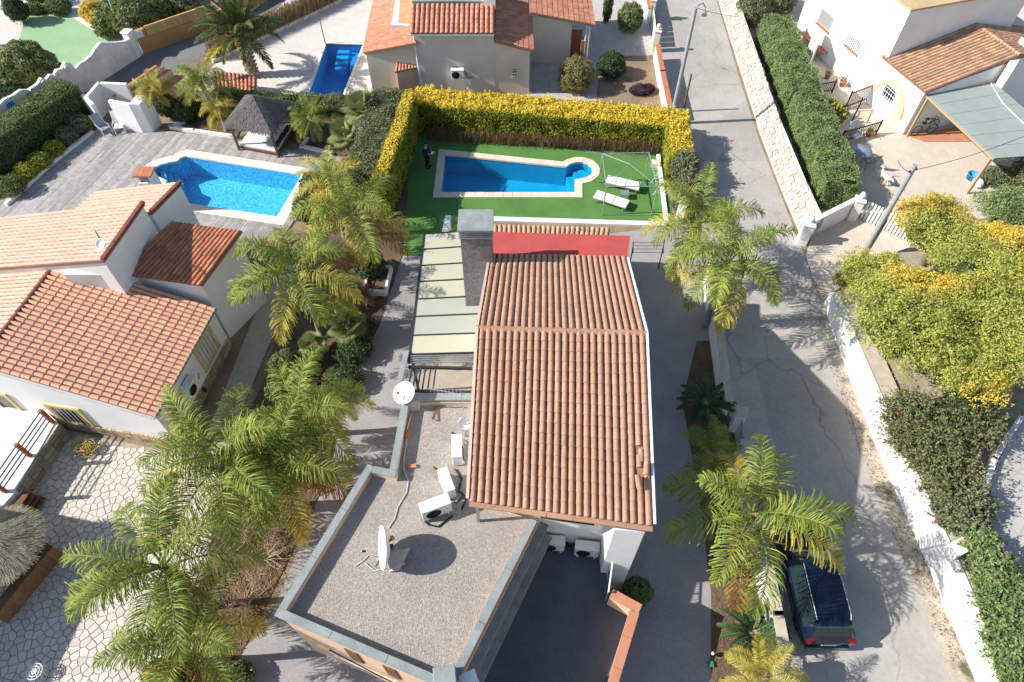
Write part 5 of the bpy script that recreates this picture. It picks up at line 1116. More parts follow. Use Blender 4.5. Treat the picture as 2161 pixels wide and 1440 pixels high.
# right hand garden
g = 1.0
shrub('shrub', 'loose shrub with red flowers spilling over the white street wall', 'shrub', [(1925,880,1.9,1.0,1.1,.9),(1965,945,1.8,1.2,1.2,.9),(2005,1010,1.7,1.0,1.2,.8),(1915,925,1.7,.6,.8,.6),(2050,900,1.8,1.0,1.0,.8)], L_MIX, 200, .10, extra=(FLOW_R, 260, .09, 'flowers'), ground=g, jitter=1.4, core=.62, wild=230, wl=.8)
shrub('shrub', 'dark blue green bush under the golden tree', 'shrub', [(2040,860,2.0,1.2,.9,.9)], L_DRK, 300, .15, .35, ground=g)
shrub('shrub', 'grey green shrub below the red flowered one', 'shrub', [(2015,1085,1.5,.8,.9,.7),(2050,1060,1.5,.7,.7,.6)], L_GREY, 300, .12, ground=g, extra=(FLOW_P, 80, .09, 'flowers'), wild=120)
shrub('shrub', 'green shrub with pink flowers beside the white pier', 'shrub', [(2065,1150,1.6,.6,.8,.6),(2095,1205,1.6,.75,.9,.65)], L_HDG, 320, .13, ground=g, extra=(FLOW_P, 90, .10, 'flowers'), wild=140)
shrub('shrub', 'light green shrub in the lower right corner', 'shrub', [(2125,1290,1.7,.9,1.0,.8),(2110,1255,1.6,.6,.8,.7),(2150,1370,1.7,1.0,1.0,.8),(2180,1440,1.7,1.0,1.0,.8)], L_HDG, 260, .11, ground=g, wild=160, wl=.6)
shrub('shrub', 'dark green bush behind the corner shrub at the right edge', 'shrub', [(2160,1270,1.7,.9,.9,.9)], L_GRN, 300, .12, ground=g)
# ---------------- golden feathery trees
def tree(label, u, v, z, r, nclump, seed, gold=.12, ground=1.0, leaf=L_MIM, name='tree', size=.115, flat=.62, group=None):
    rg = np.random.default_rng(seed); c = np.array(P(u, v, z)); t = thing(name, label, 'tree', (c[0], c[1], ground), group)
    mb = MB(); base = Vector((c[0]+.1, c[1]-.1, ground)); fork = Vector((c[0], c[1], lerp(ground, z, .45))); mb.tube([base, lerp(base, fork, .5)+Vector((.06,.04,0)), fork], [.17, .14, .11], 8)
    PT, NN, GP, GN = [], [], [], []; lobes = []
    for k in range(max(9, nclump//5)):          # boughs, then small tufts on each bough
        d = rg.normal(size=3); d[2] = abs(d[2])*.8-.1; d /= np.linalg.norm(d); lobes.append((c+d*np.array([r, r, r*flat])*rg.uniform(.35, .78), r*rg.uniform(.28, .42)))
    for k, (lc, lr) in enumerate(lobes):
        mb.tube([fork, lerp(fork, Vector(lc), .55)+Vector((0,0,.15)), Vector(lc)], [.07, .045, .02], 5)
        for j in range(30):
            d = rg.normal(size=3); d[2] = d[2]*.8+.25; d /= np.linalg.norm(d); cc = lc+d*np.array([lr, lr, lr*.75])*rg.uniform(.80, 1.08); cr = rg.uniform(.20, .40)
            m = int(620*cr*cr); q = rg.normal(size=(m, 3)); q /= np.linalg.norm(q, axis=1, keepdims=True); q = q[q[:, 2] > -.35]
            p = cc+q*np.array([cr, cr, cr*.6])*rg.uniform(.6, 1.1, (len(q), 1)); nr = q*.6+d*.4+np.array([0, 0, .4])
            isg = gold > 0 and float(noise3(cc[None]*1.0, .6)[0])+rg.normal(0, .16) > .80-2.0*gold
            (GP if isg else PT).append(p); (GN if isg else NN).append(nr)
    mb.build('trunk', BARK, t)
    V, F = leaf_quads(np.concatenate(PT), np.concatenate(NN), size, .42, .9); np_obj('crown', V, F, leaf, t)
    if GP: V, F = leaf_quads(np.concatenate(GP), np.concatenate(GN), size, .42, .9); np_obj('golden_foliage', V, F, L_MIMY, t)
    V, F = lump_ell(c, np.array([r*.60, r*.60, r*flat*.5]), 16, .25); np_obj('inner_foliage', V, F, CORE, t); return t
GR = 'golden trees of the right hand garden'
tree('large feathery yellow green tree nearest the white street wall', 1905, 680, 3.4, 2.6, 150, 1, .10, group=GR)
tree('golden patched feathery tree in the middle of the right garden', 2030, 610, 3.8, 2.6, 150, 2, .30, group=GR)
tree('feathery golden tree behind the slatted driveway gate', 1985, 490, 3.2, 2.3, 120, 3, .28, group=GR)
tree('feathery yellow green tree cut by the right edge of the picture', 2140, 710, 3.5, 2.6, 140, 4, .16, group=GR)
tree('small golden tree beside the foot of the utility pole', 1850, 590, 2.9, 1.6, 90, 5, .22, group=GR)
tree('feathery golden tree at the right edge above the others', 2135, 565, 3.6, 2.3, 110, 6, .22, group=GR)
tree('feathery yellow green tree above the dark blue green bush', 2050, 770, 3.0, 2.0, 100, 8, .14, group=GR)
tree('fresh green tree at the right edge below the awning', 2140, 448, 2.6, 1.8, 90, 7, 0.0, leaf=L_HDG, group=GR)
# ---------------- feather palms
PALM_G = leafmat('palm_leaf', (0.29,0.335,0.06), (0.19,0.25,0.045), .38, .025, .28, .45)
PALM_Y = leafmat('palm_leaf_yellow', (0.52,0.43,0.08), (0.42,0.37,0.07), .25, .018, .30, .45)
PALM_B = leafmat('palm_leaf_brown', (0.30,0.15,0.04), (0.36,0.21,0.05), .25, .015, .2, .6)
RACH = M('palm_stalk', (0.24,0.25,0.07), (0.18,0.19,0.055), scale=5, rough=.6)
PTRUNK = M('palm_trunk', (0.36,0.31,0.26), (0.25,0.21,0.17), scale=4, rough=.95, bump=.4, fine=.2)
PSHEATH = M('palm_sheath', (0.40,0.22,0.09), (0.28,0.15,0.06), scale=5, rough=.9, bump=.4)
def frond_mesh(L, e0, e1, nl, ll, seed, wid=.034, droop=1.0, plum=.5, curl=0.0, stalk=.13, stiff=False):
    rg = np.random.default_rng(seed); N = 16; pts = [np.zeros(3)]; tang = []; side = []; yaw = 0.0
    for i in range(N):
        s = (i+.5)/N; el = lerp(e0, e1, s**1.25); yaw += curl/N; d = np.array([math.cos(el)*math.cos(yaw), math.cos(el)*math.sin(yaw), math.sin(el)]); pts.append(pts[-1]+d*L/N)
    pts = np.array(pts)
    def at(s):
        x = s*N; i = min(int(x), N-1); f = x-i; p = pts[i]*(1-f)+pts[i+1]*f; d = pts[i+1]-pts[i]; return p, d/np.linalg.norm(d)
    V, Q = [], []
    for k in range(nl):
        s = stalk+(1-stalk)*(k+.5)/nl; p, d = at(s); sd = np.cross(d, [0, 0, 1.0]); sd /= np.linalg.norm(sd)+1e-9; up = np.cross(sd, d)
        prof = math.sin(math.pi*min(1, .18+.80*((s-stalk)/(1-stalk))))**.6
        for sg_ in (-1, 1):
            l = ll*prof*rg.uniform(.82, 1.15); tw = rg.uniform(-plum, plum); a = R((lerp(78, 42, s) if not stiff else lerp(62, 24, s))+rg.uniform(-9, 9))
            dr = d*math.cos(a)+sd*sg_*math.sin(a)*math.cos(tw)+up*math.sin(a)*(math.sin(tw)+(.25 if not stiff else .35)); dr /= np.linalg.norm(dr)
            p1 = p+dr*l*.5; d2 = dr+np.array([0, 0, -.55*droop*rg.uniform(.6, 1.3)]); d2 /= np.linalg.norm(d2); p2 = p1+d2*l*.32; d3 = d2+np.array([0, 0, -.7*droop]); d3 /= np.linalg.norm(d3); p3 = p2+d3*l*.22
            wv = np.cross(dr, up)*0+d*.8+np.array([0, 0, .35])*rg.uniform(-1, 1); wv -= dr*wv.dot(dr); wv /= np.linalg.norm(wv)+1e-9
            b = len(V); w0, w1, w2 = wid*.5, wid*.55, wid*.4
            V += [p-wv*w0*.6, p+wv*w0*.6, p1-wv*w1, p1+wv*w1, p2-wv*w2, p2+wv*w2, p3-wv*.005, p3+wv*.005]
            Q += [[b, b+1, b+3, b+2], [b+2, b+3, b+5, b+4], [b+4, b+5, b+7, b+6]]
    me = np_mesh('frond', np.array(V), np.array(Q)); mb = MB(); mb.tube([tuple(k) for k in pts[::2]], [lerp(.013, .003, i/8) for i in range(9)], 5, cap=False)
    ms = bpy.data.meshes.new('stalk'); ms.from_pydata(mb.v, [], mb.f); ms.update(); ms.materials.append(RACH); return me, ms
FR = {}
for nm, e0, e1 in (('up', 66, -18), ('mid', 44, -62), ('out', 22, -82), ('low', -10, -88)):
    FR[nm] = [frond_mesh(1.0, R(e0+6*k), R(e1+8*k), 84, .22, 10*k+len(FR), wid=.0096, droop=1.2, plum=.8, curl=(-.45, .45, 0)[k]) for k in range(3)]
    for m_, s_ in FR[nm]: m_.materials.append(PALM_G)
def palm(label, u, v, z, L=3.0, n=15, seed=0, mix=None, yellow=1, brown=1, tr=.13, ground=.03, fr=FR, name='palm_tree', sheath=True, lean=(0, 0), group=None, yaw0=None, matset=None):
    rg = random.Random(seed); c = P(u, v, z); t = thing(name, label, 'palm tree', (c.x, c.y, ground), group); h = z-ground
    mb = MB(); k = 9; base = Vector((lean[0], lean[1], 0))
    mb.tube([base*(1-i/k)**1.5+Vector((0, 0, h*i/k)) for i in range(k+1)], [tr*(1.35-.35*min(1, i/2)) if i < 2 else tr*(1-.12*i/k) for i in range(k+1)], 12)
    mb.build('trunk', PTRUNK, t, local=True)
    if sheath: MB().tube([(0,0,h-.65),(0,0,h-.25),(0,0,h+.12)], [tr*.95, tr*1.35, tr*.6], 10).build('crown_shaft', PSHEATH, t, local=True)
    mix = mix or ('up', 'up', 'mid', 'mid', 'mid', 'out', 'out', 'out', 'low', 'low')
    y0 = rg.uniform(0, 6.28) if yaw0 is None else yaw0
    for i in range(n):
        ty = mix[int(i*len(mix)/n)]; me, ms = rg.choice(fr[ty]); s = L*rg.uniform(.88, 1.1)*(.92 if ty == 'up' else 1)
        yaw = y0+i*2.39996+rg.uniform(-.15, .15); rot = Matrix.Rotation(yaw, 4, 'Z') @ Matrix.Rotation(rg.uniform(-.25, .25), 4, 'X')
        o = bpy.data.objects.new('frond', me); COL.objects.link(o); o.parent = t; o.matrix_local = Matrix.Translation((math.cos(yaw)*tr*.5, math.sin(yaw)*tr*.5, h-.02+.1*(ty == 'up'))) @ rot @ Matrix.Scale(s, 4)
        mt = None
        if ty == 'low' and i >= n-brown: mt = PALM_B
        elif ty in ('low', 'out') and i >= n-brown-yellow: mt = PALM_Y
        elif matset: mt = matset
        if mt: o.material_slots[0].link = 'OBJECT'; o.material_slots[0].material = mt
        st = bpy.data.objects.new('stalk', ms); COL.objects.link(st); st.parent = o
    return t
palm('tall feather palm with bare grey trunk left of the glazed veranda', 628, 572, 4.6, 3.13, 14, 1, yellow=3)
palm('feather palm with yellowing fronds behind the tall one by the lawn', 745, 455, 3.9, 3.24, 14, 2, yellow=5, brown=2)
palm('feather palm with golden fronds below the broad hedge', 700, 395, 3.4, 2.48, 12, 3, matset=PALM_Y, brown=0)
palm('feather palm at the right of the lower left palm group', 640, 890, 4.2, 3.13, 13, 4, yellow=3)
palm('feather palm with arching fronds over the stone court', 478, 960, 4.6, 3.56, 15, 5, yellow=2)
palm('feather palm with orange shaft in the middle of the lower left group', 585, 985, 3.9, 3.13, 13, 6, yellow=3, brown=2)
palm('lowest large feather palm reaching over the pale paving', 345, 1195, 4.4, 3.46, 14, 7, yellow=3)
palm('feather palm at the bottom edge left of the flat roof', 400, 1345, 3.4, 2.81, 13, 8, yellow=4)
palm('small palm between the golden bush and the flat roof', 690, 860, 2.2, 1.70, 12, 9, yellow=2)
palm('feather palm by the street with drooping sunlit fronds', 1535, 555, 4.4, 3.24, 15, 10, yellow=3)
palm('feather palm with yellow fronds behind the street palm', 1475, 470, 3.6, 3.02, 13, 11, yellow=5, brown=0)
palm('wide feather palm leaning over the parked car', 1588, 1085, 4.6, 3.35, 13, 12, yellow=2, brown=2, mix=('up','mid','mid','out','out','out','out','low','low'))
palm('small feather palm in the shade of the house by the gate', 1500, 960, 2.2, 1.60, 11, 13, yellow=0, brown=0)
palm('yellow palm at the bottom edge below the cycad', 1612, 1432, 1.9, 1.60, 12, 14, matset=PALM_Y, brown=0)
palm('fluffy young palm at the left of the bed behind the deck', 325, 185, 2.0, 1.60, 20, 15, matset=PALM_Y, brown=0)
palm('fluffy young palm in the middle of the bed behind the deck', 425, 175, 2.3, 1.80, 22, 16, brown=0, yellow=4)
palm('fluffy golden young palm nearest the gazebo', 462, 232, 1.5, 1.30, 20, 17, matset=PALM_Y, brown=0)
palm('young palm with thick trunk in the small bed right of the gazebo', 652, 250, 1.6, 1.50, 18, 18, yellow=3, brown=0, tr=.16)
palm('slim green palm beside the shaded path at the left bed', 700, 620, 2.4, 1.60, 12, 19, yellow=1, brown=0)
# Canary date palm at the top
DF = {}
for nm, e0, e1 in (('up', 75, 30), ('mid', 50, -20), ('out', 25, -50), ('low', 0, -70)):
    DF[nm] = [frond_mesh(1.0, R(e0+5*k), R(e1+8*k), 70, .17, 90+10*k, wid=.013, droop=.35, plum=.35, stiff=True, curl=(-.2, .2, 0)[k]) for k in range(3)]
    for m_, s_ in DF[nm]: m_.materials.append(leafmat('date_leaf', (0.12,0.15,0.05), (0.09,0.115,0.04), .3, .015, .2))
palm('large date palm with rough ochre trunk on the cream patio', 506, 72, 2.9, 2.9, 38, 20, brown=0, yellow=2, tr=.34, fr=DF, sheath=False, mix=('up','up','mid','mid','mid','out','out','low'))
# leaf base studs on its trunk
t = [o for o in COL.objects if o.get('label', '').startswith('large date palm')][0]; mb = MB(); c = t.location
for k in range(110):
    a = k*2.39996; z = .15+k*.0245; mb.bar(c+Vector((math.cos(a)*.33, math.sin(a)*.33, z)), c+Vector((math.cos(a)*.44, math.sin(a)*.44, z+.14)), .12, .06)
mb.build('leaf_bases', M('date_trunk', (0.46,0.30,0.14), (0.33,0.2,0.09), scale=5, rough=.95, bump=.4), t)
# ---------------- cycads: stiff rosettes
CY = {'mid': [frond_mesh(1.0, R(50), R(-10), 46, .17, 200+k, wid=.022, droop=.1, plum=.1, stiff=True) for k in range(2)], 'out': [frond_mesh(1.0, R(22), R(-35), 46, .17, 210+k, wid=.022, droop=.1, plum=.1, stiff=True) for k in range(2)]}
for k in CY.values():
    for m_, s_ in k: m_.materials.append(leafmat('cycad_leaf', (0.05,0.10,0.035), (0.04,0.08,0.03), .2, .01, .15, .35))
for (u, v, L, lb) in ((1590,1335,1.15,'sunlit dark green cycad beside the white street wall'), (1490,850,1.2,'dark cycad in the shaded bed by the street wall')):
    palm(lb, u, v, .7, L, 28, int(u), fr=CY, mix=('mid','mid','out','out'), brown=0, yellow=0, tr=.16, sheath=False, name='cycad')
# ---------------- fan palms
def fan_palm(label, u, v, z, n, Lf, seed, mat, tr=.14):
    rg = random.Random(seed); c = P(u, v, z); t = thing('fan_palm', label, 'palm tree', (c.x, c.y, .03)); h = z-.03
    MB().tube([(0,0,0),(0,0,h*.5),(0,0,h)], [tr*1.2, tr, tr], 10).build('trunk', PSHEATH, t, local=True)
    V, Q = [], []; nb = 26
    for k in range(nb):
        a = lerp(-1.9, 1.9, k/(nb-1)); l = Lf*.62*(1-.25*abs(a)/1.9); dx, dy = math.cos(a), math.sin(a); b = len(V); x0 = Lf*.45
        V += [(x0,0,0),(x0+dx*l*.6-dy*.036, dy*l*.6+dx*.036, .02),(x0+dx*l, dy*l, -.10*l),(x0+dx*l*.6+dy*.036, dy*l*.6-dx*.036, .02)]; Q.append([b, b+1, b+2, b+3])
    me = np_mesh('fan_leaf', np.array(V), np.array(Q)); me.materials.append(mat)
    mb = MB().tube([(0,0,0),(Lf*.45,0,0)], [.018,.012], 5); ms = bpy.data.meshes.new('stalk'); ms.from_pydata(mb.v, [], mb.f); ms.materials.append(RACH)
    for i in range(n):
        el = lerp(75, -25, (i/n)**.8); rot = Matrix.Rotation(i*2.39996+rg.uniform(-.2,.2), 4, 'Z') @ Matrix.Rotation(R(-el), 4, 'Y') @ Matrix.Rotation(rg.uniform(-.4,.4), 4, 'X')
        o = bpy.data.objects.new('fan_leaf', me); COL.objects.link(o); o.parent = t; o.matrix_local = Matrix.Translation((0,0,h)) @ rot @ Matrix.Scale(rg.uniform(.85,1.1), 4)
        st = bpy.data.objects.new('stalk', ms); COL.objects.link(st); st.parent = o
FANM = leafmat('fan_leaf', (0.27,0.30,0.11), (0.20,0.24,0.085), .2, .015, .25)
fan_palm('fan palm standing in front of the dark hedge by the deck', 765, 232, 1.5, 26, 1.35, 1, FANM)
fan_palm('lower fan palm leaning out of the broad grey hedge', 728, 285, 1.1, 20, 1.1, 2, FANM)
fan_palm('fan palm in the shade right of the tall palm trunk', 735, 690, 1.0, 20, 1.0, 3, FANM)
fan_palm('small fan palm at the foot of the tall palm', 660, 730, .7, 14, .8, 4, FANM)
# ---------------- column cactus
def cactus(label, u, v, n, h, rad, mat, seed):
    rg = random.Random(seed); c = P(u, v, 0); t = thing('cactus', label, 'cactus', c)
    for i in range(n):
        a = i*2.39996; r = rad*math.sqrt((i+.5)/n); x, y = r*math.cos(a), r*math.sin(a); hh = h*(1-.35*(r/rad)**2)*rg.uniform(.75, 1.1); o = Vector((x*.45, y*.45, .05)); V = []; F = []; m = 10
        prof = [(0, .05), (.25, .075), (.8, .07), (.97, .06), (1.0, .015)]
        for s, rr in prof:
            p = Vector((lerp(o.x, x, min(1, s*1.6)), lerp(o.y, y, min(1, s*1.6)), hh*s))
            for k in range(m): q = rr*(1.15 if k % 2 else .8); V.append((p.x+q*math.cos(2*math.pi*k/m), p.y+q*math.sin(2*math.pi*k/m), p.z))
        for j in range(len(prof)-1):
            for k in range(m): F.append([j*m+k, j*m+(k+1) % m, (j+1)*m+(k+1) % m, (j+1)*m+k])
        F.append(list(range((len(prof)-1)*m, len(prof)*m))); MB().add(V, F).build('column', mat, t, local=True)
cactus('clump of yellow green column cactus by the brown gate', 1738, 262, 70, 1.7, 1.15, leafmat('cactus_yellow', (0.36,0.33,0.06), (0.27,0.27,0.05), .2, .015, 0), 1)
cactus('dark green column cactus between the golden trees', 2100, 500, 30, 2.2, .9, leafmat('cactus_dark', (0.07,0.13,0.06), (0.05,0.10,0.045), .2, .015, 0), 2)
# ---------------- dry twiggy bushes
def twigs(label, u, v, n, h, spread, mat, seed):
    rg = random.Random(seed); c = P(u, v, .03); t = thing('dry_bush', label, 'bush', c); mb = MB()
    for i in range(n):
        a = rg.uniform(0, 6.28); r = spread*math.sqrt(rg.random()); p = Vector((rg.uniform(-.1,.1), rg.uniform(-.1,.1), 0)); e = Vector((r*math.cos(a), r*math.sin(a), h*rg.uniform(.5, 1))); m = lerp(p, e, .5)+Vector((rg.uniform(-.1,.1), rg.uniform(-.1,.1), .12)); mb.tube([p, m, e], [.018, .012, .005], 4, cap=False)
        for k in range(4): q = lerp(m, e, rg.random()); mb.tube([q, q+Vector((rg.uniform(-.3,.3), rg.uniform(-.3,.3), rg.uniform(0,.3)))], [.008, .003], 4, cap=False)
    mb.build('twigs', mat, t, local=True)
TW1 = M('red_twig', (0.24,0.12,0.09), (0.18,0.09,0.07), scale=5, rough=.9); TW2 = M('straw_twig', (0.50,0.39,0.28), (0.40,0.29,0.2), scale=5, rough=.9)
twigs('bare reddish bush beside the planter box', 770, 640, 60, .9, .9, TW1, 1)
twigs('bare straw coloured bush under the lower left palms', 560, 1180, 34, 1.0, 1.2, TW2, 2)
twigs('bare straw coloured bush near the flat roof corner', 600, 1100, 28, .9, 1.0, TW2, 3)
twigs('bare straw coloured bush at the bottom of the left bed', 520, 1270, 28, .8, 1.1, TW2, 4)
# leaf litter over the beds and gutter
def litter(label, poly, n, z, mat, size=.09):
    bx = [min(p.x for p in poly), max(p.x for p in poly), min(p.y for p in poly), max(p.y for p in poly)]; C = []
    while len(C) < n:
        p = (random.uniform(bx[0], bx[1]), random.uniform(bx[2], bx[3]))
        if inside(p, poly): C.append((p[0], p[1], z+random.uniform(0, .03)))
    V, F = leaf_quads(np.array(C), np.tile([0, 0, 1.0], (n, 1)), size, .4, .35); o = link('leaf_litter', np_mesh('leaf_litter', V, F), mat); o['kind'] = 'stuff'; o['label'] = label; o['category'] = 'leaf litter'
litter('brown fallen leaves in the palm bed', PP([(800,690),(745,800),(712,880),(690,1010),(600,1200),(480,1440),(400,1440),(500,1100),(640,800)]), 5200, .04, DRY, .11)
litter('dry leaves along the right gutter', PP([(1725,700),(1760,740),(1850,960),(1960,1200),(2040,1400),(2010,1400),(1900,1160),(1800,920)]), 900, .035, TW1, .08)
litter('fallen leaves in the bed by the street', PP([(1505,1180),(1590,1180),(1640,1400),(1505,1440)]), 1500, .04, DRY, .07)
# ================================================================ things on the flat roof
CP = cam.matrix_basis
def dish(label, c, n, d, mat, mast_base, arm=True, depth=.16):
    """satellite dish: reflector facing n, feed arm, mast"""
    c = Vector(c); n = Vector(n).normalized(); t = thing('satellite_dish', label, 'satellite dish', mast_base); x = n.cross(Vector((0,0,1))).normalized(); y = x.cross(n)
    pr = []
    for k in range(7): r = d/2*k/6; pr.append((r, -depth*d*(1-(k/6)**2)))
    pr += [(d/2+.012, 0), (d/2+.012, -.02)]
    for k in range(6, -1, -1): r = d/2*k/6; pr.append((r, -depth*d*(1-(k/6)**2)-.02))
    MB().lathe(pr, c, 36, [x, y, n]).build('reflector', mat, t)
    back = c-n*(depth*d+.02); mb = Vector(mast_base)
    MB().tube([mb, Vector((mb.x, mb.y, back.z-.02)), back], .03, 8).build('mast', GREYM, t)
    MB().box(back-n*.05, (.14, .14, .12), axes=[x, y, n]).build('bracket', DARKM, t)
    if arm:
        f = c+n*d*.45-y*d*.12; MB().tube([c-y*d*.48, c-y*d*.42+n*d*.2, f], .014, 6).build('feed_arm', GREYM, t); MB().tube([f, f-n*.12], .035, 8).build('feed_horn', BLACK, t)
    return t
bs = P(826,1170,GRZ)
dish('big white satellite dish casting a round shadow on the gravel roof', Vector((P(806,1156,GRZ+.85))), (-.93,-.20,.30), 1.32, WPLAST, (bs.x-.05, bs.y+.02, GRZ))
p = P(848,1186,GRZ); pb = thing('paving_block', 'pale slab propped against the big dish foot', 'slab', (p.x, p.y, GRZ)); MB().box((p.x-.05, p.y, GRZ+.17), (.42, .72, .06), axes=[Vector((.8,0,.6)).normalized(), Vector((.35,.93,0)).normalized(), Vector((-.6,.1,.8)).normalized()]).build('slab', M('concrete_block', (0.52,0.47,0.40), (0.46,0.41,0.35), scale=4, rough=.95, fine=.15), pb)
MB().box((p.x-.2, p.y+.05, GRZ+.08), (.5, .5, .16), rz=.4).build('foot', M('concrete_block', (0,0,0)), pb)
p = P(868,858,GRZ); mp = (p.x-.22, p.y-.05, GRZ)
dish('white dish with feed horn at the corner of the upper flat roof', Vector((P(852,829,GRZ+.75))), (-.30,-.30,.90), .82, WPLAST, mp)
bb = thing('ballast_block', 'square pale block under the corner dish', 'block', (p.x, p.y, GRZ)); MB().box((p.x+.05, p.y, GRZ+.16), (.55, .42, .32)).build('block', M('concrete_block', (0,0,0)), bb, bevel=.015)
mpt = P(986,922,GRZ)
dish('small pale dish close to the roof verge', Vector((P(980,894,GRZ+.9))), (-.2,-.6,.77), .42, GREYM, (mpt.x-.06, mpt.y+.02, GRZ), arm=False)
# television aerial
an = thing('television_aerial', 'television aerial on a tripod mast above the flat roof', 'aerial', mpt)
top = mpt+Vector((-.04, 0, 2.9)); MB().tube([mpt, top], .02, 8).build('mast', GREYM, an)
for k in range(3): a = k*2.1; MB().tube([mpt+Vector((.3*math.cos(a), .3*math.sin(a), 0)), mpt+Vector((0,0,.6))], .012, 5).build('leg', GREYM, an)
bm0, bm1 = top+Vector((.1,.0,-.1)), top+Vector((-1.15,.25,-.1)); MB().tube([bm0, bm1], .014, 6).build('boom', GREYM, an)
for k in range(9): q = lerp(bm0, bm1, .1+.9*k/9); l = .22-.012*k; MB().tube([q+Vector((.03,-l,0)), q+Vector((-.03,l,0))], .006, 5).build('element', GREYM, an)
a2 = thing('roof_trestle', 'fallen metal bracket lying on the upper flat roof', 'bracket', P(918,880,GRZ))
for a, b in (((912,858),(985,860)), ((922,862),(925,888)), ((918,862),(912,884)), ((912,884),(926,889))): MB().tube([P(*a,GRZ+.06), P(*b,GRZ+.03)], .018, 6).build('strut', BROWNW, a2)
# air conditioners
def aircon(label, c, rz, z, size=(.86,.34,.62), group=None, grille=True):
    t = thing('air_conditioner', label, 'air conditioner', (c[0], c[1], z), group, rz); w_, d_, h_ = size
    MB().box((0,0,.08+h_/2), size).build('casing', WPLAST, t, bevel=.02, local=True)
    MB().box((0,0,.08+h_+.008), (w_+.012, d_+.012, .025)).build('lid', WPLAST, t, bevel=.008, local=True)
    if grille:
        MB().lathe([(0,0),(.24,0),(.25,.015),(.0,.016)], (-.12,-d_/2-.002,.08+h_*.5), 20, [Vector((1,0,0)), Vector((0,0,1)), Vector((0,-1,0))]).build('fan_opening', BLACK, t, local=True)
        for k in range(6): MB().lathe([(.04*k+.03,0),(.04*k+.036,0),(.04*k+.036,.012),(.04*k+.03,.012)], (-.12,-d_/2-.018,.08+h_*.5), 20, [Vector((1,0,0)), Vector((0,0,1)), Vector((0,-1,0))]).build('fan_guard', DARKM, t, local=True)
    for sx in (-1, 1): MB().box((sx*w_*.36, 0, .04), (.06, d_+.06, .08)).build('foot', WPLAST, t, local=True)
    MB().tube([(w_/2,.1,.35),(w_/2+.12,.1,.3),(w_/2+.2,.05,.05),(w_/2+.5,.2,.02)], .022, 6).build('pipe', BLACK, t, local=True); return t
def mid(z, *px):
    q = [P(a, b, z) for a, b in px]; return sum(q, Vector())/len(q)
zt = GRZ+.72
c = mid(zt, (955.5,914),(979,914),(973,968),(948,967)); aircon('white air conditioner tight against the roof verge', c, R(94), GRZ)
c = mid(zt, (922,989),(943,982),(960,1035),(940,1042)); aircon('white air conditioner turned between two others on the gravel roof', c, R(112), GRZ)
c = mid(zt, (887,1067),(942,1044),(949,1058),(891,1084)); aircon('white air conditioner with dark fan side nearest the big dish', c, R(22), GRZ, size=(1.0,.38,.66))
c = P(1167,1140,TZ+.7); aircon('left white air conditioner on the shaded terrace', c, R(-4), TZ)
c = P(1240,1152,TZ+.7); aircon('right white air conditioner on the shaded terrace', c, R(-6), TZ)
# cables, bricks and brackets on the roof
def gcable(label, pts, r, mat, z): o = MB().tube([P(a, b, z) for a, b in pts], r, 6).build('cable', mat); return tag(o, label, 'cable')
gcable('pale cable snaking over the gravel roof', [(868,875),(860,900),(858,930),(852,970),(852,992),(862,1015),(858,1040),(840,1070),(833,1095),(820,1115)], .022, M('pale_cable', (0.55,0.52,0.47), rough=.7), GRZ+.03)
gcable('black hose looped below the dark sided air conditioner', [(892,1095),(905,1108),(925,1112),(940,1100),(955,1088)], .03, BLACK, GRZ+.04)
gcable('tangled pale cable at the foot of the big dish', [(750,1195),(765,1185),(778,1172),(800,1180),(790,1195),(770,1188),(790,1205),(815,1200)], .018, M('pale_cable', (0,0,0)), GRZ+.03)
gcable('black pipes bundled behind the air conditioners', [(960,990),(975,1010),(968,1035),(985,1050),(975,1075)], .03, BLACK, GRZ+.05)
for (u, v, rz_, lb) in ((870,986,.15,'clay block lying by the parapet step of the flat roof'), (860,918,1.4,'clay block holding the pale cable'), (830,996,.1,'clay shard by the inner parapet corner'), (815,1140,.6,'clay brick beside the big dish')):
    p = P(u, v, GRZ); o = MB().box((p.x, p.y, GRZ+.05), (.30, .14, .10), rz=rz_).build('clay_block', TERRA, bevel=.01); tag(o, lb, 'brick')
sp = thing('eave_post', 'grey steel post propping the eave above the gravel roof', 'post', P(1010,1100,GRZ)); q = P(1010,1100,GRZ)
MB().box(q+Vector((0,.0,.7)), (.10,.10,1.4)).build('post', GREYM, sp); MB().bar(q+Vector((-.25,.1,1.42)), q+Vector((.3,.1,1.42)), .08, .08).build('head', GREYM, sp)
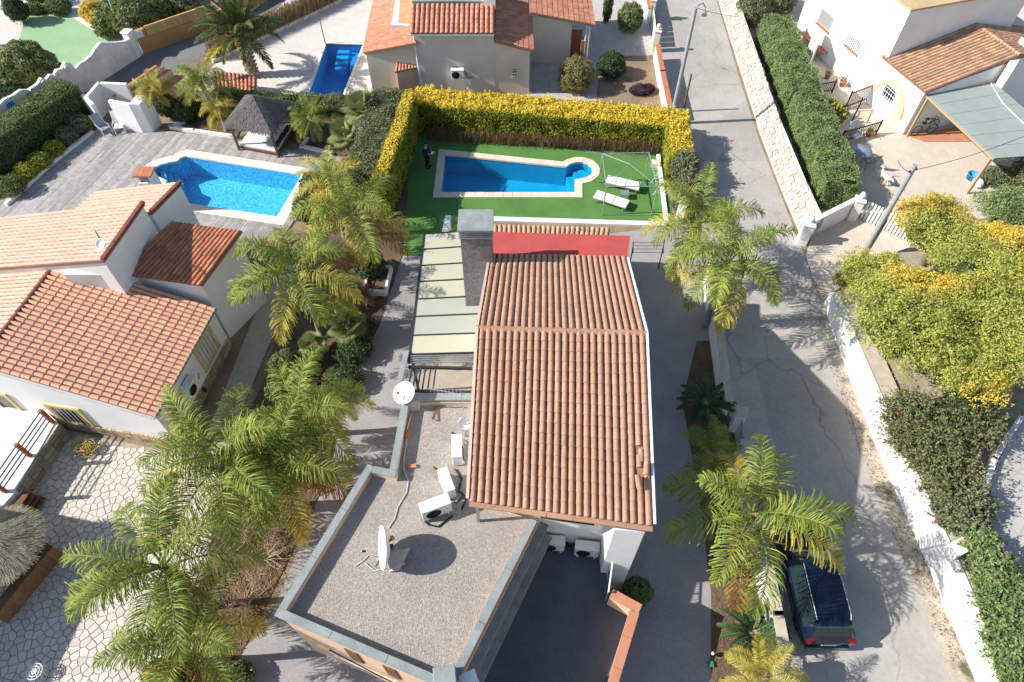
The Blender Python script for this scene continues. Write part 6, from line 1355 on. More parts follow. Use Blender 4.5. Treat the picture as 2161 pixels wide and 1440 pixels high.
# ================================================================ parked car
r0, r1 = P(1789,1317,1.5), P(1765,1227,1.5); hd = (r0-r1); hd.z = 0; hd.normalize(); ang = math.atan2(-hd.y, -hd.x)
rearc = P(1746,1360,.55); cc = rearc+Vector((-hd.x, -hd.y, 0))*2.2; cc.z = .012
car = thing('parked_car', 'dark blue estate car parked beside the white street wall', 'car', cc, rz=ang)
CARP = M('car_paint', (0.004, 0.011, 0.028), rough=.25, spec=.4, coat=.3); CARG = M('car_glass', (0.015,0.03,0.035), rough=.04, spec=.7); TYRE = M('tyre', (0.018,0.018,0.018), rough=.85); RIM = M('alloy', (0.5,0.5,0.5), rough=.3, metal=.9); RED = M('tail_red', (0.16,0.008,0.008), rough=.2, coat=.5); CHR = M('chrome', (0.7,0.7,0.7), rough=.15, metal=1)
ST = np.array([[-2.25,.66,.28,.78,.55,.76,.76,.66,.86,.88],[-2.12,.78,.25,.87,.60,.84,.93,.68,1.02,1.05],[-1.84,.82,.23,.90,.60,.87,.98,.63,1.43,1.46],[-1.55,.84,.22,.905,.60,.875,.97,.625,1.52,1.56],[-.5,.86,.21,.91,.60,.88,.95,.63,1.54,1.59],[.35,.86,.21,.91,.60,.88,.94,.60,1.46,1.50],[1.02,.86,.21,.91,.60,.87,.93,.72,1.00,1.04],[1.6,.85,.22,.90,.60,.83,.90,.64,.95,.99],[2.08,.80,.25,.85,.55,.74,.78,.54,.82,.85],[2.26,.66,.30,.72,.50,.60,.62,.44,.65,.67]])
xs = np.linspace(0, len(ST)-1, 46)
def cr(a, t):
    i = min(int(t), len(a)-2); f = t-i; p0, p1, p2, p3 = a[max(i-1, 0)], a[i], a[i+1], a[min(i+2, len(a)-1)]
    m1, m2 = (p2-p0)*.35, (p3-p1)*.35; return (2*f**3-3*f**2+1)*p1+(f**3-2*f**2+f)*m1+(-2*f**3+3*f**2)*p2+(f**3-f**2)*m2
rows = [cr(ST, t) for t in xs]; body = MB(); gl_s = {1: MB(), -1: MB()}; wsh = MB(); rsh = MB()
def ring(r):
    pts = [(r[0], r[1], r[2]), (r[0], r[3], r[4]), (r[0], r[5], r[6]), (r[0], r[7], r[8]), (r[0], r[7]*.5, lerp(r[8], r[9], .8)), (r[0], 0, r[9])]; return pts
for sgn in (1, -1):
    for i in range(len(rows)-1):
        A, B = ring(rows[i]), ring(rows[i+1]); x = (rows[i][0]+rows[i+1][0])/2
        for k in range(5):
            q = [A[k], B[k], B[k+1], A[k+1]]; q = [(a, b*sgn, c) for a, b, c in q]
            if sgn < 0: q = q[::-1]
            tgt = body
            if k == 2 and -1.75 < x < .62: tgt = gl_s[sgn]
            if k >= 3 and .45 < x < 1.0: tgt = wsh
            if k >= 3 and -2.09 < x < -1.82: tgt = rsh
            if tgt is gl_s[sgn] and (abs(x+.72) < .05 or abs(x-.2) < .04): tgt = body
            tgt.add(q, [[0, 1, 2, 3]], True)
    body.add([(r[0], r[1]*sgn, r[2]) for r in rows]+[(r[0], 0, r[2]) for r in rows], [[i, i+1, len(rows)+i+1, len(rows)+i] for i in range(len(rows)-1)])
for e in (0, -1):
    A = ring(rows[e]); body.poly([(a, b, c) for a, b, c in A]+[(a, -b, c) for a, b, c in A[::-1][1:]])
def weld(o, d=.0005):
    bm = bmesh.new(); bm.from_mesh(o.data); bmesh.ops.remove_doubles(bm, verts=bm.verts, dist=d); bmesh.ops.recalc_face_normals(bm, faces=bm.faces); bm.to_mesh(o.data); bm.free(); return o
bd = weld(body.build('body', CARP, car, local=True)); weld(gl_s[1].build('side_window', CARG, car, local=True)); weld(gl_s[-1].build('side_window', CARG, car, local=True)); weld(wsh.build('windscreen', CARG, car, local=True)); weld(rsh.build('rear_window', CARG, car, local=True))
for x in (-1.42, 1.38):
    for s in (1, -1):
        ax = [Vector((1,0,0)), Vector((0,0,1)), Vector((0,s,0))]; w_ = MB().lathe([(.18,-.2),(.31,-.2),(.33,-.15),(.33,0),(.31,.03),(.2,.03)], (x, s*.80, .33), 24, ax).build('wheel', TYRE, car, local=True)
        MB().lathe([(0,.02),(.06,.03),(.19,.015),(.205,.035),(.205,0)], (x, s*.80, .33), 20, ax).build('rim', RIM, w_, local=True)
for s in (1, -1):
    MB().box((-2.16, s*.70, .90), (.16, .28, .22), rz=s*.5).build('tail_light', RED, car, bevel=.03, local=True)
    MB().box((2.12, s*.58, .66), (.2, .34, .16), rz=-s*.45).build('headlight', M('headlamp', (.6,.62,.62), rough=.1), car, bevel=.03, local=True)
    MB().tube([(-1.65, s*.58, 1.56),(-1.5, s*.60, 1.62),(-.4, s*.61, 1.64),(.15, s*.58, 1.58),(.3, s*.56, 1.52)], .018, 6).build('roof_rail', GREYM, car, local=True)
    MB().box((.75, s*1.0, .98), (.12, .2, .13)).build('mirror', CARP, car, bevel=.03, local=True)
    MB().box((-.1, s*.905, .82), (.2, .03, .035)).build('door_handle', CHR, car, local=True)
MB().box((-2.275, 0, .42), (.10, 1.5, .28)).build('bumper', CARP, car, bevel=.04, local=True); MB().box((-2.262, 0, .78), (.02, .7, .05)).build('chrome_strip', CHR, car, local=True)
MB().box((-2.255, 0, .66), (.02, .52, .11)).build('number_plate', WPLAST, car, local=True)
MB().tube([(-1.5,0,1.58),(-1.58,0,1.66),(-1.75,0,1.68)], .012, 5).build('aerial', BLACK, car, local=True)
# ================================================================ pool garden furniture
def lounger(label, cs, group):
    a, b, c, d = (P(u, v, .36) for u, v in cs); o = (a+b+c+d)/4; ux = ((b-a)+(c-d)).normalized(); rz = math.atan2(ux.y, ux.x); t = thing('sun_lounger', label, 'sun lounger', (o.x, o.y, .02), group, rz); L, Wd = 1.95, .66
    for k, (x0, x1) in enumerate(((-.97,-.40), (-.39,.16), (.17,.97))): MB().box(((x0+x1)/2, 0, .36), (x1-x0-.01, Wd, .09)).build('cushion', CUSH, t, bevel=.03, local=True)
    for s in (1, -1): MB().bar((-.97, s*Wd*.46, .29), (.97, s*Wd*.46, .29), .05, .05).build('rail', GREYM, t, local=True)
    for x in (-.8, .8):
        for s in (1, -1): MB().bar((x, s*Wd*.44, 0), (x, s*Wd*.44, .28), .04, .04).build('leg', GREYM, t, local=True)
G_L = 'loungers on the turf beside the pool'
lounger('white cushioned lounger nearer the house', ((1261,401),(1329,422),(1320,442),(1252,419)), G_L)
lounger('white cushioned lounger nearer the hedge under the metal frame', ((1283,370),(1353,387),(1349,402),(1278,387)), G_L)
p = P(1319,408,.35); tb = thing('side_table', 'small grey slatted table between the two loungers', 'table', (p.x, p.y, .022))
for k in range(5): MB().box((p.x-.18+k*.09, p.y, .38), (.08, .45, .03)).build('slat', GREYM, tb)
for sx in (-1, 1):
    for sy in (-1, 1): MB().box((p.x+sx*.18, p.y+sy*.18, .19), (.04, .04, .35)).build('leg', GREYM, tb)
fm = thing('metal_frame', 'bare pale metal gazebo frame over the loungers', 'frame', P(1320,420))
ft = [P(1263,386), P(1358,384), P(1374,455), P(1271,455)]; tp = [Vector((q.x, q.y, 2.05)) for q in ft]
for q, r in zip(ft, tp): MB().tube([q, r], .03, 6).build('post', GREYM, fm)
for i in range(4): MB().tube([tp[i], tp[(i+1) % 4]], .028, 6).build('top_rail', GREYM, fm)
MB().tube([tp[0]-Vector((.9,-.1,0)), tp[0]], .02, 6).build('top_rail', GREYM, fm); MB().tube([ft[3]+Vector((0,0,.05)), ft[2]+Vector((0,0,.05))], .02, 6).build('base_rail', GREYM, fm)
hub = sum(tp, Vector())/4+Vector((0,0,.35))
for r in tp: MB().tube([r, hub], .014, 5).build('rafter', GREYM, fm)
q = P(1375,400); sg_ = thing('clothes_airer', 'folding pale airer frame at the right edge of the turf', 'airer', q)
for k in range(5): MB().tube([q+Vector((-.05,.5-.25*k,1.0)), q+Vector((.45,.5-.25*k,1.0))], .01, 5).build('line', WPLAST, sg_)
for sx in (0, .4):
    for sy in (.5, -.5): MB().tube([q+Vector((sx, sy, 0)), q+Vector((.4-sx, sy, 1.0))], .014, 6).build('leg', WPLAST, sg_)
# thatched gazebo with day bed
gz = thing('thatched_gazebo', 'dark thatched gazebo with white day bed on the timber deck', 'gazebo', P(552,312))
Le, Fe, Re = P(473,263,1.95), P(573,281,1.95), P(617,216,1.95); Be = Le+Re-Fe; ap = (Le+Re)/2+Vector((0,0,1.15))
for a, b in ((Le,Fe), (Fe,Re), (Re,Be), (Be,Le)):
    MB().add([a, b, ap, a-Vector((0,0,.12)), b-Vector((0,0,.12)), ap-Vector((0,0,.15))], [[0,1,2],[5,4,3],[0,3,4,1]]).build('roof_panel', THATCH, gz)
Vt, n = [], 9000
for a, b in ((Le,Fe), (Fe,Re), (Re,Be), (Be,Le)):
    k = n//4; s = np.sqrt(rng.random(k))*.98+.02; t_ = rng.random(k); A, B, C = np.array(a), np.array(b), np.array(ap); base_ = C+(A+(B-A)*t_[:, None]-C)*s[:, None]; dn = (A+B)/2-C; dn /= np.linalg.norm(dn); sd = (B-A)/np.linalg.norm(B-A); nn_ = np.cross(sd, dn); nn_ = nn_ if nn_[2] > 0 else -nn_
    e = base_+dn*rng.uniform(.15, .32, (k, 1))+nn_*rng.uniform(-.02, .05, (k, 1))+sd*rng.normal(0, .04, (k, 1)); st_ = base_+nn_*.015; Vt.append(np.stack([st_-sd*.012, st_+sd*.012, e+sd*.008, e-sd*.008], 1).reshape(-1, 3))
Vt = np.concatenate(Vt); o = np_obj('thatch', Vt, np.arange(len(Vt)).reshape(-1, 4), THATCH, gz); o['kind'] = 'stuff'
cg = (Le+Re)/2
for q in (Le, Fe, Re, Be): r = lerp(q, cg, .14); r.z = 0; MB().box((r.x, r.y, 1.0), (.11,.11,1.95)).build('post', BROWNW, gz); MB().bar(Vector((r.x,r.y,1.55)), Vector((lerp(r, cg, .22).x, lerp(r, cg, .22).y, 2.0)), .07, .07).build('brace', BROWNW, gz)
bl, bf, br = (Vector((*lerp(q, cg, .2)[:2], 0)) for q in (Le, Fe, Re)); bk = bl+br-bf
for a, b in ((bl,bf), (bf,br), (br,bk), (bk,bl)): MB().bar(a+Vector((0,0,.22)), b+Vector((0,0,.22)), .09, .14).build('bed_frame', BROWNW, gz)
MB().prism([xy(bl), xy(bf), xy(br), xy(bk)], .28, .46).build('mattress', CUSH, gz, bevel=.04)
for s in (.06,.36,.66): MB().bar(lerp(bf,br,s)+Vector((-.12,.12,.52)), lerp(bf,br,s+.26)+Vector((-.12,.12,.52)), .26, .16).build('bolster', M('dark_cushion', (0.03,0.035,0.04), rough=.9), gz, bevel=.04)
MB().bar(lerp(bk,br,.1)+Vector((0,-.3,.52)), lerp(bk,br,.9)+Vector((0,-.3,.52)), .35, .14).build('pillow', CUSH, gz, bevel=.05)
# garden chairs on the deck
def chair(label, u, v, rz, group, mat=WPLAST, cloth=None, z=.06):
    c = P(u, v); t = thing('garden_chair', label, 'chair', (c.x, c.y, z), group, rz); cl = cloth or WPLAST
    MB().box((0,0,.40), (.52,.52,.03)).build('seat', cl, t, local=True, bevel=.01); MB().box((-.36,0,.76), (.03,.50,.80), axes=[Vector((.93,0,.36)), Vector((0,1,0)), Vector((-.36,0,.93))]).build('backrest', cl, t, local=True, bevel=.01)
    for s in (1, -1):
        MB().tube([(.30,s*.28,0),(.22,s*.28,.40),(.18,s*.28,.60),(-.32,s*.28,.62)], .018, 6).build('armrest', mat, t, local=True); MB().tube([(-.34,s*.27,0),(-.20,s*.27,.40),(-.52,s*.26,1.15)], .018, 6).build('leg', mat, t, local=True); MB().tube([(.26,s*.27,.40),(.30,s*.27,0)], .018, 6).build('leg', mat, t, local=True)
chair('white garden chair with grey cloth beside the left kerb of the deck', 226, 283, R(-40), 'garden chairs on the deck', cloth=M('grey_mesh', (0.30,0.33,0.36), rough=.9))
chair('white garden chair close to the angled screen wall', 258, 279, R(-75), 'garden chairs on the deck')
pb_ = thing('pool_gutter', 'blue lined overflow strip at the far corner of the speckled pool', 'gutter', P(668,368)); MB().bar(P(676,350,.12), P(652,388,.12), .28, .22).build('liner', BLUEM, pb_)
# ================================================================ right hand patio
def round_table(label, u, v, r, h, mat):
    c = P(u, v, h); t = thing('garden_table', label, 'table', (c.x, c.y, .016)); MB().lathe([(0,h-.03),(r-.03,h-.03),(r,h-.015),(r-.01,h),(0,h)], (c.x, c.y, 0), 28).build('table_top', mat, t)
    for k in range(4): a = k*math.pi/2+.5; MB().tube([(c.x+r*.7*math.cos(a), c.y+r*.7*math.sin(a), .016), (c.x+r*.35*math.cos(a), c.y+r*.35*math.sin(a), h-.03)], .025, 6).build('leg', WPLAST, t)
round_table('round blue grey garden table in the cactus shade', 1818, 318, .62, .74, M('blue_grey_top', (0.22,0.28,0.34), rough=.4))
chair('white garden chair behind the round blue grey table', 1800, 298, R(-60), 'chairs round the blue grey table', z=.016)
chair('white garden chair left of the round blue grey table', 1790, 338, R(20), 'chairs round the blue grey table', z=.016, mat=GREYM)
chair('grey garden chair in front of the round blue grey table', 1828, 352, R(100), 'chairs round the blue grey table', z=.016, mat=GREYM, cloth=M('grey_mesh', (0,0,0)))
# slatted brown gates and railings
def slat_fence(label, a, b, h, n, mat, z0=.05, cat='fence', name='slatted_gate', w_=.045):
    a, b = P(*a), P(*b); t = thing(name, label, cat, lerp(a, b, .5))
    for i in range(n): p = lerp(a, b, (i+.5)/n); MB().bar(p+Vector((0,0,z0)), p+Vector((0,0,h)), w_, .03).build('slat', mat, t)
    for z in (.2, h-.12): MB().bar(a+Vector((0,.03,z)), b+Vector((0,.03,z)), .04, .05).build('rail', mat, t)
    for p in (a, b): MB().bar(p, p+Vector((0,0,h+.06)), .07, .07).build('post', mat, t)
    return t
DBR = M('dark_brown_paint', (0.05,0.03,0.025), rough=.6)
slat_fence('dark brown slatted gate between the cactus and the arch', (1782,232), (1828,214), 1.25, 14, DBR)
slat_fence('dark brown railing across the patio beside the round table', (1770,305), (1848,283), .95, 20, DBR, w_=.025, name='patio_railing')
slat_fence('dark brown railing behind the cactus towards the porch', (1705,205), (1755,196), .9, 12, DBR, w_=.03, name='patio_railing')
slat_fence('dark railing down the middle of the patio steps', (1795,262), (1808,235), .9, 8, DBR, w_=.025, name='patio_railing')
# bicycles under the awning
def bike(label, u, v, rz, mat):
    c = P(u, v, .06); t = thing('bicycle', label, 'bicycle', c, 'bicycles under the awning', rz)
    for x in (-.5, .52):
        ring_ = [(x+.32*math.cos(k*math.pi/9), 0, .33+.32*math.sin(k*math.pi/9)) for k in range(19)]; w_ = MB().tube(ring_, .022, 6, cap=False).build('wheel', TYRE, t, local=True)
        for k in range(6): a = k*math.pi/6; MB().tube([(x+.3*math.cos(a), 0, .33+.3*math.sin(a)), (x-.3*math.cos(a), 0, .33-.3*math.sin(a))], .004, 4).build('spoke', GREYM, w_, local=True)
    for a, b in (((-.5,0,.33),(-.1,0,.30)), ((-.1,0,.30),(-.22,0,.78)), ((-.5,0,.33),(-.2,0,.72)), ((-.2,0,.72),(.35,0,.74)), ((-.1,0,.30),(.37,0,.66)), ((.33,0,.85),(.52,0,.33))): MB().tube([a, b], .018, 6).build('frame_tube', mat, t, local=True)
    MB().box((-.24,0,.84), (.26,.14,.06)).build('saddle', BLACK, t, local=True, bevel=.02); MB().tube([(.30,-.28,.95),(.33,0,.92),(.30,.28,.95)], .015, 6).build('handlebar', BLACK, t, local=True)
bike('bicycle with pale frame leaning under the awning, outer one', 1945, 284, R(12), GREYM); bike('dark bicycle next to the house wall under the awning', 1950, 274, R(14), M('teal_paint', (0.03,0.16,0.16), rough=.4))
for (u, v, lb) in ((1832,288,'terracotta flower pot on the patio beside the brown railing'), (1776,182,'terracotta flower pot at the foot of the white house wall'), (1650,97,'terracotta flower pot at the head of the street hedge'), (1745,165,'terracotta flower pot under the tiled canopy')):
    c = P(u, v, .02); t = thing('flower_pot', lb, 'flower pot', c); MB().lathe([(0,.01),(.14,.0),(.20,.30),(.23,.30),(.23,.36),(.18,.36),(.17,.3),(0,.29)], (0,0,0), 16).build('pot', TERRA, t, local=True)
    q = rng.normal(0, .12, (90, 3)); q[:, 2] = np.abs(q[:, 2])+.42; V, F = leaf_quads(q, q*np.array([1,1,.3]), .12, .4, .8); link('plant', np_mesh('plant', V, F), L_GRN, t)
# blue parasol bundle and white sacks near the awning post
t = thing('blue_bucket', 'bright blue tub lying at the edge of the patio below the awning', 'tub', P(2048,378)); c = P(2048,378); MB().lathe([(0,.02),(.24,0),(.30,.34),(.32,.34),(.32,.37),(.28,.36),(.23,.05),(0,.05)], c, 18).build('tub', M('bright_blue', (0.05,0.28,0.62), rough=.4), t)
t = thing('white_sack', 'white sack beside the bright blue tub', 'sack', P(2062,388)); V, F = lump_ell(np.array(P(2064,386,.22)), np.array([.28,.36,.24]), 16, .15); np_obj('sack', V, F, WPLAST, t)
t = thing('striped_bench', 'pale blue slatted bench at the right edge under the awning', 'bench', P(2145,350))
for k in range(6): a = P(2125+k*7, 338+k*7, .45); MB().bar(a, a+Vector((.75,.55,0)), .10, .04).build('slat', M('pale_blue', (0.45,0.56,0.63), rough=.6), t)
for k in (0, 5): a = P(2125+k*7, 338+k*7, .22); MB().box(a+Vector((.15,.1,0)), (.06,.06,.42)).build('leg', WPLAST, t); MB().box(a+Vector((.65,.45,0)), (.06,.06,.42)).build('leg', WPLAST, t)
# wicker basket stool, hose and straw heap in the stone court
c = P(74,1418,.4); t = thing('wicker_stool', 'white woven stool at the bottom left corner', 'stool', (c.x, c.y, .034))
for k in range(14):
    a = k*2*math.pi/14; MB().tube([(c.x+.24*math.cos(a), c.y+.24*math.sin(a), .04), (c.x+.30*math.cos(a+.25), c.y+.30*math.sin(a+.25), .24), (c.x+.26*math.cos(a+.5), c.y+.26*math.sin(a+.5), .43)], .014, 5).build('cane', WPLAST, t)
for r_, z in ((.26,.44),(.17,.45),(.08,.455),(.25,.05)): MB().tube([(c.x+r_*math.cos(k*math.pi/10), c.y+r_*math.sin(k*math.pi/10), z) for k in range(21)], .018, 6, cap=False).build('hoop', WPLAST, t)
for k in range(4): a = k*math.pi/4; MB().tube([(c.x+.26*math.cos(a), c.y+.26*math.sin(a), .45), (c.x-.26*math.cos(a), c.y-.26*math.sin(a), .45)], .012, 5).build('cane', WPLAST, t)
o = MB().tube([P(a, b, .05) for a, b in ((-10,1330),(30,1290),(70,1245),(105,1200),(130,1170),(150,1150))], .02, 6).build('garden_hose', M('green_hose', (0.06,0.42,0.33), rough=.4)); tag(o, 'thin turquoise hose stretched over the stone court', 'hose')
t = thing('straw_heap', 'round heap of straw coloured rope beside the railing', 'heap', P(178,948)); mb = MB(); sg = random.Random(9)
for k in range(46):
    c = P(178+sg.uniform(-14,14), 948+sg.uniform(-9,9), .12+sg.uniform(0,.3)); r_ = sg.uniform(.12,.42); a0 = sg.uniform(0,6.28); mb.tube([(c.x+r_*math.cos(a0+j*.35), c.y+r_*math.sin(a0+j*.35)*.8, c.z+.05*math.sin(j)) for j in range(9)], .016, 5)
mb.build('rope', M('straw', (0.52,0.40,0.14), (0.42,0.31,0.1), scale=6, rough=.9), t)
# thatched parasol at the left edge
c = P(-5,1150,2.0); t = thing('thatched_parasol', 'fringed straw parasol at the left edge over the bar', 'parasol', (c.x, c.y, .034)); MB().tube([(c.x,c.y,.03),(c.x,c.y,2.5)], .05, 8).build('pole', BROWNW, t)
MB().lathe([(1.32,1.85),(1.30,1.95),(.7,2.3),(.1,2.62),(0,2.65)], (c.x, c.y, 0), 24).build('cone', M('straw_base', (0.22,0.18,0.11), rough=1), t)
n = 5200; a = rng.uniform(0, 6.283, n); s = np.sqrt(rng.uniform(.01, 1, n)); r0_ = s*1.3; z0_ = 2.66-.72*s+.03; dr = np.stack([np.cos(a), np.sin(a), np.full(n, -.55)], 1); b0 = np.stack([c.x+r0_*np.cos(a), c.y+r0_*np.sin(a), z0_], 1); tn = np.stack([-np.sin(a), np.cos(a), np.zeros(n)], 1)
e = b0+dr*rng.uniform(.2, .38, (n, 1))+tn*rng.normal(0, .05, (n, 1))+np.stack([np.zeros(n), np.zeros(n), rng.uniform(-.02, .05, n)], 1); V = np.stack([b0-tn*.012, b0+tn*.012, e+tn*.006, e-tn*.006], 1).reshape(-1, 3)
o = np_obj('straw', V, np.arange(4*n).reshape(-1, 4), M('parasol_straw', (0.42,0.36,0.24), (0.30,0.26,0.18), scale=3, rough=1, island=.35), t); o['kind'] = 'stuff'
# dishes on the left house, wall air conditioner, lamp
hm = P(250,560,4.4)
dish('small grey dish on a thin mast behind the orange roof', P(211,515,6.7), (-.2,-.5,.8), .42, GREYM, (P(250,561,4.6).x, P(250,561,4.6).y, 4.3), arm=False)
dish('pale blue grey dish lying at the top of the orange roof', P(182,566,4.7), (-.85,-.1,.5), .85, M('dish_grey', (0.55,0.60,0.62), rough=.5), (P(190,578,4.2).x, P(190,578,4.2).y, 3.9))
q = W(390,815,wE1,wE2); t_ = (wE2-wE1).normalized(); n_ = Vector((t_.y,-t_.x,0)); a = aircon('grey weathered air conditioner on the side wall of the left house', q+n_*.26, math.atan2(t_.y,t_.x), q.z-.38)
q = W(425,822,wE1,wE2); t = thing('wall_lamp', 'small dark wall lamp right of the side air conditioner', 'lamp', q+n_*.08); MB().box(q+n_*.05, (.10,.10,.16)).build('bracket', DARKM, t); MB().lathe([(.02,.14),(.09,.1),(.07,-.12),(.03,-.16)], q+n_*.16, 10).build('lantern', BLACK, t)
q = P(963,172,1.9); a = aircon('white air conditioner above the yellow hedge on the rear house wall', (q.x, 38.95, 0), 0, 1.25, size=(.8,.32,.6))
# planter box and street boxes
t = thing('planter_box', 'white edged empty planter box beside the shaded path', 'planter', P(795,590)); a, b, c_, d_ = P(770,573), P(827,573), P(815,625), P(778,622)
for u_, v_ in ((a,b),(b,c_),(c_,d_),(d_,a)): MB().bar(u_+Vector((0,0,.2)), v_+Vector((0,0,.2)), .12, .4).build('side', WHITE, t)
MB().prism([xy(a), xy(b), xy(c_), xy(d_)], .03, .25).build('soil', BEDSOIL, t)
# garden spot light and green valve in the street bed
t = thing('garden_light', 'small round garden spot in the bed beside the path', 'lamp', P(1500,1384)); c = P(1500,1384); MB().lathe([(.03,.0),(.03,.2),(.07,.22),(.08,.32),(.0,.33)], c, 12).build('spot', DARKM, t); MB().lathe([(0,.335),(.06,.335),(.05,.36),(0,.37)], c, 12).build('lens', WPLAST, t)
t = thing('valve_box', 'small green valve box in the bed beside the path', 'box', P(1500,1400)); MB().box(P(1500,1402,.08), (.18,.18,.12)).build('lid', M('valve_green', (0.05,0.22,0.12), rough=.6), t, bevel=.01)
# ================================================================ the dog on the patio and the person by the pool
def skin_mesh(name, verts, edges, mat, parent, sub=2, root=0):
    """verts: (x, y, z, radius_x, radius_y); one smooth continuous surface grown on the joints"""
    me = bpy.data.meshes.new(name); me.from_pydata([v[:3] for v in verts], edges, []); o = link(name, me, mat, parent); md = o.modifiers.new('skin', 'SKIN'); md.use_smooth_shade = True
    for i, v in enumerate(verts): me.skin_vertices[0].data[i].radius = (v[3], v[4] if len(v) > 4 else v[3]); me.skin_vertices[0].data[i].use_root = (i == root)
    o.modifiers.new('sub', 'SUBSURF').levels = sub; o.modifiers['sub'].render_levels = sub; return o
dg = thing('dog', 'cream dog with raised tail walking on the sunny patio', 'dog', P(1862,386,.016), rz=R(-80))
DOGF = M('dog_fur', (0.74,0.66,0.54), (0.66,0.57,0.45), scale=9, rough=1, bump=.3, bscale=60, fine=.1)
dv_ = [(0,0,.50,.12),(.22,0,.50,.14),(-.22,0,.50,.12),(-.36,0,.52,.10),(.36,0,.56,.11),(.46,0,.64,.075),(.56,0,.68,.08),(.66,0,.65,.055),(.74,0,.63,.035),(-.46,0,.62,.035),(-.52,0,.76,.03),(-.48,0,.88,.022),(-.42,0,.94,.012)]
ed_ = [(0,1),(0,2),(2,3),(1,4),(4,5),(5,6),(6,7),(7,8),(3,9),(9,10),(10,11),(11,12)]
for s in (1, -1):
    b = len(dv_); f = .04*s; dv_ += [(.27+f,s*.09,.42,.055),(.25+f,s*.10,.26,.04),(.29+f,s*.10,.12,.028),(.28+f,s*.10,.03,.03),(.34+f,s*.10,.022,.026)]; ed_ += [(1,b),(b,b+1),(b+1,b+2),(b+2,b+3),(b+3,b+4)]
    b = len(dv_); f = -.05*s; dv_ += [(-.28+f,s*.09,.42,.075),(-.22+f,s*.10,.29,.05),(-.36+f,s*.10,.18,.03),(-.33+f,s*.10,.03,.028),(-.27+f,s*.10,.022,.026)]; ed_ += [(2,b),(b,b+1),(b+1,b+2),(b+2,b+3),(b+3,b+4)]
skin_mesh('body', dv_, ed_, DOGF, dg)
for s in (1, -1):
    MB().add([(.53,s*.06,.75),(.57,s*.05,.76),(.545,s*.12,.66)], [[0,1,2]]).add([(.53,s*.065,.745),(.57,s*.055,.755),(.545,s*.125,.655)], [[2,1,0]]).build('ear', M('dog_ear', (0.5,0.38,0.26), rough=1), dg, local=True); MB().lathe([(0,.012),(.012,.006),(.014,0),(0,-.004)], (.635,s*.042,.695), 8).build('eye', BLACK, dg, local=True)
MB().lathe([(0,.016),(.018,.01),(.02,0),(0,-.01)], (.765,0,.645), 8).build('nose', BLACK, dg, local=True)
pe = thing('person', 'person in dark clothes by the hedge holding a pale object', 'person', P(903,353,.024), rz=R(-20))
SKIN = M('skin', (0.55,0.34,0.24), rough=.6); NAVY = M('navy_cloth', (0.015,0.025,0.075), (0.012,0.02,0.06), scale=8, rough=.95, bump=.2); TROU = M('dark_trousers', (0.015,0.016,0.022), rough=.95); HAIR = M('dark_hair', (0.02,0.014,0.01), rough=.6)
pv = [(0,0,.95,.12,.14),(0,0,1.15,.11,.15),(0,0,1.36,.11,.17),(.01,0,1.47,.055,.06),(.03,0,1.55,.055,.05),(.04,0,1.64,.095,.08),(.035,0,1.72,.075,.065)]; pe_ = [(0,1),(1,2),(2,3),(3,4),(4,5),(5,6)]
for s in (1, -1):
    b = len(pv); pv += [(0,s*.20,1.38,.06,.06),(.02,s*.24,1.12,.048,.048),(.22,s*.15,1.08,.038,.038),(.29,s*.10,1.10,.026,.036),(.35,s*.085,1.11,.018,.034)]; pe_ += [(2,b),(b,b+1),(b+1,b+2),(b+2,b+3),(b+3,b+4)]
    for k in range(4):
        c = len(pv); yo = s*(.105-.022*k); L_ = (.036,.042,.039,.030)[k]; pv += [(.38,yo,1.115,.009),(.38+L_,yo*.92,1.112,.008),(.385+L_,yo*.85,1.085,.007)]; pe_ += [(b+4,c),(c,c+1),(c+1,c+2)]
    c = len(pv); pv += [(.335,s*.05,1.13,.010),(.365,s*.035,1.125,.008)]; pe_ += [(b+3,c),(c,c+1)]
    b = len(pv); pv += [(0,s*.10,.88,.095,.095),(.03,s*.11,.50,.062,.062),(-.02,s*.11,.10,.045,.045),(.02,s*.11,.04,.045,.05),(.14,s*.12,.03,.03,.045)]; pe_ += [(0,b),(b,b+1),(b+1,b+2),(b+2,b+3),(b+3,b+4)]
skin_mesh('body', pv, pe_, SKIN, pe)
jv = [(0,0,.93,.15,.17),(0,0,1.15,.135,.175),(0,0,1.36,.135,.195),(.01,0,1.46,.075,.085)]; je = [(0,1),(1,2),(2,3)]
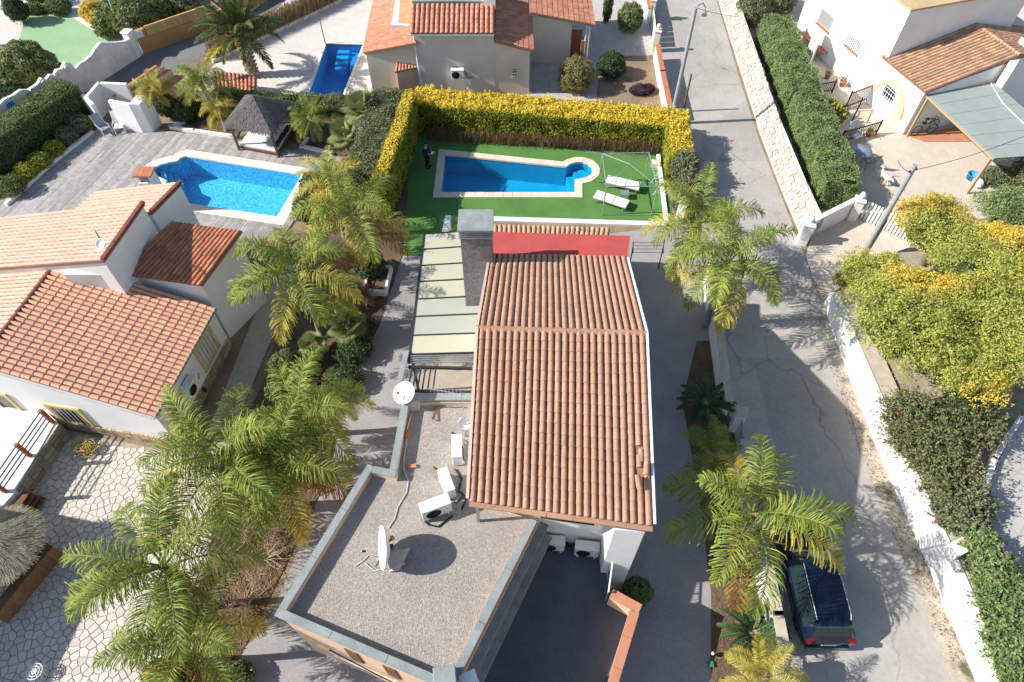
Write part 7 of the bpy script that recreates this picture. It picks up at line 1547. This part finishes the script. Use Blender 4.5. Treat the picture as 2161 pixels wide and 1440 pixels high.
for s in (1, -1): b = len(jv); jv += [(0,s*.205,1.38,.078,.078),(.02,s*.245,1.12,.066,.066),(.21,s*.155,1.08,.054,.054)]; je += [(2,b),(b,b+1),(b+1,b+2)]
skin_mesh('jacket', jv, je, NAVY, pe)
tv = [(0,0,.96,.14,.165)]; te = []
for s in (1, -1): b = len(tv); tv += [(0,s*.10,.86,.112,.112),(.03,s*.11,.50,.08,.08),(-.02,s*.11,.10,.066,.066)]; te += [(0,b),(b,b+1),(b+1,b+2)]
skin_mesh('trousers', tv, te, TROU, pe)
for s in (1, -1): MB().box((.05,s*.115,.045), (.29,.10,.09)).build('shoe', BLACK, pe, bevel=.03, local=True)
V, F = lump_ell(np.array([.02,0,1.70]), np.array([.105,.092,.085]), 16, .05); link('hair', np_mesh('hair', V, F), HAIR, pe)
MB().lathe([(0,0),(.015,.0),(.012,.03),(0,.035)], (.13,0,1.63), 8, [Vector((0,1,0)), Vector((0,0,1)), Vector((1,0,0))]).build('nose', SKIN, pe, local=True)
for s in (1, -1): MB().lathe([(0,.008),(.01,.004),(.011,0),(0,-.003)], (.128,s*.033,1.66), 8).build('eye', BLACK, pe, local=True)
MB().box((.122,0,1.585), (.012,.045,.010)).build('mouth', M('lips', (0.4,0.16,0.13), rough=.6), pe, local=True)
hp = Vector(pe.location)+Vector((math.cos(R(-20))*.40, math.sin(R(-20))*.40, 1.12)); o = MB().box(hp, (.16,.26,.03), rz=R(-20)).build('remote_control', M('pale_grey_plastic', (0.62,0.64,0.64), rough=.4), bevel=.01); tag(o, 'pale hand held controller in the hands of the person', 'controller')
# thin washing lines behind the house
t = thing('washing_line', 'thin dark lines strung across the path behind the red roof strip', 'washing line', P(1340,540))
for k in range(4): MB().tube([P(1336,512+k*7,1.6), P(1400,512+k*7,1.6)], .012, 5).build('line', BLACK, t)
for u in (1336, 1400): MB().bar(P(u,510,1.6), P(u,535,1.6), .04, .04).build('arm', DARKM, t); MB().bar(Vector((*P(u,522,1.6)[:2],0)), P(u,522,1.6), .05, .05).build('post', DARKM, t)
